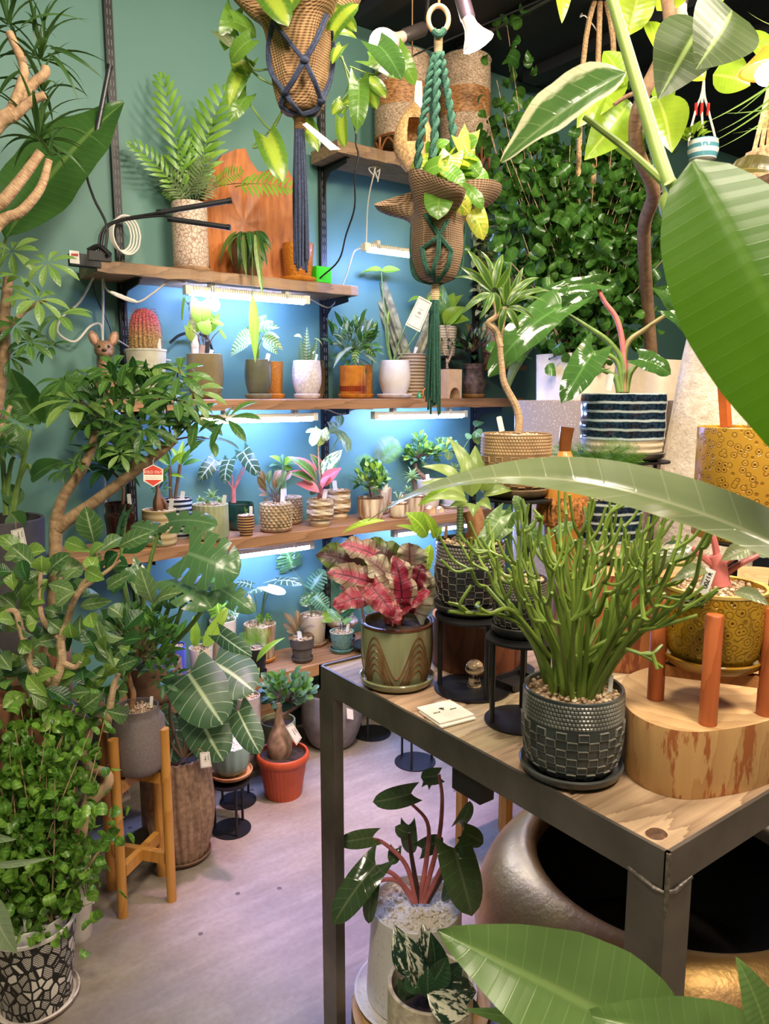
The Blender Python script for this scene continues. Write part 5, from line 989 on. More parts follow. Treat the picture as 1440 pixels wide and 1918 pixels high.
# velvet philodendron in the tall ribbed vase
t = Plant('velvet_philodendron', 'philodendron with big veined heart leaves in a tall twisted-rib clay vase', 'plant', 342, 1412, 1600, 104, ('h', 0.0), [(.86, 0), (.92, .04), (1.14, .3), (1.20, .5), (1.12, .75), (1.0, .96), (1, 1)], plain('tan_fired_clay', (164, 132, 108), .9, var=.18, nsc=60.0, bump=.3), 'soil', (plain('tan_clay_saucer', (124, 96, 76), .9), 'tan clay saucer under the tall ribbed vase', 1.06), sub=5, n=210, mod=lambda a, z, i: 1 + .085 * abs(math.cos(12 * a + i * .07)) - .05)
t.d = t.d
t.L([(353, 1262, 417, 1358, 116, -.14, -.2), (400, 1242, 476, 1296, 112, -.08, -.14), (372, 1340, 418, 1426, 92, -.10, -.16), (446, 1332, 487, 1412, 58, -.10, -.16), (412, 1188, 472, 1230, 38, -.02, -.05), (332, 1366, 318, 1442, 44, .02, .0), (404, 1286, 440, 1330, 44, .0), (300, 1330, 330, 1380, 40, .06)], GLO, 'heart', .08, .12, up=.62, nv=12, nu=6)
for p in ([(342, 1418), (318, 1340), (330, 1280), (353, 1264)], [(346, 1418), (370, 1340), (392, 1270), (400, 1244)], [(344, 1418), (350, 1370), (371, 1342)], [(350, 1418), (420, 1370), (446, 1334)], [(340, 1418), (320, 1390), (331, 1368)]): t.stem(p, (.006, .004), plain('brown_stalk', (120, 98, 70), .6), 7)
papertag('bordered card hanging on the tall ribbed vase', [(374, 1410), (392, 1408), (396, 1436), (376, 1439)], 2.22, None, None, 2, True, [PD(383, 1410, 2.22), PD(366, 1404, 2.28), V((t.loc.x, t.loc.y, t.loc.z + t.h)) - FH * t.rt * .93 + RT * .02], logo=True)
# twisted ficus in the grey pot on its wooden stand
OAK = wood('honey_wood', (206, 150, 70), (168, 108, 44), 2, 1.2, .4)
A = PH(231, 1716, 0); B = PH(322, 1686, 0); Cc = PH(210, 1664, 0); Dd = PH(303, 1638, 0)
hs = hgt(A, 1385); T = Thing('plant_stand', 'honey-coloured wooden cross-brace stand holding the grey pot', 'stand', (A + B + Cc + Dd) / 4); ctr = (A + B + Cc + Dd) / 4
for p in (A, B, Cc, Dd): T.part('leg', MB().tube([p, V((p.x, p.y, hs))], .0145, 14, 0), OAK)
for (a, b) in ((A, Dd), (B, Cc)):
    for z in (.12, hs - .17):
        d = (b - a).normalized(); s = d.cross(UPZ) * .010; a2, b2 = a + d * .014 + UPZ * z, b - d * .014 + UPZ * z
        if (a, b) == (B, Cc): a2 = a2 + UPZ * .001
        T.part('cross_bar', MB().add([a2 - s, a2 + s, b2 + s, b2 - s, a2 - s + UPZ * .035, a2 + s + UPZ * .035, b2 + s + UPZ * .035, b2 - s + UPZ * .035], [(3, 2, 1, 0), (4, 5, 6, 7), (0, 1, 5, 4), (1, 2, 6, 5), (2, 3, 7, 6), (3, 0, 4, 7)]), OAK, smooth=False)
zs = hs - .17 + .037
m_gr = plain('grey_stoneware', (112, 100, 98), .6, var=.08, nsc=160.0)
t = Plant('twisted_ficus', 'bushy ficus on a bent stem in a grey shouldered pot on the honey wood stand', 'plant', 256, 1322, 1440, 80, ('d', depth(ctr + UPZ * .7), zs), [(1.12, 0), (1.2, .03), (1.24, .12), (1.24, .78), (1.06, .86), (1, .92), (1, 1)], m_gr, 'pebble', (m_gr, 'grey saucer under the shouldered grey pot', 1.15))
t.stem([(246, 1326), (250, 1300), (244, 1280), (240, 1250), (252, 1215), (250, 1180)], (.009, .005), bark('ficus_bark', (170, 126, 84), (112, 78, 50)), 8, 'trunk')
t.crown(258, 1200, 84, 70, 200, 34, 13, [G_DK, SCH, G_MID], 'ovate', .16, rd, STEMB, .7, .1); t.crown(300, 1260, 40, 30, 30, 28, 10, [G_MID, G_DK], 'ovate', .08, rd); t.stake(284, 1304, 283, 1322, 6)
papertag('white bordered card hanging below the grey pot on the stand', [(222, 1478), (240, 1468), (244, 1496), (226, 1504)], depth(ctr + UPZ * .4) + .02, None, None, 2, True, [PD(231, 1472, 2.15), PD(236, 1458, 2.16), t.loc - FH * t.rt * 1.2 + UPZ * .03], logo=True)
# celadon pot on nested black stands
def stand(lb, loc, r, h, cat='stand', n=3, a0=.4, hole=None, rr=None):
    T = Thing('metal_stand', lb, cat, loc, 'round black metal stands'); loc = V(loc)
    T.part('base_plate', MB().lathe([(.001, 0), (r, 0), (r, .004), (.001, .004)], 40, loc, caps=False), BLACKM); T.part('top_plate', MB().lathe([(.001, h - .004), (rr or r, h - .004), (rr or r, h), (.001, h)], 40, loc, caps=False), BLACKM)
    for k in range(n):
        a = a0 + 2 * PI * k / n; q = loc + V((r * .86 * math.cos(a), r * .86 * math.sin(a), 0)); T.part('rod', MB().tube([q + V((0, 0, .003)), q + V((0, 0, h - .003))], .0048, 8, 0), BLACKM)
    return T
l1 = PH(434, 1553, 0); hA = hgt(l1, 1462); stand('lower round black stand under the celadon pot', l1, 36 * depth(l1) / F, hA)
l2 = PH(446, 1500, 0); hB = hgt(l2, 1404); stand('black round stand behind the one with the celadon pot', l2, 34 * depth(l2) / F, hB)
CELA = glaze('celadon', (128, 156, 136), (108, 136, 118), .25)
t = Plant('celadon_pot_plant', 'dark-stemmed plant in white gravel in a wavy-ribbed celadon pot', 'plant', 431, 1392, 1450, 72, ('d', depth(l1 + UPZ * hA), hA + .012), P_CUP, CELA, 'white', (wood('saucer_wood', (204, 146, 92), (160, 104, 60), 0, 1.5), 'turned wooden saucer under the celadon pot', 1.12), sub=5, n=84, mod=rib(14, .02))
t.stem([(428, 1390), (426, 1370), (428, 1352)], .010, plain('black_stem', (58, 40, 34), .8), 9, 'trunk'); t.stem([(428, 1352), (440, 1340), (448, 1332)], .004, STEMG)
t = Plant('grey_cylinder_plant', 'lime-leaved plant in a straight grey pot behind the veined philodendron', 'plant', 462, 1302, 1404, 50, ('d', depth(l2 + UPZ * hB), hB + .001), P_CYL, plain('warm_grey', (168, 156, 148), .5, var=.04), 'pebble')
t.L([(456, 1296, 440, 1262, 18), (460, 1296, 466, 1240, 22), (466, 1290, 486, 1250, 20), (450, 1290, 430, 1275, 18)], G_LIMEV, 'ovate', stems=STEMG)
# terracotta plastic pot with the swollen-root ficus
t = Plant('swollen_ficus', 'ficus bonsai with a fat bulbous trunk in a terracotta plastic pot', 'plant', 531, 1408, 1486, 96, ('h', 0.0), P_RIM, TERRA, 'soil', n=128, mod=lambda a, z, i: 1 + (.012 * math.cos(32 * a) if i in (1, 2) else 0))
bt = hgt(t.top, 1335); 
t.part('trunk', MB().lathe([(.034, -.01), (.043, .02), (.045, .05), (.036, .09), (.022, .125), (.014, .16), (.013, bt - t.top.z), (.008, bt - t.top.z + .04)], 24, t.top + V((-.012, 0, 0)), lambda a, z, i: 1 + .08 * math.cos(2 * a + i)), plain('swollen_bark', (140, 112, 88), .8, var=.25, nsc=30.0, bump=.4))
JAD = leafmat('leaf_jade', (106, 142, 110), (74, 112, 80), (170, 190, 160), .25, rough=.25)
t.crown(540, 1296, 54, 34, 170, 22, 14, [JAD, JAD, G_MID], 'obov', .12, rd, BRNST, .7, .25); t.stem([(524, 1340), (510, 1320), (500, 1300)], (.007, .004), BRNST); t.stem([(530, 1340), (560, 1320), (575, 1305)], (.007, .004), BRNST)
papertag('tilted bordered card tied to the fat bulbous trunk', [(535, 1362), (548, 1354), (565, 1382), (555, 1396)], t.d - .07, None, None, 2, True, [PD(540, 1360, t.d - .07), PD(532, 1357, t.d - .04), PD(527, 1360, t.d - .005)])
t = Plant('yellow_pot', 'yellow glazed pot with amber saucer behind the terracotta pot', 'plant', 497, 1316, 1364, 36, ('Y', 2.72, .36), P_TAP2, glaze('mustard_yellow', (206, 160, 44), (170, 120, 24), .25), 'soil', (plain('amber_saucer', (198, 124, 36), .35), 'amber saucer under the yellow glazed pot', 1.15))
t.L([(495, 1310, 488, 1280, 18), (500, 1308, 510, 1275, 20), (497, 1312, 484, 1310, 16)], G_DK, 'obov', stems=STEMG)
solid('wooden_block', 'plain block stool under the yellow glazed pot', 'stool', MB().box((t.loc.x - .04, t.loc.y - .04, 0), (t.loc.x + .04, t.loc.y + .04, t.loc.z - .0105)), SHELFW, smooth=False)
t = Plant('moss_pot', 'mossy green pale-rimmed pot just behind the terracotta pot', 'pot', 521, 1348, 1396, 66, ('Y', 2.58, 0.0), P_RND, glaze('moss_green', (150, 150, 112), (110, 116, 80), .5), 'soil', sub=3)
t = Plant('round_grey_pot', 'large round grey stone planter on the floor under the lowest shelf', 'pot', 622, 1292, 1392, 100, ('h', 0.0), [(.62, 0), (.85, .08), (1.1, .38), (1.15, .6), (1.06, .88), (1, 1)], plain('grey_stone', (124, 116, 114), .75, var=.08, nsc=40.0, bump=.15), 'soil', sub=4, n=48)
papertag('small white card on the round grey stone planter', [(649, 1326), (661, 1330), (662, 1348), (650, 1346)], t.d - t.rt * 1.08, None, None, 0, False)
# snakeskin pot with the curly ficus
m = NT('snakeskin_print'); co = m.co(); sx_, sy_, sz_ = (m.n('SeparateXYZ', q, Vector=co) for q in range(3)); uv = m.n('CombineXYZ', X=m.math('ARCTAN2', sy_, sx_), Y=m.math('MULTIPLY', sz_, 9.0)); uvw = m.n('Mapping', Vector=uv, Scale=(4.4, 4.0, 1))
vo = m.n('TexVoronoi', feature='DISTANCE_TO_EDGE', Vector=uvw, Scale=1.0); cell = m.n('TexVoronoi', 1, Vector=uvw, Scale=1.0)
fine = m.n('TexVoronoi', feature='DISTANCE_TO_EDGE', Vector=m.n('Mapping', Vector=uv, Scale=(26, 24, 1), Rotation=(0, 0, .7)), Scale=1.0, Randomness=.12)
f = m.math('MINIMUM', m.ramp(vo, .08, .12), m.math('MAXIMUM', m.ramp(fine, .10, .2), m.math('GREATER_THAN', m.math('FRACT', m.math('MULTIPLY', m.n('SeparateXYZ', 0, Vector=cell), 7.0)), .75)))
m.P(Base_Color=m.mix(f, lin((24, 22, 22)), lin((226, 218, 206))), Roughness=.5).bump(f, .2, .002); SNAKE = m.m
SPK = glaze('speckled_white', (214, 200, 190), (176, 160, 150), .4, 'speck', .7)
t = Plant('curly_ficus', 'curly-leaved ficus bush in a black and white snakeskin pot', 'plant', 70, 1722, 1872, 154, ('h', 0.0), P_TAP2, SNAKE, 'soil', (SPK, 'speckled white saucer under the snakeskin pot', 1.0), n=64, lip=plain('white_lip', (220, 212, 204), .4), wall=.05, sub=3)
ip = t.loc + V((0, 0, t.h * .45)); rr = t.rt * .86; t.part('inner_pot', MB().lathe([(rr * .8, 0), (rr, t.h * .62), (rr * 1.02, t.h * .66), (rr * .95, t.h * .66), (rr * .93, t.h * .55), (.001, t.h * .54)], 48, ip, caps=False), WHITEP)
def curly(T, cx, pts, spread, n, size, root, mat, seed, twigr=.0022, singles=285, dz=.12, d0=0.0, tall=30):
    """bush of shoots with rolled little leaves: the larger ones single objects, the rest one mesh"""
    rd = random.Random(seed); tw = MB(); bulk = MB(); cnt = 0; me0 = [withmat(curlme(k), mat) for k in range(3)]; cands = []
    for (x0, y0, x1, y1, dd) in pts:
        a, b = T.P(x0, y0, dd * .3 + d0), T.P(x1, y1, dd + d0); mid = a.lerp(b, .5) + V((rd.uniform(-.03, .03), rd.uniform(-.03, .03), .02)); P = spline([a, mid, b], 8); tw.tube([a, mid, b], (twigr, twigr * .5), 5, 5)
        L = (b - a).length; k = int(L / (size * .30))
        for i in range(k):
            s = i / max(1, k - 1); 
            if s < .06: continue
            q = P[min(len(P) - 1, int(s * (len(P) - 1) + rd.random()))]; off = V((rd.gauss(0, 1), rd.gauss(0, 1), rd.gauss(0, .8))) * spread * (1 - .65 * s) * .5; c = q + off; c.y = min(c.y, WY - .05)
            cands.append(c)
    rd.shuffle(cands); cands = cands[:n]; cands.sort(key=lambda c: depth(c))
    for i, c in enumerate(cands):
        d = V((rd.uniform(-1, 1), rd.uniform(-1, 1), rd.uniform(-.6, 1))).normalized(); nn = V((rd.uniform(-1, 1), rd.uniform(-1, 1), rd.uniform(-.2, 1))); s = size * rd.uniform(.75, 1.15); M = lmat(c, c + d * s, s, nn)
        if i < singles: T.put('leaf', me0[i % 3], None, M)
        else:
            me = curlme(i % 3); bulk.add([M @ v.co for v in me.vertices], [tuple(p.vertices) for p in me.polygons], CURLUV)
    T.part('twigs', tw, TANST, kind='stuff')
    if bulk.v: T.part('foliage', bulk, mat, kind='stuff')
_CM = {}; CURLUV = []
def curlme(k):
    if k in _CM: return _CM[k]
    mb = MB(); n = 6; vs = []; uv = []
    for i in range(n + 1):
        v = i / n; a = (1.7 + .75 * k) * v; r = .46; w = 1.0 * math.sqrt(max(.02, 1 - (1.9 * v - .95) ** 2)) * .5
        for u in (-1, -.5, 0, .5, 1): vs.append((u * w, r * math.sin(a), r * (1 - math.cos(a)) + .12 * u * u * w)); uv.append((.5 + u * .5, v))
    mb.add(vs, [(i * 5 + j, i * 5 + j + 1, i * 5 + j + 6, i * 5 + j + 5) for i in range(n) for j in range(4)], uv); _CM[k] = mb.me('leaf_curly')
    if not CURLUV: CURLUV.extend(uv)
    return _CM[k]
rd = random.Random(8); t.d = t.d + .0
pts = [(70 + rd.uniform(-35, 35), 1725, 70 + rd.uniform(-1, 1) * 105 * (1 if k % 3 else .6), 1330 + (k % 7) * 42 + rd.uniform(-25, 25), rd.uniform(-.10, .12)) for k in range(64)]
pts += [(80, 1720, 232, 1530, -.05), (90, 1720, 190, 1590, -.05), (80, 1720, 200, 1330, .0), (70, 1720, 172, 1296, .05), (60, 1720, 10, 1360, 0), (85, 1720, 185, 1440, .0)]
curly(t, 70, pts, .10, 1900, .029, None, CURL, 3)
t.stake(46, 1716, 50, 1745, 7, None, -.05)
# white tapered pot with the bent driftwood-like trunk
t = Plant('bent_trunk_plant', 'thick bent pale trunk in a white tapered pot behind the curly ficus', 'plant', 140, 1606, 1752, 76, ('h', 0.0), P_TAP2, plain('white_ceramic', (222, 214, 204), .35, var=.03), 'soil')
PT = plain('pale_trunk', (184, 154, 118), .8, var=.2, nsc=30.0, bump=.3)
t.stem([(140, 1612), (152, 1560), (160, 1515), (180, 1492), (202, 1468), (198, 1448), (170, 1438), (158, 1415), (166, 1380), (170, 1350)], (.018, .010), PT, 12, 'trunk')
mb = MB().lathe([(t.rt * .9, t.h * .97), (t.rt * 1.06, t.h * 1.03), (t.rt * .9, t.h * 1.12), (t.rt * .5, t.h * 1.16)], 32, t.loc, lambda a, z, i: 1 + .09 * math.sin(5 * a + i)); t.part('burlap_wrap', mb, weave('burlap', (150, 112, 74), (96, 68, 42), 620.0))
t.rosette(t.P(170, 1345), 14, .12, .04, G_MID, 'obov', -.3, 1.2)
papertag('bordered price card on a jute string in front of the white tapered pot', [(143, 1652), (172, 1642), (177, 1692), (148, 1703)], 1.96, None, None, 4, True, [PD(157, 1650, 1.96), PD(155, 1632, 1.98), PD(158, 1612, 2.0)])
# mottled leaf poking in at the bottom corner
t = Plant('mottled_leaf_plant', 'mottled long-leaved plant poking in beside the snakeskin pot', 'plant', -260, 1600, 1700, 150, ('d', 1.7, 0), P_TAP2, CHAR, 'soil'); t.d = 1.6
MOT = leafmat('leaf_mottled', (150, 168, 130), (120, 146, 104), mode='varieg', c3=(84, 112, 72), vein=(190, 200, 160))
t.L([(-20, 1676, 32, 1786, 62, -.05, -.07), (-20, 1620, 96, 1606, 14, -.03, -.03), (-40, 1560, 32, 1572, 20, .0)], MOT, 'ovate', .08, .2, up=.8, nv=12)
t.stem([(-200, 1600), (-90, 1560), (-20, 1676)], .006, STEMG); t.stem([(-200, 1600), (-90, 1580), (-20, 1620)], .005, STEMG); t.stem([(-200, 1600), (-90, 1540), (-40, 1560)], .005, STEMG)
# ---------------------------------------------------------------- the steel-framed table
TH = .92; TX0, TX1, TY0, TY1 = .816, 1.98, .4985, 1.345
T = Thing('display_table', 'steel-framed display table with wide weathered timber boards', 'table', ((TX0 + TX1) / 2, (TY0 + TY1) / 2, 0))
for k, (x, y, a, b) in enumerate(((TX0, TY0, .058, .058), (TX0, TY1 - .056, .024, .056), (TX1 - .058, TY0, .058, .058), (TX1 - .058, TY1 - .056, .058, .056))):
    T.part('leg', MB().box((x, y, 0), (x + a, y + b, TH - .05)), STEEL, smooth=False)
ap = .05; lip = .0045
for a, b in (((TX0, TY0, TH - ap), (TX0 + .006, TY1, TH + lip)), ((TX0, TY0, TH - ap), (TX1, TY0 + .006, TH + lip)), ((TX0, TY1 - .006, TH - ap), (TX1, TY1, TH + lip)), ((TX1 - .006, TY0, TH - ap), (TX1, TY1, TH + lip))): T.part('apron', MB().box(a, b), STEEL, smooth=False)
mb = MB()
for dz, r in ((0, .003), (0, .0025)):
    mb.tube([(TX0 + .001, TY0 + .058, TH - ap + .004 + dz * .0), (TX0 + .001, TY0 + .001, TH - ap - .002), (TX0 + .058, TY0 + .001, TH - ap - .002)], r, 6, 3)
mb.tube([(TX0, TY0, TH - ap - .03), (TX0, TY0, TH + lip)], .0035, 6, 0); T.part('weld_bead', mb, plain('weld', (132, 124, 116), .35, .8, .25, 120.0, .3), kind='stuff')
nb = 5; bw = (TY1 - TY0 - .012) / nb; rd = random.Random(2)
for k in range(nb):
    y0 = TY0 + .006 + k * bw + .0008; o = T.part('board', plankmb(TX0 + .0065, TX1 - .0065, y0, y0 + bw - .0022, TH - .03, TH, .0006, 8, k), wood('table_board_%d' % k, (204 - 6 * (k % 3), 174 - 5 * (k % 2), 140), (112 - 5 * (k % 2), 82, 58), 0, 1.1 + .15 * (k % 3), .5, 19.0 + k), smooth=False)
    if k == 0:
        q = PH(1229, 1562, TH); T.part('knot', MB().lathe([(.0001, .0012), (.006, .0010), (.012, .0006), (.0125, 0)], 24, V((q.x, q.y, TH)), lambda a, z, i: 1 + .25 * abs(math.cos(a)), caps=False), plain('dark_knot', (88, 58, 38), .6, var=.3, nsc=120.0), o)
T.part('under_bracket', MB().box((TX0 + .008, .85, TH - .095), (TX0 + .04, .92, TH - .031)), BLACKM, smooth=False)
# begonia
m_beg = glaze('olive_drip', (138, 140, 104), (116, 108, 74), .2, 'drip', .6)
t = Plant('rex_begonia', 'red and silver rex begonia in an olive pot with wave-relief lines', 'plant', 743, 1162, 1278, 134, ('h', TH), [(.80, 0), (.86, .04), (.95, .25), (1.0, .6), (1, 1)], m_beg, 'soil', (m_beg, 'olive saucer with a brown rim under the begonia', 1.06), sub=4, n=64, lip=plain('brown_lip', (92, 54, 36), .25))
def rad(t, z):
    for (r0, z0), (r1, z1) in zip(t.prof, t.prof[1:]):
        if z0 <= z <= z1: return r0 + (r1 - r0) * ((z - z0) / max(1e-6, z1 - z0))
    return t.prof[-1][0]
mb = MB(); fa = math.atan2(CAM.y - t.loc.y, CAM.x - t.loc.x)
for k in range(6):
    run = []
    for i in range(181):
        a = 2 * PI * i / 180; z = t.h * (.52 + .34 * math.cos(5 * (a - fa - .62)) - .15 * k + (.08 * k if math.cos(5 * (a - fa - .62)) > .3 else 0) * .5)
        if z > t.h * .03: run.append(t.loc + V((math.cos(a) * rad(t, z) * 1.002, math.sin(a) * rad(t, z) * 1.002, z)))
        else:
            if len(run) > 2: mb.tube(run, .0019, 5, 0)
            run = []
    if len(run) > 2: mb.tube(run, .0019, 5, 0)
t.part('wave_relief', mb, plain('relief_brown', (112, 78, 48), .25), t.pot, 'stuff')
BV = (70, 24, 34)
B_GRN = leafmat('begonia_green', (112, 124, 56), (84, 100, 48), BV, 1.0, 6.0, 1.1, vw=.2, mode='center', c3=(64, 40, 36), rough=.4)
B_RED = leafmat('begonia_red', (136, 34, 58), (112, 28, 48), (60, 12, 28), 1.0, 6.0, 1.1, vw=.2, mode='edge', c3=(168, 150, 124), rough=.4)
B_RED2 = leafmat('begonia_crimson', (160, 38, 64), (124, 28, 50), (88, 18, 38), 1.0, 6.0, 1.1, vw=.2, mode='edge', c3=(150, 84, 84), rough=.4)
B_SIL = leafmat('begonia_silver', (170, 162, 138), (146, 138, 112), (92, 54, 56), 1.0, 6.0, 1.1, vw=.2, mode='center', c3=(128, 100, 88), rough=.4)
B_PNK = leafmat('begonia_pink_silver', (158, 138, 118), (136, 116, 92), (96, 44, 58), 1.0, 6.0, 1.1, vw=.2, mode='center', c3=(168, 66, 88), rough=.4)
def beg(rows, mt): t.L(rows, mt, 'begonia', .09, .22, .075, up=.66, stems=PINKST, r=.003, nv=14, nu=6)
beg([(672, 1058, 592, 1038, 58, .03, .02), (742, 1054, 676, 1020, 56, .01, .0), (706, 1064, 640, 1084, 44, .05, .03), (720, 1040, 690, 1016, 40, .05, .05)], B_GRN)
beg([(736, 1096, 684, 1044, 60, -.03, -.03), (766, 1066, 766, 1016, 60, .01, .0), (772, 1146, 796, 1062, 56, .01, .02), (792, 1130, 808, 1078, 46, .04, .03), (712, 1092, 740, 1048, 40, .03, .03)], B_SIL)
beg([(700, 1040, 636, 1020, 46, -.01, -.02), (702, 1094, 612, 1072, 50, -.03, -.05), (684, 1112, 636, 1100, 40, .0, .0)], B_PNK)
beg([(752, 1122, 738, 1040, 54, -.07, -.06), (778, 1094, 790, 1056, 46, .0, .0)], B_RED)
beg([(694, 1116, 622, 1136, 42, -.05, -.08), (696, 1100, 738, 1154, 46, -.09, -.11), (757, 1136, 806, 1106, 28, -.05, -.06), (736, 1136, 743, 1168, 30, -.08, -.1), (764, 1106, 774, 1150, 34, .0)], B_RED2)
t.stake(676, 1128, 682, 1166, 5, None, -.03)
# checkered pots
def checker(t, mat, core, cols=22, rows=7, top=.66, bead_rows=6, beads=60):
    """raised squares below, a band of small beads above"""
    me = {}; rd = random.Random(1)
    for j in range(rows):
        z0 = t.h * (.04 + (top - .04) * j / rows); z1 = t.h * (.04 + (top - .04) * (j + 1) / rows) - .001; r0, r1 = rad(t, z0), rad(t, z1); w0 = 2 * PI / cols
        for i in range(cols):
            if (i + j) % 2: continue
            key = j
            if key not in me:
                mb = MB(); e = .0034 * t.rt / .09; vs = []
                for dz, ins, out in ((0, 0, -.0005), (0, .035, e), (0, .085, e), (0, .12, e * .6)):
                    for a, z, r in ((-w0 / 2, z0, r0), (w0 / 2, z0, r0), (w0 / 2, z1, r1), (-w0 / 2, z1, r1)):
                        aa = a * (1 - ins * 2); zz = (z0 + z1) / 2 + (z - (z0 + z1) / 2) * (1 - ins * 2); vs.append(((r + out) * math.cos(aa), (r + out) * math.sin(aa), zz))
                mb.add(vs, [(k * 4 + q, k * 4 + (q + 1) % 4, k * 4 + 4 + (q + 1) % 4, k * 4 + 4 + q) for k in range(3) for q in range(4)] + [(12, 13, 14, 15)])
                q = mb.me('raised_square', False); q.materials.append(mat); q.materials.append(core); me[key] = q
                for pi, pg in enumerate(q.polygons): pg.material_index = 1 if pi >= 8 else 0
            obj('raised_square', me[key], mat, t.pot, Matrix.Rotation(i * w0 + .07, 4, 'Z'))
    mb = MB(); z0 = t.h * (top + .02); dz = (t.h * .97 - z0) / bead_rows
    for j in range(bead_rows):
        z = z0 + (j + .5) * dz; r = rad(t, z); s = PI * r / beads * .8
        for i in range(beads):
            a = 2 * PI * (i + .5 * (j % 2)) / beads; c = V((r * math.cos(a), r * math.sin(a), z)); tn = V((-math.sin(a), math.cos(a), 0)) * s; o = V((math.cos(a), math.sin(a), 0)) * s * .55; u = V((0, 0, dz * .40))
            mb.add([t.loc + c + q for q in (-tn - u, tn - u, tn + u, -tn + u, o - tn * .55 - u * .5, o + tn * .55 - u * .5, o + tn * .55 + u * .5, o - tn * .55 + u * .5)], [(0, 1, 5, 4), (1, 2, 6, 5), (2, 3, 7, 6), (3, 0, 4, 7), (4, 5, 6, 7)])
    t.part('bead_band', mb, mat, t.pot, 'stuff', False)
P_CHK = [(.62, 0), (.74, .02), (.88, .10), (.96, .28), (1.0, .55), (1, 1)]
SLATE = plain('slate_glaze', (70, 76, 76), .22, var=.14, nsc=16.0); SLATER = plain('slate_relief', (136, 134, 124), .25, var=.16, nsc=30.0); SLATES = plain('slate_saucer', (76, 78, 76), .3, var=.1)
BLKG = plain('charcoal_glaze', (42, 42, 44), .25, var=.1, nsc=16.0); BLKR = plain('charcoal_relief', (124, 118, 108), .28, var=.15, nsc=30.0); BLKS = plain('charcoal_saucer', (58, 58, 58), .3)
TANG = plain('taupe_glaze', (140, 112, 80), .35, var=.1, nsc=16.0); TANR = plain('taupe_relief', (184, 152, 114), .35, var=.12, nsc=30.0)
t = Plant('pencil_cactus', 'bushy green pencil cactus in the slate checkered pot at the table front', 'plant', 1068, 1284, 1442, 184, ('h', TH), P_CHK, SLATE, 'pebble', (SLATES, 'slate saucer under the pencil cactus pot', 1.06), sub=5, n=72, wall=.06); checker(t, SLATER, SLATE, 30, 6, .66, 6, 84)
PEN = leafmat('pencil_green', (136, 158, 66), (92, 120, 46), vs=.0, rough=.4, tr=.12); rd = random.Random(12)
def pencil(T, n):
    for k in range(n):
        a = rd.uniform(0, 2 * PI); q = T.rt * .55 * math.sqrt(rd.random()); b = T.top + V((q * math.cos(a), q * math.sin(a), 0)); lean = V((math.cos(a), math.sin(a), 0)) * rd.uniform(.05, .80) ; h = rd.uniform(.125, .21) * (1 - .2 * lean.length)
        e = b + V((lean.x * h, lean.y * h, h)); mid = b.lerp(e, .5) + V((rd.uniform(-.009, .009), rd.uniform(-.009, .009), 0)) - lean * .02; mb = MB().tube([b, mid, e], (.0042, .0034), 7); nodes = [(e, (e - mid).normalized(), .0032, 2)]
        while nodes:
            p, d, r, lv = nodes.pop()
            for _ in range(rd.choice((1, 2, 2)) if lv > 0 else 0):
                dd = (d + V((rd.uniform(-.8, .8), rd.uniform(-.8, .8), rd.uniform(-.35, .55)))).normalized(); L = rd.uniform(.035, .077); m2 = p + dd * L * .5 + V((0, 0, -.006)); e2 = p + (dd + V((0, 0, .22))).normalized() * L
                mb.tube([p, m2, e2], (r, r * .82), 6, 4); nodes.append((e2, dd, r * .82, lv - 1))
        T.part('branch', mb, PEN)
pencil(t, 52)
for pts in ([(1020, 1240, -.02), (990, 1180, -.06), (930, 1150, -.08), (880, 1150, -.1), (840, 1145, -.12)], [(1030, 1230, -.04), (960, 1145, -.08), (915, 1150, -.1), (870, 1148, -.12)], [(1080, 1230, -.04), (1160, 1190, -.06), (1230, 1175, -.08), (1306, 1152, -.10)], [(1100, 1230, -.02), (1180, 1165, -.02), (1220, 1120, -.02), (1246, 1112, -.02)], [(1050, 1240, 0), (980, 1120, 0), (960, 1060, 0), (930, 1040, 0), (900, 1045, 0)], [(1090, 1230, 0), (1180, 1080, .04), (1230, 1030, .04), (1246, 960, .04)], [(1110, 1240, -.05), (1150, 1215, -.06), (1200, 1225, -.08), (1240, 1250, -.08)], [(1070, 1230, -.03), (1030, 1080, -.05), (1010, 1010, -.05), (1016, 965, -.05)], [(1060, 1235, .03), (1100, 1080, .03), (1130, 1000, .03), (1150, 950, .03)]):
    P = [t.P(*p) for p in pts]; mb = MB().tube(P, (.004, .0025), 7); e = P[-1]
    for _ in range(2): mb.tube([P[-2], P[-2].lerp(e, .5) + V((0, 0, .01)), e + V((rd.uniform(-.04, .04), rd.uniform(-.02, .02), rd.uniform(.0, .04)))], (.0032, .0024), 6)
    t.part('branch', mb, PEN)
t.stake(1145, 1264, 1142, 1296, 8)
# nested card stack, mushroom, tray
for k, (lb, of) in enumerate((('lower cream card of the two lying on the table', (4, 4)), ('upper cream card with a tiny leaf print lying on the table', (0, 0)))):
    c = [PH(x + of[0], y + of[1], TH) for x, y in ((780, 1332), (842, 1317), (888, 1345), (823, 1362))]; z0 = TH + .0015 + k * .0035; q = [V((p.x, p.y, z0)) for p in c] + [V((p.x, p.y, z0 + .0025)) for p in c]
    T = Thing('folded_card', lb, 'card', q[0], 'cream cards on the table'); T.part('card', MB().add(q, [(3, 2, 1, 0), (4, 5, 6, 7), (0, 1, 5, 4), (1, 2, 6, 5), (2, 3, 7, 6), (3, 0, 4, 7)]), PAPER, smooth=False)
mid = (q[4] + q[5] + q[6] + q[7]) / 4; ex = (q[5] - q[4]).normalized(); ey = (q[4] - q[7]).normalized(); mb = MB()
for k in range(5): a = -.5 + k * .25; mb.tube([mid + ey * .004 + UPZ * .0004, mid + ex * (.011 * math.sin(a)) + ey * (.004 + .011 * math.cos(a)) + UPZ * .0004], .0006, 4, 0)
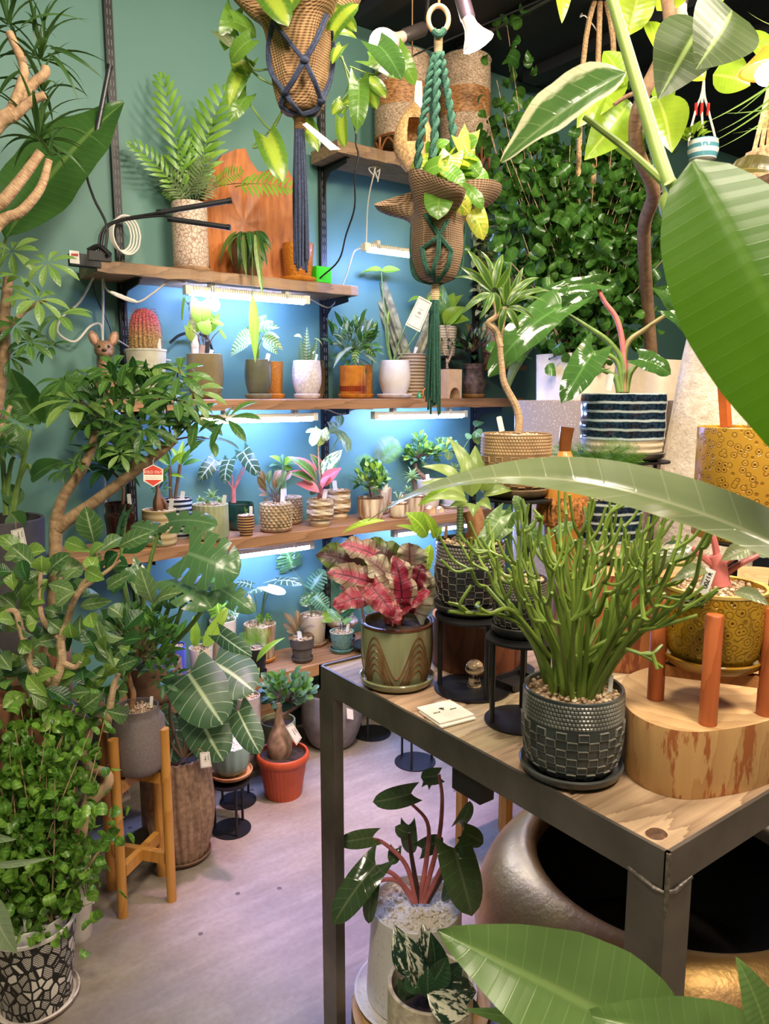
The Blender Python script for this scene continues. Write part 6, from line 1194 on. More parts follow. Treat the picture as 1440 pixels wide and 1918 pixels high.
T.part('leaf_print', mb, INK, kind='stuff'); text(T, 'barrel', mid - ex * .018 + UPZ * .0003, ex, ey, .006, INK); text(T, 'plants', mid + ex * .018 + UPZ * .0003, ex, ey, .006, INK)
p = PH(888, 1288, TH); k = depth(p) / F; m = NT('banded_agate'); n = m.noise(m.co((20, 20, 70)), 1.0, 4.0, .6); m.P(Base_Color=m.mix(m.ramp(n, .42, .6), lin((36, 30, 30)), lin((206, 176, 140))), Roughness=.12); AGA = m.m
p.z = TH + .0045
T = Thing('stone_mushroom', 'polished banded stone mushroom standing under the black stand', 'ornament', p); T.part('stem', MB().lathe([(13 * k, 0), (11 * k, 10 * k), (9 * k, 24 * k), (9 * k, 32 * k)], 20, p), AGA)
T.part('cap', MB().lathe([(7 * k, 28 * k), (16 * k, 27 * k), (18 * k, 33 * k), (15 * k, 43 * k), (8 * k, 49 * k), (.0005, 51 * k)], 24, p), AGA)
a = PH(962, 1286, TH); mb = MB().box((a.x - .025, a.y - .025, TH + .0005), (a.x + .05, a.y + .035, TH + .006)).box((a.x - .025, a.y - .025, TH + .006), (a.x + .05, a.y - .026, TH + .016)).box((a.x - .03, a.y + .031, TH + .006), (a.x + .05, a.y + .035, TH + .016)).box((a.x - .03, a.y - .026, TH + .006), (a.x - .026, a.y + .031, TH + .016)).box((a.x + .046, a.y - .026, TH + .006), (a.x + .05, a.y + .031, TH + .016))
solid('small_tray', 'small black tray lying behind the shorter black stand', 'tray', mb, plain('black_tray', (36, 34, 36), .35), smooth=False)
# black stands with checkered pots
la = PH(884, 1290, TH); ha = hgt(la, 1150) - TH; stand('taller black table stand carrying the charcoal checkered pot', la, 71 * depth(la) / F, ha, a0=-1.9)
lb_ = PH(973, 1350, TH); hb = hgt(lb_, 1192) - TH; stand('shorter black table stand nearest the pencil cactus', lb_, 66 * depth(lb_) / F, hb, a0=-1.4)
t = Plant('agave_attenuata', 'green fleshy-leaved agave on a short trunk in a charcoal checkered pot', 'plant', 880, 1012, 1128, 128, ('d', depth(la + UPZ * ha), TH + ha + .001), P_CHK, BLKG, 'pebble', (BLKS, 'charcoal saucer under the agave pot', 1.06), sub=5, n=72, wall=.06); checker(t, BLKR, BLKG, 24, 6, .64, 6, 66)
AG = leafmat('leaf_agave', (148, 166, 92), (108, 134, 70), vs=.08); t.stem([(886, 1012), (892, 985), (884, 955)], (.018, .020), bark('agave_trunk', (176, 126, 80), (112, 72, 44)), 10, 'trunk')
t.L([(884, 930, 872, 852, 44, -.02, -.02), (886, 925, 838, 818, 30, .03, .04), (890, 925, 890, 834, 34, .04, .05), (870, 922, 790, 874, 40, .0, -.02), (872, 930, 786, 906, 28, -.05, -.08), (876, 940, 800, 936, 24, -.08, -.12), (900, 920, 950, 866, 26, .0, -.02), (890, 945, 886, 968, 26, -.08, -.12), (876, 945, 840, 950, 20, -.06, -.1), (905, 930, 960, 920, 26, .0, .02), (896, 940, 920, 955, 24, -.05, -.08)], AG, 'lance', .16, .3, up=.5, nv=10)
t.stem([(862, 1010), (862, 945)], (.009, .006), leafmat('leaf_snake', (150, 164, 118), (128, 150, 104), vs=.15, mode='stripe', c3=(74, 104, 70), nv=12.0, k=.2), 8, 'side_shoot'); t.stake(836, 985, 834, 1008, 6, plain('brown_tag', (150, 120, 92), .6))
t.L([(842, 915, 782, 948, 20, .06), (812, 1010, 792, 960, 24, .08), (800, 1005, 760, 960, 50, .12), (790, 1010, 740, 985, 24, .12), (818, 1010, 830, 985, 16, .06), (720, 975, 640, 1000, 14, .10), (806, 1020, 800, 1080, 24, .08)], G_LIME, 'lance', .14, stems=None)
t = Plant('micans_philodendron', 'small veined-leaf philodendron in the smaller charcoal checkered pot', 'plant', 974, 1082, 1176, 100, ('d', depth(lb_ + UPZ * hb), TH + hb + .001), P_CHK, BLKG, 'pebble', (BLKS, 'charcoal saucer under the smaller checkered pot', 1.08), sub=5, n=60, wall=.06); checker(t, BLKR, BLKG, 24, 6, .64, 6, 60)
PHV = leafmat('leaf_ribbed_green', (112, 140, 84), (84, 116, 66), (160, 180, 120), .6, 7.0, 1.1)
t.L([(938, 968, 884, 1040, 34, -.04, -.08), (960, 960, 940, 1000, 28, -.02), (978, 960, 962, 928, 28), (940, 955, 905, 985, 22, .0), (990, 985, 1000, 1035, 30, -.02), (1040, 1000, 1075, 980, 26, .06), (1000, 1000, 1030, 1040, 24), (950, 990, 910, 1020, 22)], PHV, 'heart', .12, .15, stems=STEMG, up=.7)
t.stem([(974, 1080), (982, 1030), (985, 970), (978, 935)], (.005, .003), STEMG)
# logs
LOGB = wood('log_bark', (204, 160, 104), (170, 122, 70), 2, .8, .6, 12.0, (160, 92, 46)); LOGD = wood('red_log_bark', (128, 72, 42), (84, 46, 28), 2, .9, .55, 12.0, (92, 44, 26))
def log(lb, outline, z0, z1, side, cap, nm='log_slab', seed=0):
    """a slice of trunk: outline of world xy points, bark side and sawn top"""
    n = len(outline) * 6; P = spline([V((x, y, 0)) for x, y in outline] + [V((*outline[0], 0))], 6)[:-1]; cx = sum(p.x for p in P) / len(P); cy = sum(p.y for p in P) / len(P); N = len(P); vs = []; rr = random.Random(seed)
    rows = [(0, .99), (.12, 1), (.5, 1.0), (.9, 1.0), (1, .992)]
    for f, s in rows:
        for i, p in enumerate(P): q = s + .006 * math.sin(i * 2.3 + f * 9) * (0 < f < 1); vs.append((cx + (p.x - cx) * q, cy + (p.y - cy) * q, z0 + (z1 - z0) * f))
    T = Thing(nm, lb, 'log', (cx, cy, z0)); T.part('bark_side', MB().add(vs, [(j * N + i, j * N + (i + 1) % N, (j + 1) * N + (i + 1) % N, (j + 1) * N + i) for j in range(4) for i in range(N)]), side)
    mb = MB(); mb.add([(cx + (p.x - cx) * .992, cy + (p.y - cy) * .992, z1 + .0002) for p in P] + [(cx, cy, z1 + .0004)], [(i, (i + 1) % N, N) for i in range(N)]); T.part('sawn_face', mb, cap); return T
ztop = hgt(PH(1300, 1497, TH), 1370); out = [PH(x, y, ztop) for x, y in ((1158, 1306), (1166, 1272), (1200, 1254), (1250, 1244), (1330, 1236), (1420, 1222), (1520, 1222), (1570, 1262), (1530, 1318), (1440, 1350), (1380, 1364), (1300, 1372), (1236, 1362), (1186, 1338))]
log('big pale log slab with peeling reddish bark at the table front', [(p.x, p.y) for p in out], TH + .0005, ztop, LOGB, endgrain('log_end', (214, 178, 126), (176, 132, 84), .05, .03), seed=1)
def circ(c, r, n=12, e=.06, s=0): rr = random.Random(s); return [(c.x + r * (1 + rr.uniform(-e, e)) * math.cos(2 * PI * k / n), c.y + r * (1 + rr.uniform(-e, e)) * math.sin(2 * PI * k / n)) for k in range(n)]
c = PH(885, 1248, TH); c = V((c.x + .03, c.y + .02, 0)); zt = hgt(c, 1150); log('dark reddish stump standing behind the taller black stand', circ(c, 84 * depth(V((c.x, c.y, TH))) / F, 12, .03, 2), TH + .0005, zt, LOGD, endgrain('stump_end', (190, 140, 92), (150, 100, 60)), 'stump', 2)
c2 = PH(1150, 1218, TH); z2 = hgt(c2, 1052); log('upright trunk section under the small striped pot', circ(c2, 122 * depth(c2) / F, 12, .05, 3), TH + .0005, z2, wood('trunk_bark', (176, 112, 62), (134, 76, 40), 2, .8, .6, 12.0, (120, 60, 32)), endgrain('trunk_end', (206, 164, 112), (166, 118, 74)), 'stump', 3)
c3 = PH(1420, 1190, TH); z3 = hgt(c3, 1080); log('upright trunk section partly hidden by the mustard pot', circ(c3, 90 * depth(c3) / F, 12, .05, 4), TH + .0005, z3, wood('trunk_bark2', (186, 120, 68), (140, 84, 44), 2, .8, .6, 12.0, (160, 74, 34)), endgrain('trunk_end', (206, 164, 112), (166, 118, 74)), 'stump', 4)
# dowel stand with the mustard pot
DOW = wood('red_dowel', (190, 104, 56), (150, 72, 36), 2, 1.0, .4); f_, l_, r_ = PH(1325, 1356, ztop), PH(1227, 1309, ztop), PH(1432, 1338, ztop); b_ = l_ + r_ - f_; ctr = (f_ + l_ + r_ + b_) / 4
hL = hgt(f_, 1152); T = Thing('dowel_stand', 'low reddish dowel stand on the log slab', 'stand', V((ctr.x, ctr.y, ztop)))
for p in (f_, l_, r_, b_): T.part('leg', xform(MB(), [(.0001, 0), (.0128, 0), (.0128, hL - ztop - .002), (.0112, hL - ztop), (.0001, hL - ztop)], V((p.x, p.y, ztop + .0006)), V((p.x, p.y, hL)), 20, caps=False), DOW)
zb = ztop + .042
for k, (a, b) in enumerate(((f_, b_), (l_, r_))):
    d = (b - a).normalized(); s = d.cross(UPZ) * .007; a2, b2 = V((a.x, a.y, zb)) + d * .012, V((b.x, b.y, zb)) - d * .012; u = UPZ * (.017 + .0005 * k)
    T.part('cross_bar', MB().add([a2 - s, a2 + s, b2 + s, b2 - s, a2 - s + u, a2 + s + u, b2 + s + u, b2 - s + u], [(3, 2, 1, 0), (4, 5, 6, 7), (0, 1, 5, 4), (1, 2, 6, 5), (2, 3, 7, 6), (3, 0, 4, 7)]), wood('pale_bar', (196, 132, 74), (160, 98, 52), 0), smooth=False)
m = NT('mustard_ring_glaze'); co = m.co(); v1 = m.n('TexVoronoi', Vector=co, Scale=62.0)
ring = m.math('SINE', m.math('MULTIPLY', v1, 21.0)); hole = m.ramp(v1, .17, .10); f = m.math('MULTIPLY', m.math('MAXIMUM', m.math('MULTIPLY', m.ramp(ring, .2, .9), .45), hole), 1.0)
m.P(Base_Color=m.mix(f, m.mix(m.ramp(m.noise(co, 14.0), .3, .7), lin((186, 142, 36)), lin((150, 116, 30))), lin((96, 52, 14))), Roughness=.16).bump(m.math('SUBTRACT', 1.0, f), .5, .004); MUST = m.m
t = Plant('mustard_pot_plant', 'pink-stemmed philodendron in a glossy mustard pot with ring dimples', 'plant', 1341, 1096, 1222, 182, ('d', depth(V((ctr.x, ctr.y, 1.06))), zb + .0182), P_CHK, MUST, 'pebble', (glaze('mustard_saucer', (180, 134, 34), (140, 100, 24), .2), 'mustard saucer resting on the dowel stand', 1.0), sub=5, n=64, wall=.06, lip=plain('mustard_lip', (222, 190, 110), .2))
t.stem([(1350, 1098), (1345, 1060), (1336, 1040)], (.015, .010), PINKST, 10, 'trunk'); 
for p in ([(1345, 1065), (1312, 1040), (1296, 1026)], [(1345, 1065), (1372, 1045), (1400, 1030)], [(1345, 1060), (1336, 1010), (1320, 990)], [(1350, 1080), (1380, 1060), (1420, 1040)]): t.stem(p, (.006, .004), PINKST, 7)
PV = leafmat('leaf_white_splash', (92, 112, 76), (70, 92, 60), mode='varieg', c3=(224, 216, 206), vs=.2); GP = leafmat('leaf_grey_olive', (128, 138, 100), (100, 116, 78), (176, 170, 140), .3)
t.L([(1296, 1024, 1220, 1040, 32, -.02, -.02), (1290, 1034, 1216, 1078, 34, .0, .02), (1322, 1068, 1256, 1090, 30, -.08, -.12), (1320, 992, 1300, 960, 40, .02), (1404, 1028, 1350, 1050, 36, -.02), (1376, 1108, 1440, 1134, 30, -.10, -.14), (1410, 1040, 1450, 1010, 40, .0)], [PV, GP, GP, GP, GP, GP, GP], 'ovate', .12, .25, up=.6)
b, e = t.P(1315, 1112, -.085), t.P(1332, 1066, -.08); xx, yy, zz, L = frame(b, e, -FW); o = t.part('price_label', MB().add([b - xx * .0075, b + xx * .0075, e + xx * .0075, e - xx * .0075] + [q - zz * .001 for q in (b - xx * .0075, b + xx * .0075, e + xx * .0075, e - xx * .0075)], [(0, 1, 2, 3), (7, 6, 5, 4), (0, 4, 5, 1), (1, 5, 6, 2), (2, 6, 7, 3), (3, 7, 4, 0)]), WHITEP, smooth=False)
text(t, '\u00a51700', b.lerp(e, .55) + zz * .0004, -yy, xx, .0095, INK, 'lettering', None)
a0 = math.atan2(CAM.y - t.loc.y, CAM.x - t.loc.x) - .38
rl = t.rt + .0008; zl = hgt(t.loc + V((math.cos(a0), math.sin(a0), 0)) * rl, 1127) - t.loc.z; mb = MB(); n = 8
for i in range(n + 1):
    a = a0 + (i / n - .5) * .38
    for z in (-.0055, .0055): mb.v.append(tuple(t.loc + V((rl * math.cos(a), rl * math.sin(a), zl + z))))
mb.f = [(2 * i, 2 * i + 2, 2 * i + 3, 2 * i + 1) for i in range(n)]; mb.uv = [(.5, .5)] * len(mb.v); t.part('pot_label', mb, plain('dark_green_label', (30, 70, 52), .4))
nrm = V((math.cos(a0), math.sin(a0), 0)); tx = UPZ.cross(nrm); text(t, 'barrel plants', t.loc + nrm * (rl + .0006) + UPZ * zl + tx * .002, tx, UPZ, .0058, PAPER)
papertag('small bordered white card lying on the dowel stand bar', [(1226, 1246), (1256, 1237), (1286, 1257), (1246, 1262)], depth(l_) - .01, None, None, 1, True)
# taupe checkered pot with dracaena, striped pots, gourd
def hstand(lb, px, pyt, d, r, H, n=3, a0=.4):
    q = PD(px, pyt, d); zt = hgt(q, pyt); return stand(lb, V((q.x, q.y, H)), r * .66 * d / F, zt - H, n=n, a0=a0, rr=r * d / F), zt
_, zt = hstand('tall black stand carrying the taupe checkered pot', 967, 932, 1.561, 66, TH + .0005)
t = Plant('dracaena', 'striped-leaf dracaena with a snaking trunk in a taupe checkered pot', 'plant', 967, 812, 910, 130, ('d', 1.561, zt + .0005), P_CHK, TANG, 'pebble', (plain('taupe_saucer', (112, 92, 66), .35), 'taupe saucer under the dracaena pot', 1.0), sub=5, n=72, wall=.06); checker(t, TANR, TANG, 28, 6, .64, 6, 72)
t.stem([(970, 812), (972, 790), (966, 760), (945, 720), (940, 690), (936, 640), (942, 600), (946, 575)], (.0085, .005), STEMB, 8, 'trunk'); t.stem([(937, 650), (928, 620), (914, 605), (930, 590), (926, 560)], (.007, .005), STEMB, 8, 'trunk')
DRA = leafmat('leaf_dracaena', (78, 112, 46), (54, 88, 36), mode='edge', c3=(122, 146, 66), vs=.1)
t.L([(922, 540, 875, 468, 17, -.02), (920, 545, 862, 500, 17), (918, 550, 862, 590, 15), (922, 540, 900, 470, 14, .04), (926, 538, 942, 476, 16, .02), (922, 548, 898, 598, 14, -.05), (926, 548, 930, 590, 15, -.05), (918, 545, 850, 520, 13, .05), (930, 540, 958, 490, 15)], DRA, 'strap', .14, .35)
t.L([(950, 572, 988, 540, 17, -.03), (950, 568, 1010, 520, 17), (956, 575, 1020, 565, 15, -.02), (948, 566, 952, 505, 16, .03), (952, 570, 980, 500, 14, .04), (948, 578, 970, 620, 15, -.04), (952, 576, 1000, 600, 14, -.03), (944, 570, 922, 530, 14, .05), (955, 568, 1030, 545, 14, .04), (948, 578, 938, 625, 14, -.05)], DRA, 'strap', .16, .35)
t.stake(934, 780, 940, 808, 10)
NAVY2 = NT('navy_band_glaze'); m = NAVY2; co = m.co(); z = m.n('SeparateXYZ', 2, Vector=co); u = m.math('ADD', z, m.math('MULTIPLY', m.noise(co, 30.0, 3.0), .006)); st = m.ramp(m.math('SINE', m.math('MULTIPLY', u, 310.0)), .45, .95); n3 = m.noise(co, 160.0)
col = m.mix(st, m.mix(m.ramp(n3, .4, .7), lin((14, 20, 34)), lin((36, 62, 84))), lin((176, 190, 190))); hz = m.ramp(u, .040, .043)
m.P(Base_Color=m.mix(hz, lin((222, 204, 174)), col), Roughness=m.math('SUBTRACT', .5, m.math('MULTIPLY', hz, .4))); NAVYM = m.m
P_NAV = [(.84, 0), (.93, .05), (.97, .2), (1.0, .4), (1, 1)]
def throwrings(a, z, i): return 1 + .012 * math.sin(i * 1.25)
def navy(*a, **k): return Plant(*a, sub=8, n=64, mod=throwrings, wall=.06, **k)
t = navy('asparagus_fern', 'feathery asparagus fern in the smaller navy and cream banded pot', 'plant', 1140, 932, 1036, 124, ('d', depth(c2 + UPZ * .2), z2 + .001), P_NAV, NAVYM, 'pebble', saucer=(BLKS, 'charcoal saucer under the smaller banded pot', 1.02))
ASP = leafmat('leaf_asparagus', (92, 136, 54), (58, 102, 38), vs=.0); rd = random.Random(6)
fr(t, [(1138 + rd.uniform(-20, 20), 905 + rd.uniform(-25, 5), 1125 + rd.uniform(-95, 95), 862 + rd.uniform(-38, 25), 60 + rd.uniform(-10, 12), rd.uniform(-.05, .05), rd.uniform(-.12, .10)) for _ in range(46)] + [(1120, 880, 1012, 842, 30, -.02, -.05), (1110, 870, 1040, 838, 30)], ASP, FINE, .3); t.stem([(1140, 932), (1136, 905), (1138, 885)], .003, STEMG); t.stake(1122, 915, 1120, 935, 8)
hs_, zt = hstand('black rod stand carrying the big navy and cream banded pot', 1190, 862, 1.77, 62, TH + .0005, 3, 1.2)
t = navy('variegated_philodendron', 'white-splashed philodendron with thick stalks in the bigger navy and cream banded pot', 'plant', 1168, 738, 842, 154, ('d', 1.76, zt + .0005), P_NAV, NAVYM, 'pebble', saucer=(BLKS, 'charcoal saucer under the bigger banded pot', 1.05))
PW = leafmat('leaf_glossy_splash', (70, 104, 48), (48, 82, 36), mode='varieg', vth=.63, c3=(222, 222, 196), vs=.2, rough=.12, tr=.15)
PWG = leafmat('leaf_glossy_dark', (66, 100, 46), (48, 82, 36), vs=.25, rough=.12, tr=.15)
for p, m_ in (([(1165, 735), (1166, 680), (1140, 640), (1100, 612), (1048, 580)], STEMG), ([(1168, 735), (1168, 660), (1156, 600), (1132, 565), (1118, 535)], PINKST), ([(1170, 735), (1172, 650), (1210, 615), (1262, 580)], plain('olive_stalk', (128, 116, 66), .4)), ([(1166, 735), (1160, 690), (1145, 668), (1112, 660)], STEMG), ([(1172, 735), (1180, 700), (1200, 675)], STEMG), ([(1160, 735), (1150, 705), (1120, 690)], STEMG)): t.stem(p, (.008, .0045), m_, 9, 'stalk')
t.L([(1052, 576, 914, 706, 78, -.02, -.10), (1118, 532, 1000, 556, 34, .0, .02), (1112, 658, 1052, 755, 62, -.06, -.14), (1196, 672, 1256, 702, 46, -.04, -.06), (1262, 580, 1330, 640, 60, -.04), (1118, 538, 1040, 590, 50, .05), (1246, 544, 1290, 610, 50, .0), (1122, 692, 1062, 728, 26, -.02)], [PW, PW, PWG, PWG, PW, PWG, PW, PWG], 'heart', .12, .3, .02, up=.6, nv=14, nu=6); t.stake(1144, 700, 1138, 732, 12)
# carved gourd bird
p = PD(1050, 1056, 1.60); p.z = z2 + .001; zt = hgt(p, 858); k = 1.60 / F; zn = hgt(p, 800)
p = V((p.x, p.y, TH + .001)) if False else p
GOU = plain('polished_gourd', (196, 132, 60), .3, var=.14, nsc=12.0); DKW = plain('polished_dark_wood', (112, 66, 34), .2, var=.2, nsc=14.0)
T = Thing('carved_gourd', 'orange-brown carved wooden gourd with a dark polished neck and bark frill', 'ornament', p); H = zt - p.z
T.part('lower_body', MB().lathe([(20 * k, 0), (26 * k, H * .08), (34 * k, H * .30), (40 * k, H * .52)], 28, p), GOU); T.part('bark_frill', MB().lathe([(42 * k, H * .44), (47 * k, H * .52), (45 * k, H * .62), (42 * k, H * .68)], 96, p, lambda a, z, i: 1 + .05 * math.sin(31 * a + i) + .03 * math.sin(17 * a)), plain('shaggy_bark', (168, 110, 56), .9, var=.35, nsc=120.0, bump=.8))
T.part('upper_body', MB().lathe([(42 * k, H * .66), (42 * k, H * .76), (37 * k, H * .88), (26 * k, H * .96), (14 * k, H * 1.02), (11 * k, H * 1.06)], 28, p), GOU); T.part('neck', MB().tube([p + UPZ * H, p + UPZ * (H + (zn - zt) * .5), p + UPZ * (zn - p.z) + RT * 3 * k], lambda v: (10 + 3 * v) * k, 14, 6), DKW)
# ---------------------------------------------------------------- planters behind the table
BZ = .72; T = Thing('display_bench', 'dark timber bench behind the table, mostly hidden by planters', 'bench', (2.75, 1.35, 0)); DKT = wood('dark_bench_wood', (92, 64, 46), (60, 42, 32), 1)
T.part('bench_top', MB().box((2.1, .45, BZ - .04), (3.3, 2.25, BZ)).box((1.83, 1.40, BZ - .04), (2.1, 2.25, BZ)), DKT, smooth=False)
for x, y in ((2.13, .48), (3.22, .48), (2.13, 2.12), (3.22, 2.12)): T.part('leg', MB().box((x, y, 0), (x + .05, y + .05, BZ - .04)), DKT, smooth=False)
def sqpot(name, lb, cat, pxl, pxr, pyt, d, zb, mat, fill=True, taper=.86, rim=.012, rot=.0, rnd=True):
    c = PD((pxl + pxr) / 2, pyt, d); hw = (pxr - pxl) / 2 * d / F / 1.25; zt = hgt(c, pyt); T = Hang(name, lb, cat, V((c.x, c.y, zb))); T.d = d; T.sc = d / F; T.rt = hw; T.top = V((c.x, c.y, zt - .02)); T.P = lambda x, y, dd=0.0: PD(x, y, T.d + dd)
    q = lambda s, z: [c.xy.to_3d() + Matrix.Rotation(rot, 3, 'Z') @ V((x * s, y * s, 0)) + V((0, 0, z)) for x, y in ((-1, -1), (1, -1), (1, 1), (-1, 1))]
    if rnd: q = lambda s, z: [c.xy.to_3d() + V((math.copysign(abs(math.cos(a)) ** .35, math.cos(a)) * s, math.copysign(abs(math.sin(a)) ** .35, math.sin(a)) * s, z)) for a in [2 * PI * (k + .5) / 40 for k in range(40)]]
    vs = []; N = len(q(1, 0))
    for s, z in ((hw * taper * .97, zb), (hw * taper, zb + .006), (hw, zt - .004), (hw, zt), (hw - rim, zt), (hw - rim - .002, zt - .03)): vs += q(s, z)
    mb = MB().add(vs, [(j * N + i, j * N + (i + 1) % N, (j + 1) * N + (i + 1) % N, (j + 1) * N + i) for j in range(5) for i in range(N)] + [tuple(range(N))[::-1]]); T.pot = T.part('pot', mb, mat)
    T.part('soil', MB().add(q(hw - rim - .001, zt - .022), [tuple(range(N))]), SOIL, T.pot, smooth=False); return T
TERZ = glaze('terrazzo', (168, 150, 136), (214, 200, 184), .5, 'speck', 2.0); WHB = plain('white_planter', (226, 208, 184), .35, var=.03)
tz = sqpot('terrazzo_planter', 'wide grey terrazzo planter behind the banded pots', 'planter', 966, 1262, 750, 2.62, BZ, TERZ, taper=.97)
zt = hgt(PD(1114, 750, 2.62), 750)
t = sqpot('curly_ficus', 'tall curly-leaved ficus in a white rounded-square planter above the terrazzo', 'plant', 1006, 1166, 664, 3.15, BZ, WHB); rd = random.Random(31)
pts = [(1085 + rd.uniform(-45, 45), 660, 1105 + rd.uniform(-170, 150), 250 + (k % 8) * 42 + rd.uniform(-40, 30), rd.uniform(-.22, .14)) for k in range(92)]
pts += [(1010, 560, 948, 36, -.05), (1010, 560, 930, 150, -.05), (1015, 560, 905, 190, 0), (1020, 600, 918, 250, 0), (1000, 600, 925, 330, 0), (1120, 560, 1160, 130, -.1), (1130, 560, 1170, 170, -.1), (1010, 600, 930, 420, -.05), (1180, 600, 1225, 210, -.1)]
curly(t, 1085, pts, .20, 2900, .053, None, leafmat('leaf_curly_dark', (84, 128, 50), (44, 88, 34), vs=.2, rough=.25), 9, .003, 290)
# rubber tree
t = sqpot('rubber_tree', 'broad-leaved rubber tree on a rough trunk, in the white planter beside the curly ficus', 'plant', 1164, 1290, 676, 3.1, BZ, WHB); t.d = 2.15
RB = bark('rubber_bark', (150, 118, 88), (104, 78, 56)); t.stem([(1222, 690, .95), (1212, 560, .75), (1206, 430, .45), (1224, 360, .25), (1196, 290, .12), (1190, 230, .05), (1204, 180), (1236, 112), (1254, 50), (1246, -20), (1240, -60)], (.024, .016), RB, 12, 'trunk'); t.stem([(1206, 170), (1175, 180, -.02), (1150, 196, -.04)], (.007, .005), RB, 8, 'branch')
RUB = leafmat('leaf_rubber', (70, 88, 40), (54, 72, 34), (150, 172, 104), .45, 11.0, .8, rough=.42, vw=.05, tr=.3); RUBL = leafmat('leaf_rubber_lime', (176, 196, 60), (132, 168, 44), (206, 214, 110), .45, 11.0, .8, rough=.25, vw=.05, tr=.5)
t.L([(1372, 20, 1302, 130, 140, -.22, -.24), (1318, 40, 1232, 186, 128, -.12, -.14), (1052, -50, 1052, 44, 34, .0, -.02)], [RUB, RUB, RUBL], 'ovate', .08, .2, up=.85, nv=14, nu=6)
t.L([(1178, 66, 1204, -45, 70, .08, .06), (1170, 160, 1130, 96, 60, .08), (1160, 130, 1080, 240, 74, .12, .10), (1215, 40, 1228, 95, 40, .1), (1335, 140, 1405, 160, 84, .06), (1280, 120, 1320, 150, 60, .08), (1180, 190, 1094, 300, 84, .14, .1), (1230, 180, 1258, 286, 84, .08, .04), (1225, 130, 1240, 220, 60, .1), (1390, 60, 1440, 130, 70, .05), (1310, 10, 1350, -40, 60, .0), (1230, 20, 1290, -30, 60, .05), (1150, 250, 1180, 300, 60, .15)], RUBL, 'ovate', .08, .2, up=.9, nv=12)
# white stone vase
c = PD(1330, 800, 2.35); k = 2.35 / F; H = hgt(c, 545) - BZ; m = NT('rough_limestone'); co = m.co(); n = m.noise(co, 34.0, 5.0, .65); m.P(Base_Color=m.mix(m.ramp(n, .3, .7), lin((188, 172, 150)), lin((226, 212, 192))), Roughness=.9).bump(n, .7, .012)
pr = spline([(.10, 0, 0), (70 * k, 0, H * .03), (88 * k, 0, H * .22), (88 * k, 0, H * .42), (74 * k, 0, H * .62), (56 * k, 0, H * .82), (40 * k, 0, H * .96), (32 * k, 0, H)], 4)
T = Thing('stone_vase', 'tall pale rough stone vase behind the big banded pot', 'vase', V((c.x, c.y, BZ + .0005))); T.part('body', MB().lathe([(max(.001, p.x), p.z) for p in pr] + [(26 * k, H * .98), (24 * k, H * .8)], 40, T.loc, lambda a, z, i: 1 + .008 * math.sin(3 * a + i)), m.m)
# tall mustard cylinder with ring print on a stand
_, zt = hstand('black rod stand under the tall ring-patterned mustard planter', 1400, 1010, 1.33, 80, TH + .0005, 3, .9)
m = NT('ring_print_glaze'); co = m.co(); v1 = m.n('TexVoronoi', Vector=co, Scale=78.0, Randomness=.9); ring = m.ramp(m.math('ABSOLUTE', m.math('SUBTRACT', v1, .40)), .08, .02); hole = m.ramp(v1, .20, .11); f = m.math('MAXIMUM', m.math('MULTIPLY', ring, .55), hole)
m.P(Base_Color=m.mix(f, lin((206, 156, 56)), lin((116, 66, 14))), Roughness=.25).bump(m.math('SUBTRACT', 1.0, f), .5, .004)
t = Plant('ring_planter_tree', 'tall mustard cylinder with ring dimples and an orange stake, behind the mustard pot', 'plant', 1404, 800, 1004, 182, ('d', 1.33, zt + .0005), [(.98, 0), (1, .01), (1, 1)], m.m, 'pebble', n=64, wall=.05); t.stem([(1360, 800, -.02), (1352, 690, -.02)], .010, plain('orange_stake', (190, 96, 40), .5), 4, 'stake'); t.stem([(1410, 800), (1420, 600)], .010, STEMB)
t.L([(1420, 640, 1480, 560, 60), (1420, 640, 1400, 540, 50, .1)], RUB, 'ovate')
# ---------------------------------------------------------------- under and beside the table
c = PD(1256, 1602, 1.86); k = 1.86 / F; H = c.z; m = NT('aged_bronze'); co = m.co(); n = m.noise(co, 5.0, 5.0, .6); n2 = m.noise(co, 90.0, 3.0)
m.P(Base_Color=m.mix(m.ramp(n, .35, .65), lin((206, 166, 96)), lin((160, 124, 84))), Metallic=.75, Roughness=m.math('ADD', .28, m.math('MULTIPLY', n, .25))).bump(m.math('ADD', n2, m.math('MULTIPLY', n, 2.0)), .15, .006)
pr = spline([(.20, 0, .0), (.34, 0, .03), (.455, 0, .14), (.475, 0, .22), (.455, 0, .30), (.41, 0, .365), (.365, 0, .40), (.335, 0, .402), (.322, 0, .385), (.325, 0, .35)], 5); T = Thing('bronze_jar', 'huge wide-mouthed aged bronze jar under the table', 'jar', V((c.x, c.y, 0)))
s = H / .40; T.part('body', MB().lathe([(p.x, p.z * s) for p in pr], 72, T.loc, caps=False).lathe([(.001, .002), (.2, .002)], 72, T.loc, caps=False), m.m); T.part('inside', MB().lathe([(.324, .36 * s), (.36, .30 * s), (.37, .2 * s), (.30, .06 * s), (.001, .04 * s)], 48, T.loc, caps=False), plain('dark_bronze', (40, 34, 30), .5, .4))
CRW = glaze('cream_stone', (230, 224, 214), (214, 206, 194), .45, 'speck', 1.2); c = PH(786, 1872, .10); lr = 132 * depth(c) / F
log('round log slice under the white gravel pot', circ(c, lr, 12, .04, 7), .0005, .092, wood('slice_bark', (150, 112, 72), (92, 66, 42), 2), endgrain('log_end', (214, 178, 126), (176, 132, 84)), 'log_slab', 7)
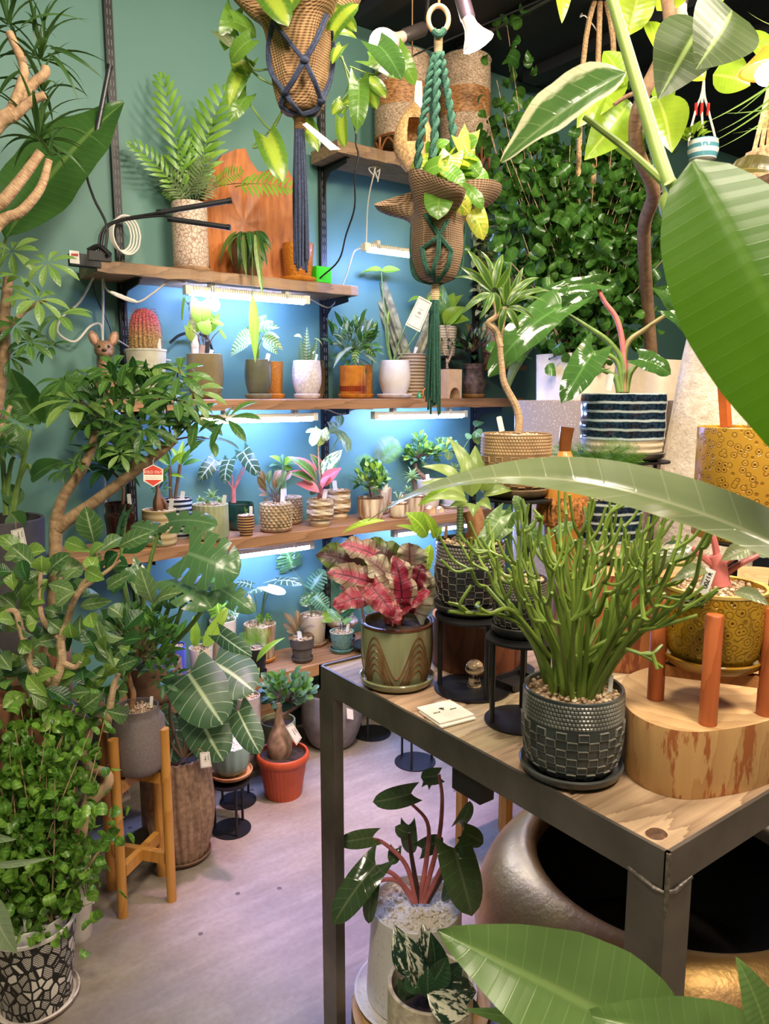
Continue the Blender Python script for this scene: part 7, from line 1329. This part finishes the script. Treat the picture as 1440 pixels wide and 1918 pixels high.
t = Plant('pink_stem_philodendron', 'dark-leaved philodendron with pink stalks in a tall white gravel pot', 'plant', 778, 1690, 1862, 172, ('h', .094), [(1.04, 0), (1.08, .03), (1.08, .12), (1.0, .7), (1, 1)], CRW, 'white', (CRW, 'speckled white saucer under the white gravel pot', 1.36), sub=3, wall=.06)
PKP = leafmat('leaf_dark_pink_princess', (84, 104, 62), (60, 82, 50), (130, 140, 100), .4, 7.0, 1.2, rough=.15, tr=.12)
for p in ([(780, 1690), (760, 1620), (720, 1580), (695, 1570)], [(785, 1690), (800, 1600), (800, 1540), (765, 1500)], [(775, 1690), (740, 1640), (710, 1630), (690, 1640)], [(795, 1690), (830, 1620), (850, 1590)], [(790, 1690), (820, 1580), (828, 1500), (822, 1450)], [(785, 1690), (770, 1600), (765, 1560)], [(780, 1690), (745, 1650), (708, 1650), (700, 1660)], [(800, 1690), (850, 1600), (870, 1560)]): t.stem(p, (.0065, .0035), PINKST if random.random() < .6 else plain('dark_stalk', (70, 44, 40), .5), 8, 'stalk')
t.L([(770, 1486, 698, 1502, 44, -.04, -.06), (698, 1568, 632, 1578, 36, -.04, -.06), (704, 1620, 624, 1732, 62, -.08, -.12), (850, 1588, 884, 1716, 76, -.06, -.10), (700, 1652, 690, 1730, 30, -.08), (822, 1452, 788, 1456, 34, .05), (765, 1560, 740, 1548, 30), (870, 1560, 905, 1580, 40, .0), (765, 1545, 770, 1600, 34, .05), (860, 1540, 880, 1500, 32, .06), (790, 1590, 830, 1570, 36, .04), (740, 1590, 735, 1620, 26, .03), (845, 1630, 830, 1690, 26, .0), (800, 1470, 815, 1440, 20, .06)], PKP, 'heart', .12, .25, up=.7, nv=10, nu=6)
t = Plant('dark_variegated_plant', 'dark leafy plant with white-marbled leaves in a textured cream pot', 'plant', 806, 1838, 1940, 160, ('d', 1.42, .02), P_RND, plain('textured_cream', (206, 192, 166), .7, var=.15, nsc=60.0, bump=.7), 'soil', sub=3, n=48)
t.loc  # stands on the floor slice below
solid('low_block', 'low block under the textured cream pot', 'block', MB().box((t.loc.x - .06, t.loc.y - .06, 0), (t.loc.x + .06, t.loc.y + .06, .0195)), DKT, smooth=False)
MB_ = leafmat('leaf_dark_marble', (40, 62, 44), (28, 48, 34), mode='varieg', c3=(206, 204, 180), vs=.2, rough=.2, tr=.1); DKG = leafmat('leaf_deep_green', (44, 74, 44), (28, 52, 32), (90, 120, 80), .3, rough=.2, tr=.1)
t.L([(780, 1830, 738, 1732, 56, -.02, .0), (800, 1820, 790, 1728, 44, .04), (812, 1830, 806, 1745, 44, .02), (800, 1850, 838, 1790, 50, -.06), (820, 1850, 892, 1858, 50, -.05), (830, 1840, 866, 1800, 40, .0), (790, 1860, 760, 1820, 44, -.08), (800, 1870, 800, 1810, 30, -.1), (800, 1860, 880, 1900, 56, -.1), (790, 1850, 760, 1770, 40, -.05), (830, 1860, 900, 1890, 40, .0), (770, 1870, 745, 1830, 30, -.05)], [MB_, MB_, DKG, DKG], 'lance', .12, .3, up=.7, nv=10)
a = PD(945, 1545, 2.5); mb = MB(); T = Thing('yellow_stool', 'small honey-yellow wooden stool beyond the bronze jar', 'stool', V((a.x, a.y, 0))); YW = wood('yellow_stool_wood', (206, 158, 70), (170, 118, 44), 2)
for x, y in ((-.10, -.10), (.10, -.10), (-.10, .10), (.10, .10)): T.part('leg', MB().box((a.x + x - .014, a.y + y - .014, 0), (a.x + x + .014, a.y + y + .014, .37)), YW, smooth=False)
T.part('seat', MB().box((a.x - .13, a.y - .13, .37), (a.x + .13, a.y + .13, .40)), YW, smooth=False)
for x, y, lb in ((688, 1388, 'thin black stand on the floor seen through the table frame, nearer the shelf'), (770, 1444, 'thin black stand on the floor seen below the table edge')):
    q = PH(x, y, 0); stand(lb, q + V((.06, .05, 0)), .085, .42, n=3, a0=math.atan2(-.05, -.06))
# ---------------------------------------------------------------- hanging plants
JUTE = weave('jute_cloth', (190, 150, 104), (112, 80, 52), 1300.0, .8); JUTE2 = weave('jute_cloth_dark', (156, 126, 96), (92, 70, 52), 1300.0, .8)
STRG = plain('jute_string', (150, 116, 78), .9)
BRAS = leafmat('leaf_brasil', (112, 150, 56), (80, 118, 42), mode='center', c3=(166, 186, 66), vs=.15, rough=.25); BRAG = leafmat('leaf_philodendron', (112, 152, 60), (82, 124, 46), (150, 180, 90), .3, rough=.25)
NAV = plain('navy_cotton', (58, 66, 92), .9, var=.2, nsc=200.0, bump=.4); GRN = plain('green_cotton', (44, 88, 72), .9, var=.2, nsc=200.0, bump=.4)
def sack(T, d, cx, rows, mat, ph=0.0, fold=.035):
    """burlap around a pot: rows of (y pixel, radius pixels, ripple) from the bottom up"""
    mb = MB(); n = 64; k = d / F; c = PD(cx, rows[0][0], d); vs = []; P = spline([V((r, z, w)) for z, r, w in rows], 4); m = len(P)
    for p in P:
        q = PD(cx, p.y, d); 
        for i in range(n):
            a = 2 * PI * i / n; r = max(.001, p.x * k * (1 + fold * math.sin(7 * a + ph) + p.z * math.sin(3 * a + ph) + p.z * .5 * math.sin(5 * a + 2 * ph)))
            vs.append(V((c.x, c.y, q.z)) + V((r * math.cos(a), r * math.sin(a), p.z * .05 * math.cos(3 * a + ph))))
    return mb.add(vs, [(j * n + i, j * n + (i + 1) % n, (j + 1) * n + (i + 1) % n, (j + 1) * n + i) for j in range(m - 1) for i in range(n)] + [tuple(range(n))[::-1]])
d = 1.55; T = Hang('hanging_philodendron', 'variegated trailing philodendron in a burlap-wrapped pot in a navy macrame hanger', 'plant', PD(563, 212, d)); T.d = d; T.sc = d / F; T.rt = .05; T.top = PD(563, 40, d)
T.part('burlap', sack(T, d, 564, [(214, 22, 0), (208, 38, 0), (180, 48, .0), (130, 56, .01), (70, 63, .03), (45, 74, .16), (15, 88, .26), (-20, 104, .3), (-50, 108, .3)], JUTE, .6), JUTE)
T.part('soil', MB().lathe([(.07, 0), (.001, .006)], 24, PD(563, -6, d), caps=False), SOIL)
f = -.07; rp = .0042
def rope(T, pts, r, mat, nm='cord', dd=0.0): return T.part(nm, MB().tube([PD(x, y, T.d + (q[0] if q else 0) + dd) for x, y, *q in pts], r, 8, 6), mat)
for pts in ([(512, 40, -.07), (543, 80, -.088), (570, 113, -.086)], [(612, 28, -.075), (592, 75, -.088), (570, 113, -.086)], [(570, 113, -.086), (552, 145, -.080), (534, 173, -.06)], [(570, 113, -.086), (588, 150, -.076), (602, 188, -.046)], [(512, 40, -.07), (503, 90, -.045), (508, 135, -.045), (534, 173, -.06)], [(613, 28, -.05), (624, 90, -.03), (618, 150, -.02), (602, 188, -.040)], [(534, 173, -.052), (546, 192, -.05), (563, 212, -.03)], [(602, 188, -.040), (592, 206, -.03), (566, 214, -.02)], [(534, 173, -.052), (528, 200, -.03), (560, 215, -.01)], [(602, 190, -.03), (585, 214, .0), (564, 215, .0)]):
    for o in (-2.2, 2.2): rope(T, [(x + o, y + o * .4, q) for x, y, q in pts], .0033, NAV)
for x, y, q in ((570, 113, -.088), (534, 173, -.055), (602, 189, -.043), (613, 32, -.052)): T.part('knot', MB().ball(PD(x, y, d + q), .0085, 12, 8, (1.1, 1, .8)), NAV)
rope(T, [(612, 28, -.05), (610, -10, -.05), (606, -80, -.03), (580, -300, 0), (568, -420, 0)], .006, NAV); rope(T, [(514, 40, -.05), (520, -10, -.05), (545, -200, 0), (568, -420, 0)], .006, NAV)
top = PD(568, -420, d); T.part('hanging_cord', MB().tube([top, V((top.x, top.y, CEIL))], .005, 8, 0), NAV)
def coil(T, x, y0, y1, r, mat, d, n=9):
    mb = MB(); a, b = PD(x, y0, d), PD(x, y1, d)
    for i in range(n): c = a.lerp(b, (i + .5) / n); mb.lathe([(r * .85, -abs(a.z - b.z) / n * .45), (r, 0), (r * .85, abs(a.z - b.z) / n * .45)], 14, V((a.x, a.y, c.z)))
    return T.part('wrapping', mb, mat, kind='stuff')
def tassel(T, x, y0, y1, w, mat, d, n, seed):
    rd = random.Random(seed); mb = MB(); a = PD(x, y0, d); k = d / F
    for i in range(n):
        an = i * 2.4; r = w / 2 * k * math.sqrt((i + .5) / n); e = PD(x + rd.uniform(-1, 1), y1 + rd.uniform(-24, 8), d); p0 = a + V((r * .6 * math.cos(an), r * .6 * math.sin(an), 0)); p1 = V((a.x + r * math.cos(an) * 1.0, a.y + r * math.sin(an), (a.z + e.z) / 2)); p2 = V((a.x + r * 1.15 * math.cos(an) + rd.uniform(-.004, .004), a.y + r * 1.15 * math.sin(an), e.z)); mb.tube([p0, p1, p2], .0026, 6, 4)
    return T.part('tassel', mb, mat, kind='stuff')
coil(T, 561, 214, 246, .0125, STRG, d); tassel(T, 561, 244, 498, 28, NAV, d, 26, 4)
papertag('slim cream card tied to the wrapped neck above the navy tassel', [(566, 233), (574, 229), (638, 280), (618, 281)], d - .02, d - .06, None, 0, False, [PD(570, 232, d - .02), PD(562, 230, d - .015)])
def vine(T, pts, r=.0022, mat=STEMG, nm='vine'): T.part(nm, MB().tube([T.P(*p) for p in pts], r, 6), mat)
for pts in ([(505, 130, -.02), (470, 125, -.05), (440, 50, -.03)], [(515, 160, -.02), (490, 148, -.03), (466, 128, -.03)], [(530, 205, 0), (515, 235, 0), (500, 238, 0), (463, 188, 0)], [(528, 208, 0), (505, 245, .02), (475, 272, .02), (480, 276, .02), (500, 262, .02)], [(622, 90, 0), (640, 110, 0), (662, 150, 0), (690, 145, 0)], [(640, 105, 0), (660, 180, 0), (668, 230, 0), (666, 250, 0)], [(655, 125, 0), (700, 140, -.02), (720, 115, -.03)], [(668, 160, 0), (640, 190, 0), (652, 200, 0)], [(470, 20, -.05), (500, 8, -.06)]): vine(T, pts)
T.L([(438, 22, 420, 96, 40, -.02, -.02), (466, 130, 432, 116, 36, -.02), (470, 75, 432, 118, 46, -.08, -.06), (462, 122, 428, 200, 40, .0), (462, 180, 428, 230, 30, .0), (500, 258, 530, 342, 52, -.02, -.06), (436, 40, 480, 70, 50, -.04), (408, 60, 436, 90, 26, -.02)], [BRAG, BRAS, BRAG, BRAS, BRAG, BRAS, BRAG, GP], 'heart', .12, .3, up=.8)
T.L([(500, -10, 540, 50, 60, -.1, -.13), (560, -20, 520, 44, 50, -.1), (620, 20, 668, 60, 36, -.04), (626, 58, 672, 8, 44, -.06, -.08), (628, 60, 668, 72, 30), (640, 88, 622, 120, 24, -.02), (560, 216, 596, 285, 38, .03, .01)], BRAS, 'heart', .12, .3, up=.8)
T.L([(690, 115, 748, 148, 58, -.03, -.04), (706, 85, 752, 150, 56, -.06, -.1), (745, 95, 778, 160, 36, -.02), (672, 152, 668, 246, 42, -.04, -.05), (690, 150, 722, 184, 32, .0), (640, 222, 646, 276, 28, -.02), (640, 192, 622, 214, 26, -.02), (650, 170, 668, 150, 22), (680, 170, 706, 205, 34, .0), (655, 190, 640, 212, 22, .02)], [BRAG, leafmat('leaf_glossy_dark', (66, 100, 46), (48, 82, 36), vs=.25, rough=.12, tr=.15), BRAG, BRAG, BRAS, BRAS, BRAS, BRAG, BRAS, BRAS], 'heart', .12, .3, up=.8)
# green macrame
d = 1.75; T = Hang('hanging_pothos', 'golden heart-leaved pothos in a burlap pot hung in green twisted macrame', 'plant', PD(822, 530, d)); T.d = d; T.sc = d / F; T.rt = .05; T.top = PD(820, 380, d)
k = d / F; c = PD(821, 36, d); T.part('wooden_ring', MB().tube([c + RT * (19 * k * math.cos(a * PI / 14)) + UPV * (25 * k * math.sin(a * PI / 14)) for a in range(29)], 4.6 * k, 10, 0), wood('ring_wood', (222, 178, 134), (190, 142, 98), 2))
q = PD(822, 10, d); T.part('hanging_cord', MB().tube([PD(822, 12, d), V((q.x, q.y, CEIL))], .003, 6, 0), STRG); T.part('loop', MB().tube([PD(812, 58, d - .01), PD(822, 66, d - .012), PD(832, 56, d - .01)], .008, 8), GRN); coil(T, 821, 58, 100, .0105, plain('cream_cotton', (216, 190, 150), .9), d, 12)
def braid(T, pts, r=.0062):
    P = spline([PD(x, y, T.d + q) for x, y, q in pts], 10); 
    for ph in (0, PI):
        Q = []; 
        for i in range(len(P)):
            t = (P[min(i + 1, len(P) - 1)] - P[max(i - 1, 0)]).normalized(); n = t.cross(FW).normalized(); b = t.cross(n); a = ph + i * .9; Q.append(P[i] + n * (r * .8 * math.cos(a)) + b * (r * .8 * math.sin(a)))
        T.part('twisted_cord', MB().tube(Q, r * .85, 7, 3), GRN)
braid(T, [(816, 100, 0), (804, 150, -.02), (797, 200, -.03), (787, 260, -.045), (780, 345, -.05)]); braid(T, [(820, 100, -.01), (818, 150, -.03), (816, 220, -.045), (810, 300, -.06)]); braid(T, [(825, 100, 0), (834, 150, 0), (844, 210, -.01), (852, 280, -.02), (860, 360, -.03)])
T.part('burlap', sack(T, d, 818, [(530, 14, 0), (522, 32, 0), (500, 42, 0), (470, 48, .01), (430, 48, .03), (410, 55, .12), (392, 70, .34), (378, 78, .46), (366, 80, .5)], JUTE2, 2.2), JUTE2); T.part('soil', MB().lathe([(.06, 0), (.001, .006)], 24, PD(818, 392, d), caps=False), SOIL)
for pts in ([(796, 400, -.075), (822, 440, -.084), (845, 470, -.068)], [(846, 395, -.07), (822, 440, -.084), (790, 465, -.066)], [(790, 465, -.066), (800, 505, -.06), (820, 528, -.02)], [(845, 470, -.068), (838, 500, -.06), (818, 530, -.02)], [(822, 440, -.084), (820, 475, -.08), (812, 505, -.066), (816, 530, -.02)], [(780, 380, -.02), (772, 440, .0), (776, 515, .0), (816, 534, 0)], [(868, 400, 0), (866, 460, 0), (858, 512, 0), (818, 534, 0)]):
    for o in (-2, 2): rope(T, [(x + o, y, q) for x, y, q in pts], .0032, GRN)
coil(T, 815, 532, 563, .0105, plain('cream_cotton', (216, 190, 150), .9), d, 9); tassel(T, 814, 562, 772, 24, GRN, d, 24, 9)
papertag('large cream card with black border and leaf print beside the green tassel', [(785, 554), (809, 567), (786, 622), (759, 608)], d - .03, None, None, 0, True, [PD(798, 560, d - .03), PD(806, 548, d - .03), PD(814, 545, d - .02)], logo=True)
POT = leafmat('leaf_pothos', (116, 160, 62), (86, 134, 48), (160, 190, 90), .3, rough=.25); POTL = leafmat('leaf_pothos_gold', (186, 200, 74), (206, 196, 80), mode='varieg', c3=(130, 168, 56), rough=.3)
T.L([(826, 350, 820, 412, 62, -.10, -.13), (846, 290, 836, 335, 50, -.06), (862, 260, 880, 305, 44, -.04), (880, 250, 862, 300, 40, -.02), (800, 300, 768, 318, 34, -.05), (858, 340, 905, 392, 44, -.05), (820, 310, 790, 330, 44, -.08), (840, 320, 868, 352, 44, -.1), (870, 300, 900, 330, 46, -.04), (812, 280, 840, 262, 34, -.03), (880, 380, 905, 450, 44, -.02), (850, 370, 880, 400, 40, -.08), (790, 330, 776, 362, 28, -.05), (800, 345, 826, 372, 40, -.1), (868, 275, 895, 260, 34, -.02), (836, 285, 820, 305, 36, -.05), (880, 320, 912, 345, 40), (845, 345, 850, 395, 44, -.1)], [POT, POTL, POTL, POTL, POTL, POT, POT, POT, POT], 'heart', .12, .25, up=.75, stems=STEMG)
T.crown(842, 320, 52, 44, 46, 38, 26, [POT, POTL, POT], 'heart', .05, None, STEMG, .7, -.1)
# rope hangers against the dark ceiling
d = 2.9; T = Hang('hanging_glass_pot', 'striped glass pot in a white cord hanger with red bands', 'pot', PD(1315, 306, d)); T.d = d; c = PD(1315, 306, d); k = d / F
m = NT('striped_glass_glaze'); z = m.n('SeparateXYZ', 2, Vector=m.co()); m.P(Base_Color=m.mix(m.ramp(m.math('SINE', m.math('MULTIPLY', z, 200.0)), -.2, .2), lin((90, 150, 164)), lin((226, 226, 220))), Roughness=.12)
T.part('pot', MB().lathe([(14 * k, 0), (24 * k, 6 * k), (28 * k, 22 * k), (26 * k, 40 * k), (24 * k, 40 * k)], 28, c), m.m)
WC = plain('white_cotton', (226, 216, 204), .9); RC = plain('red_cotton', (196, 44, 36), .9)
ap = PD(1318, 150, d)
for x, y in ((1290, 262), (1340, 265), (1318, 268)):
    j = PD(1303 if x < 1300 else (1326 if x > 1330 else 1314), 205, d); T.part('cord', MB().tube([V((ap.x, ap.y, CEIL)), ap, j, PD(x, y, d), PD(x + (1315 - x) * .2, 298, d)], .0045, 6), WC); T.part('red_band', MB().tube([j + UPZ * .022, j - UPZ * .022], .0062, 8, 0), RC)
T.crown(1290, 255, 34, 14, 26, 24, 12, G_LIME, 'lance', .05)
d = 3.05; p0 = PD(1110, 95, d)
T = Hang('hanging_planter', 'straw rope hanger holding a pot hidden behind the rubber tree leaves', 'pot', p0 - UPZ * 1.0); T.d = d
ROPE = plain('straw_rope', (206, 168, 124), .9, var=.25, nsc=140.0, bump=.5)
for x0, x1 in ((1120, 1092), (1128, 1150), (1124, 1120)):
    a, b = PD(x0, -20, d), PD(x1, 120, d); T.part('rope', MB().tube([V((a.x, a.y, CEIL)), a, b, b - UPZ * .8], .011, 8), ROPE)
T.part('pot', MB().lathe([(.05, 0), (.085, .06), (.09, .2), (.082, .2)], 28, T.loc + RT * .02), plain('brown_clay2', (134, 98, 74), .8, var=.15, bump=.2)); T.part('wire_hook', MB().tube([PD(1090, 25, d), PD(1086, 32, d), PD(1096, 30, d), PD(1116, 55, d), PD(1122, 75, d)], .003, 6), plain('hook_wire', (200, 190, 180), .3, .8))
d = 1.7; T = Hang('rope_basket', 'straw rope basket hanging at the picture edge under the tillandsia', 'basket', PD(1470, 330, d)); T.d = d
for k in range(9):
    a = PD(1446 + k * 2, 140, d + .01 * (k % 3)); b = PD(1408 + k * 14, 300, d + .03 * math.sin(k)); T.part('rope', MB().tube([a, a.lerp(b, .5), b], .005, 6), ROPE)
a = PD(1452, 140, d); T.part('hanging_cord', MB().tube([a, V((a.x, a.y, CEIL))], .006, 6, 0), ROPE); T.part('basket', MB().lathe([(.05, 0), (.085, .03), (.09, .09), (.086, .09)], 36, PD(1470, 365, d), rib(18, .02)), ROPE)
# grassy tillandsia
d = 1.5; T = Hang('tillandsia', 'grassy air plant with thin arching blades beside the glowing lamp', 'plant', PD(1500, 110, d)); T.d = d; T.sc = d / F; T.rt = .02; T.top = PD(1490, 130, d)
GRS = leafmat('leaf_grass', (150, 180, 96), (120, 156, 76), vs=.1); a = PD(1500, 110, d); T.part('hanging_wire', MB().tube([a, V((a.x, a.y, CEIL))], .0015, 5, 0), BCORD); T.part('bulb', MB().lathe([(.002, -.03), (.018, -.01), (.02, .01), (.008, .03)], 14, a), GRS)
T.L([(1500, 120, 1318, 231, 5, 0, -.05), (1500, 140, 1342, 248, 5), (1500, 130, 1388, 222, 4), (1500, 150, 1322, 272, 5), (1500, 190, 1352, 212, 4, .05), (1500, 170, 1340, 280, 5), (1480, 120, 1416, 258, 4, .1), (1500, 60, 1400, 22, 6), (1500, 90, 1420, 74, 5), (1500, 20, 1440, 0, 5), (1500, 200, 1370, 250, 4), (1490, 110, 1375, 215, 4), (1500, 230, 1400, 240, 4)], GRS, 'sword', -.06, .3, up=.5, nv=10)
# ---------------------------------------------------------------- foreground plants standing beside the camera
BIG = leafmat('leaf_big_foreground', (70, 112, 12), (62, 102, 12), (92, 132, 30), .22, 24.0, .5, rough=.35, vw=.06, tr=.4)
STG = plain('fresh_stalk', (142, 166, 84), .45, var=.08)
def fpot(name, lb, loc, mat, r=.14, h=.34):
    T = Hang(name, lb, 'plant', V(loc)); T.part('pot', MB().lathe([(r * .75, 0), (r, h), (r * .92, h), (r * .9, h * .9)], 36, T.loc, caps=False), mat); T.part('soil', MB().lathe([(r * .9, h * .9), (.001, h * .92)], 24, T.loc, caps=False), SOIL); T.top = T.loc + UPZ * h * .9; T.rt = r; return T
T = fpot('giant_leaf_plant', 'broad-leaved plant standing close by, one huge lime-green leaf filling the picture edge', (.80, -.02, 0), CHAR); T.d = .66; T.sc = .66 / F
T.L([(1298, 300, 1640, 1010, 300, .0, -.04)], BIG, 'ovate', .03, -.10, .006, up=.85, nv=24, nu=8)
base = T.top; j = T.P(1254, 340, .05)
T.part('stalk', MB().tube([base, V((base.x + .05, base.y + .03, 1.0)), T.P(1420, 640, .10), j], (.010, .0058), 10, 8), STG); T.part('stalk', MB().tube([base + V((.02, 0, 0)), V((base.x + .06, base.y + .03, 1.0)), T.P(1330, 520, .14), T.P(1252, 345, .16), T.P(1200, 180, .18), T.P(1146, 0, .20), T.P(1120, -90, .2)], (.011, .0052), 10, 8), STG); T.part('stalk', MB().tube([T.P(1262, 360, .16), T.P(1180, 285, .17), T.P(1094, 219, .18)], (.0048, .0034), 8, 6), STG)
VAR = leafmat('leaf_cream_margin', (84, 118, 66), (66, 100, 54), (150, 170, 120), .35, 8.0, 1.1, mode='edge', c3=(206, 206, 180), rough=.2, tr=.3)
T.L([(1172, 136, 938, 304, 108, .14, .20)], VAR, 'ovate', .05, .42, .02, up=.7, nv=18, nu=8); T.L([(1120, -90, 1180, -260, 200, .2)], BIG, 'ovate')
T.L([(1362, 322, 1500, 345, 60, .3, .34)], leafmat('leaf_dark_olive', (96, 88, 24), (84, 78, 22)), 'ovate', .1)  # smaller leaf in its own dark olive colour
LNG = leafmat('leaf_long_grey', (132, 140, 104), (112, 126, 88), (170, 174, 140), .35, 18.0, .7, rough=.2, tr=.1, vw=.08)
T = fpot('long_leaf_plant', 'plant at the table side whose long arching leaf reaches across the banded pots', (1.15, .12, 0), KRAFT, .14, .3); T.d = .85; T.sc = .85 / F
b, e = T.P(1620, 1105, -.20), T.P(690, 976, .18); n = (UPZ * .8 - FW * .5).normalized(); leaf(T, b, e, .078, LNG, 'taper', n, .150, .22, .006, None, 'leaf', 24, 8); T.part('stalk', MB().tube([T.top, V((T.top.x + .03, T.top.y + .05, .75)), b + V((.03, 0, -.12)), b], (.009, .006), 10, 8), STG)
FG = leafmat('leaf_front_banana', (108, 138, 76), (96, 128, 68), (150, 176, 104), .35, 16.0, .55, rough=.28, vw=.10, tr=.3)
T = fpot('front_banana_plant', 'low banana-like plant with broad ribbed leaves at the bottom edge', (.66, .10, 0), TERRA, .13, .26); T.d = .95; T.sc = .95 / F
rows = [((1290, 1985, .0), (818, 1742, .02), .150, .10), ((1480, 1985, -.06), (1085, 1898, -.02), .085, .10), ((1440, 1960, -.10), (1378, 1792, -.10), .045, .1), ((1400, 1980, .06), (870, 1890, .12), .05, .08)]
for (bp, ep, wd, bu) in rows:
    b, e = T.P(*bp), T.P(*ep); leaf(T, b, e, wd, FG, 'ovate', (-FW * .8 + UPZ * .55).normalized(), bu, .18, .012, None, 'leaf', 20, 8); T.part('stalk', MB().tube([T.top, T.top.lerp(b, .6) + UPZ * .05, b], (.008, .005), 8, 6), STG)
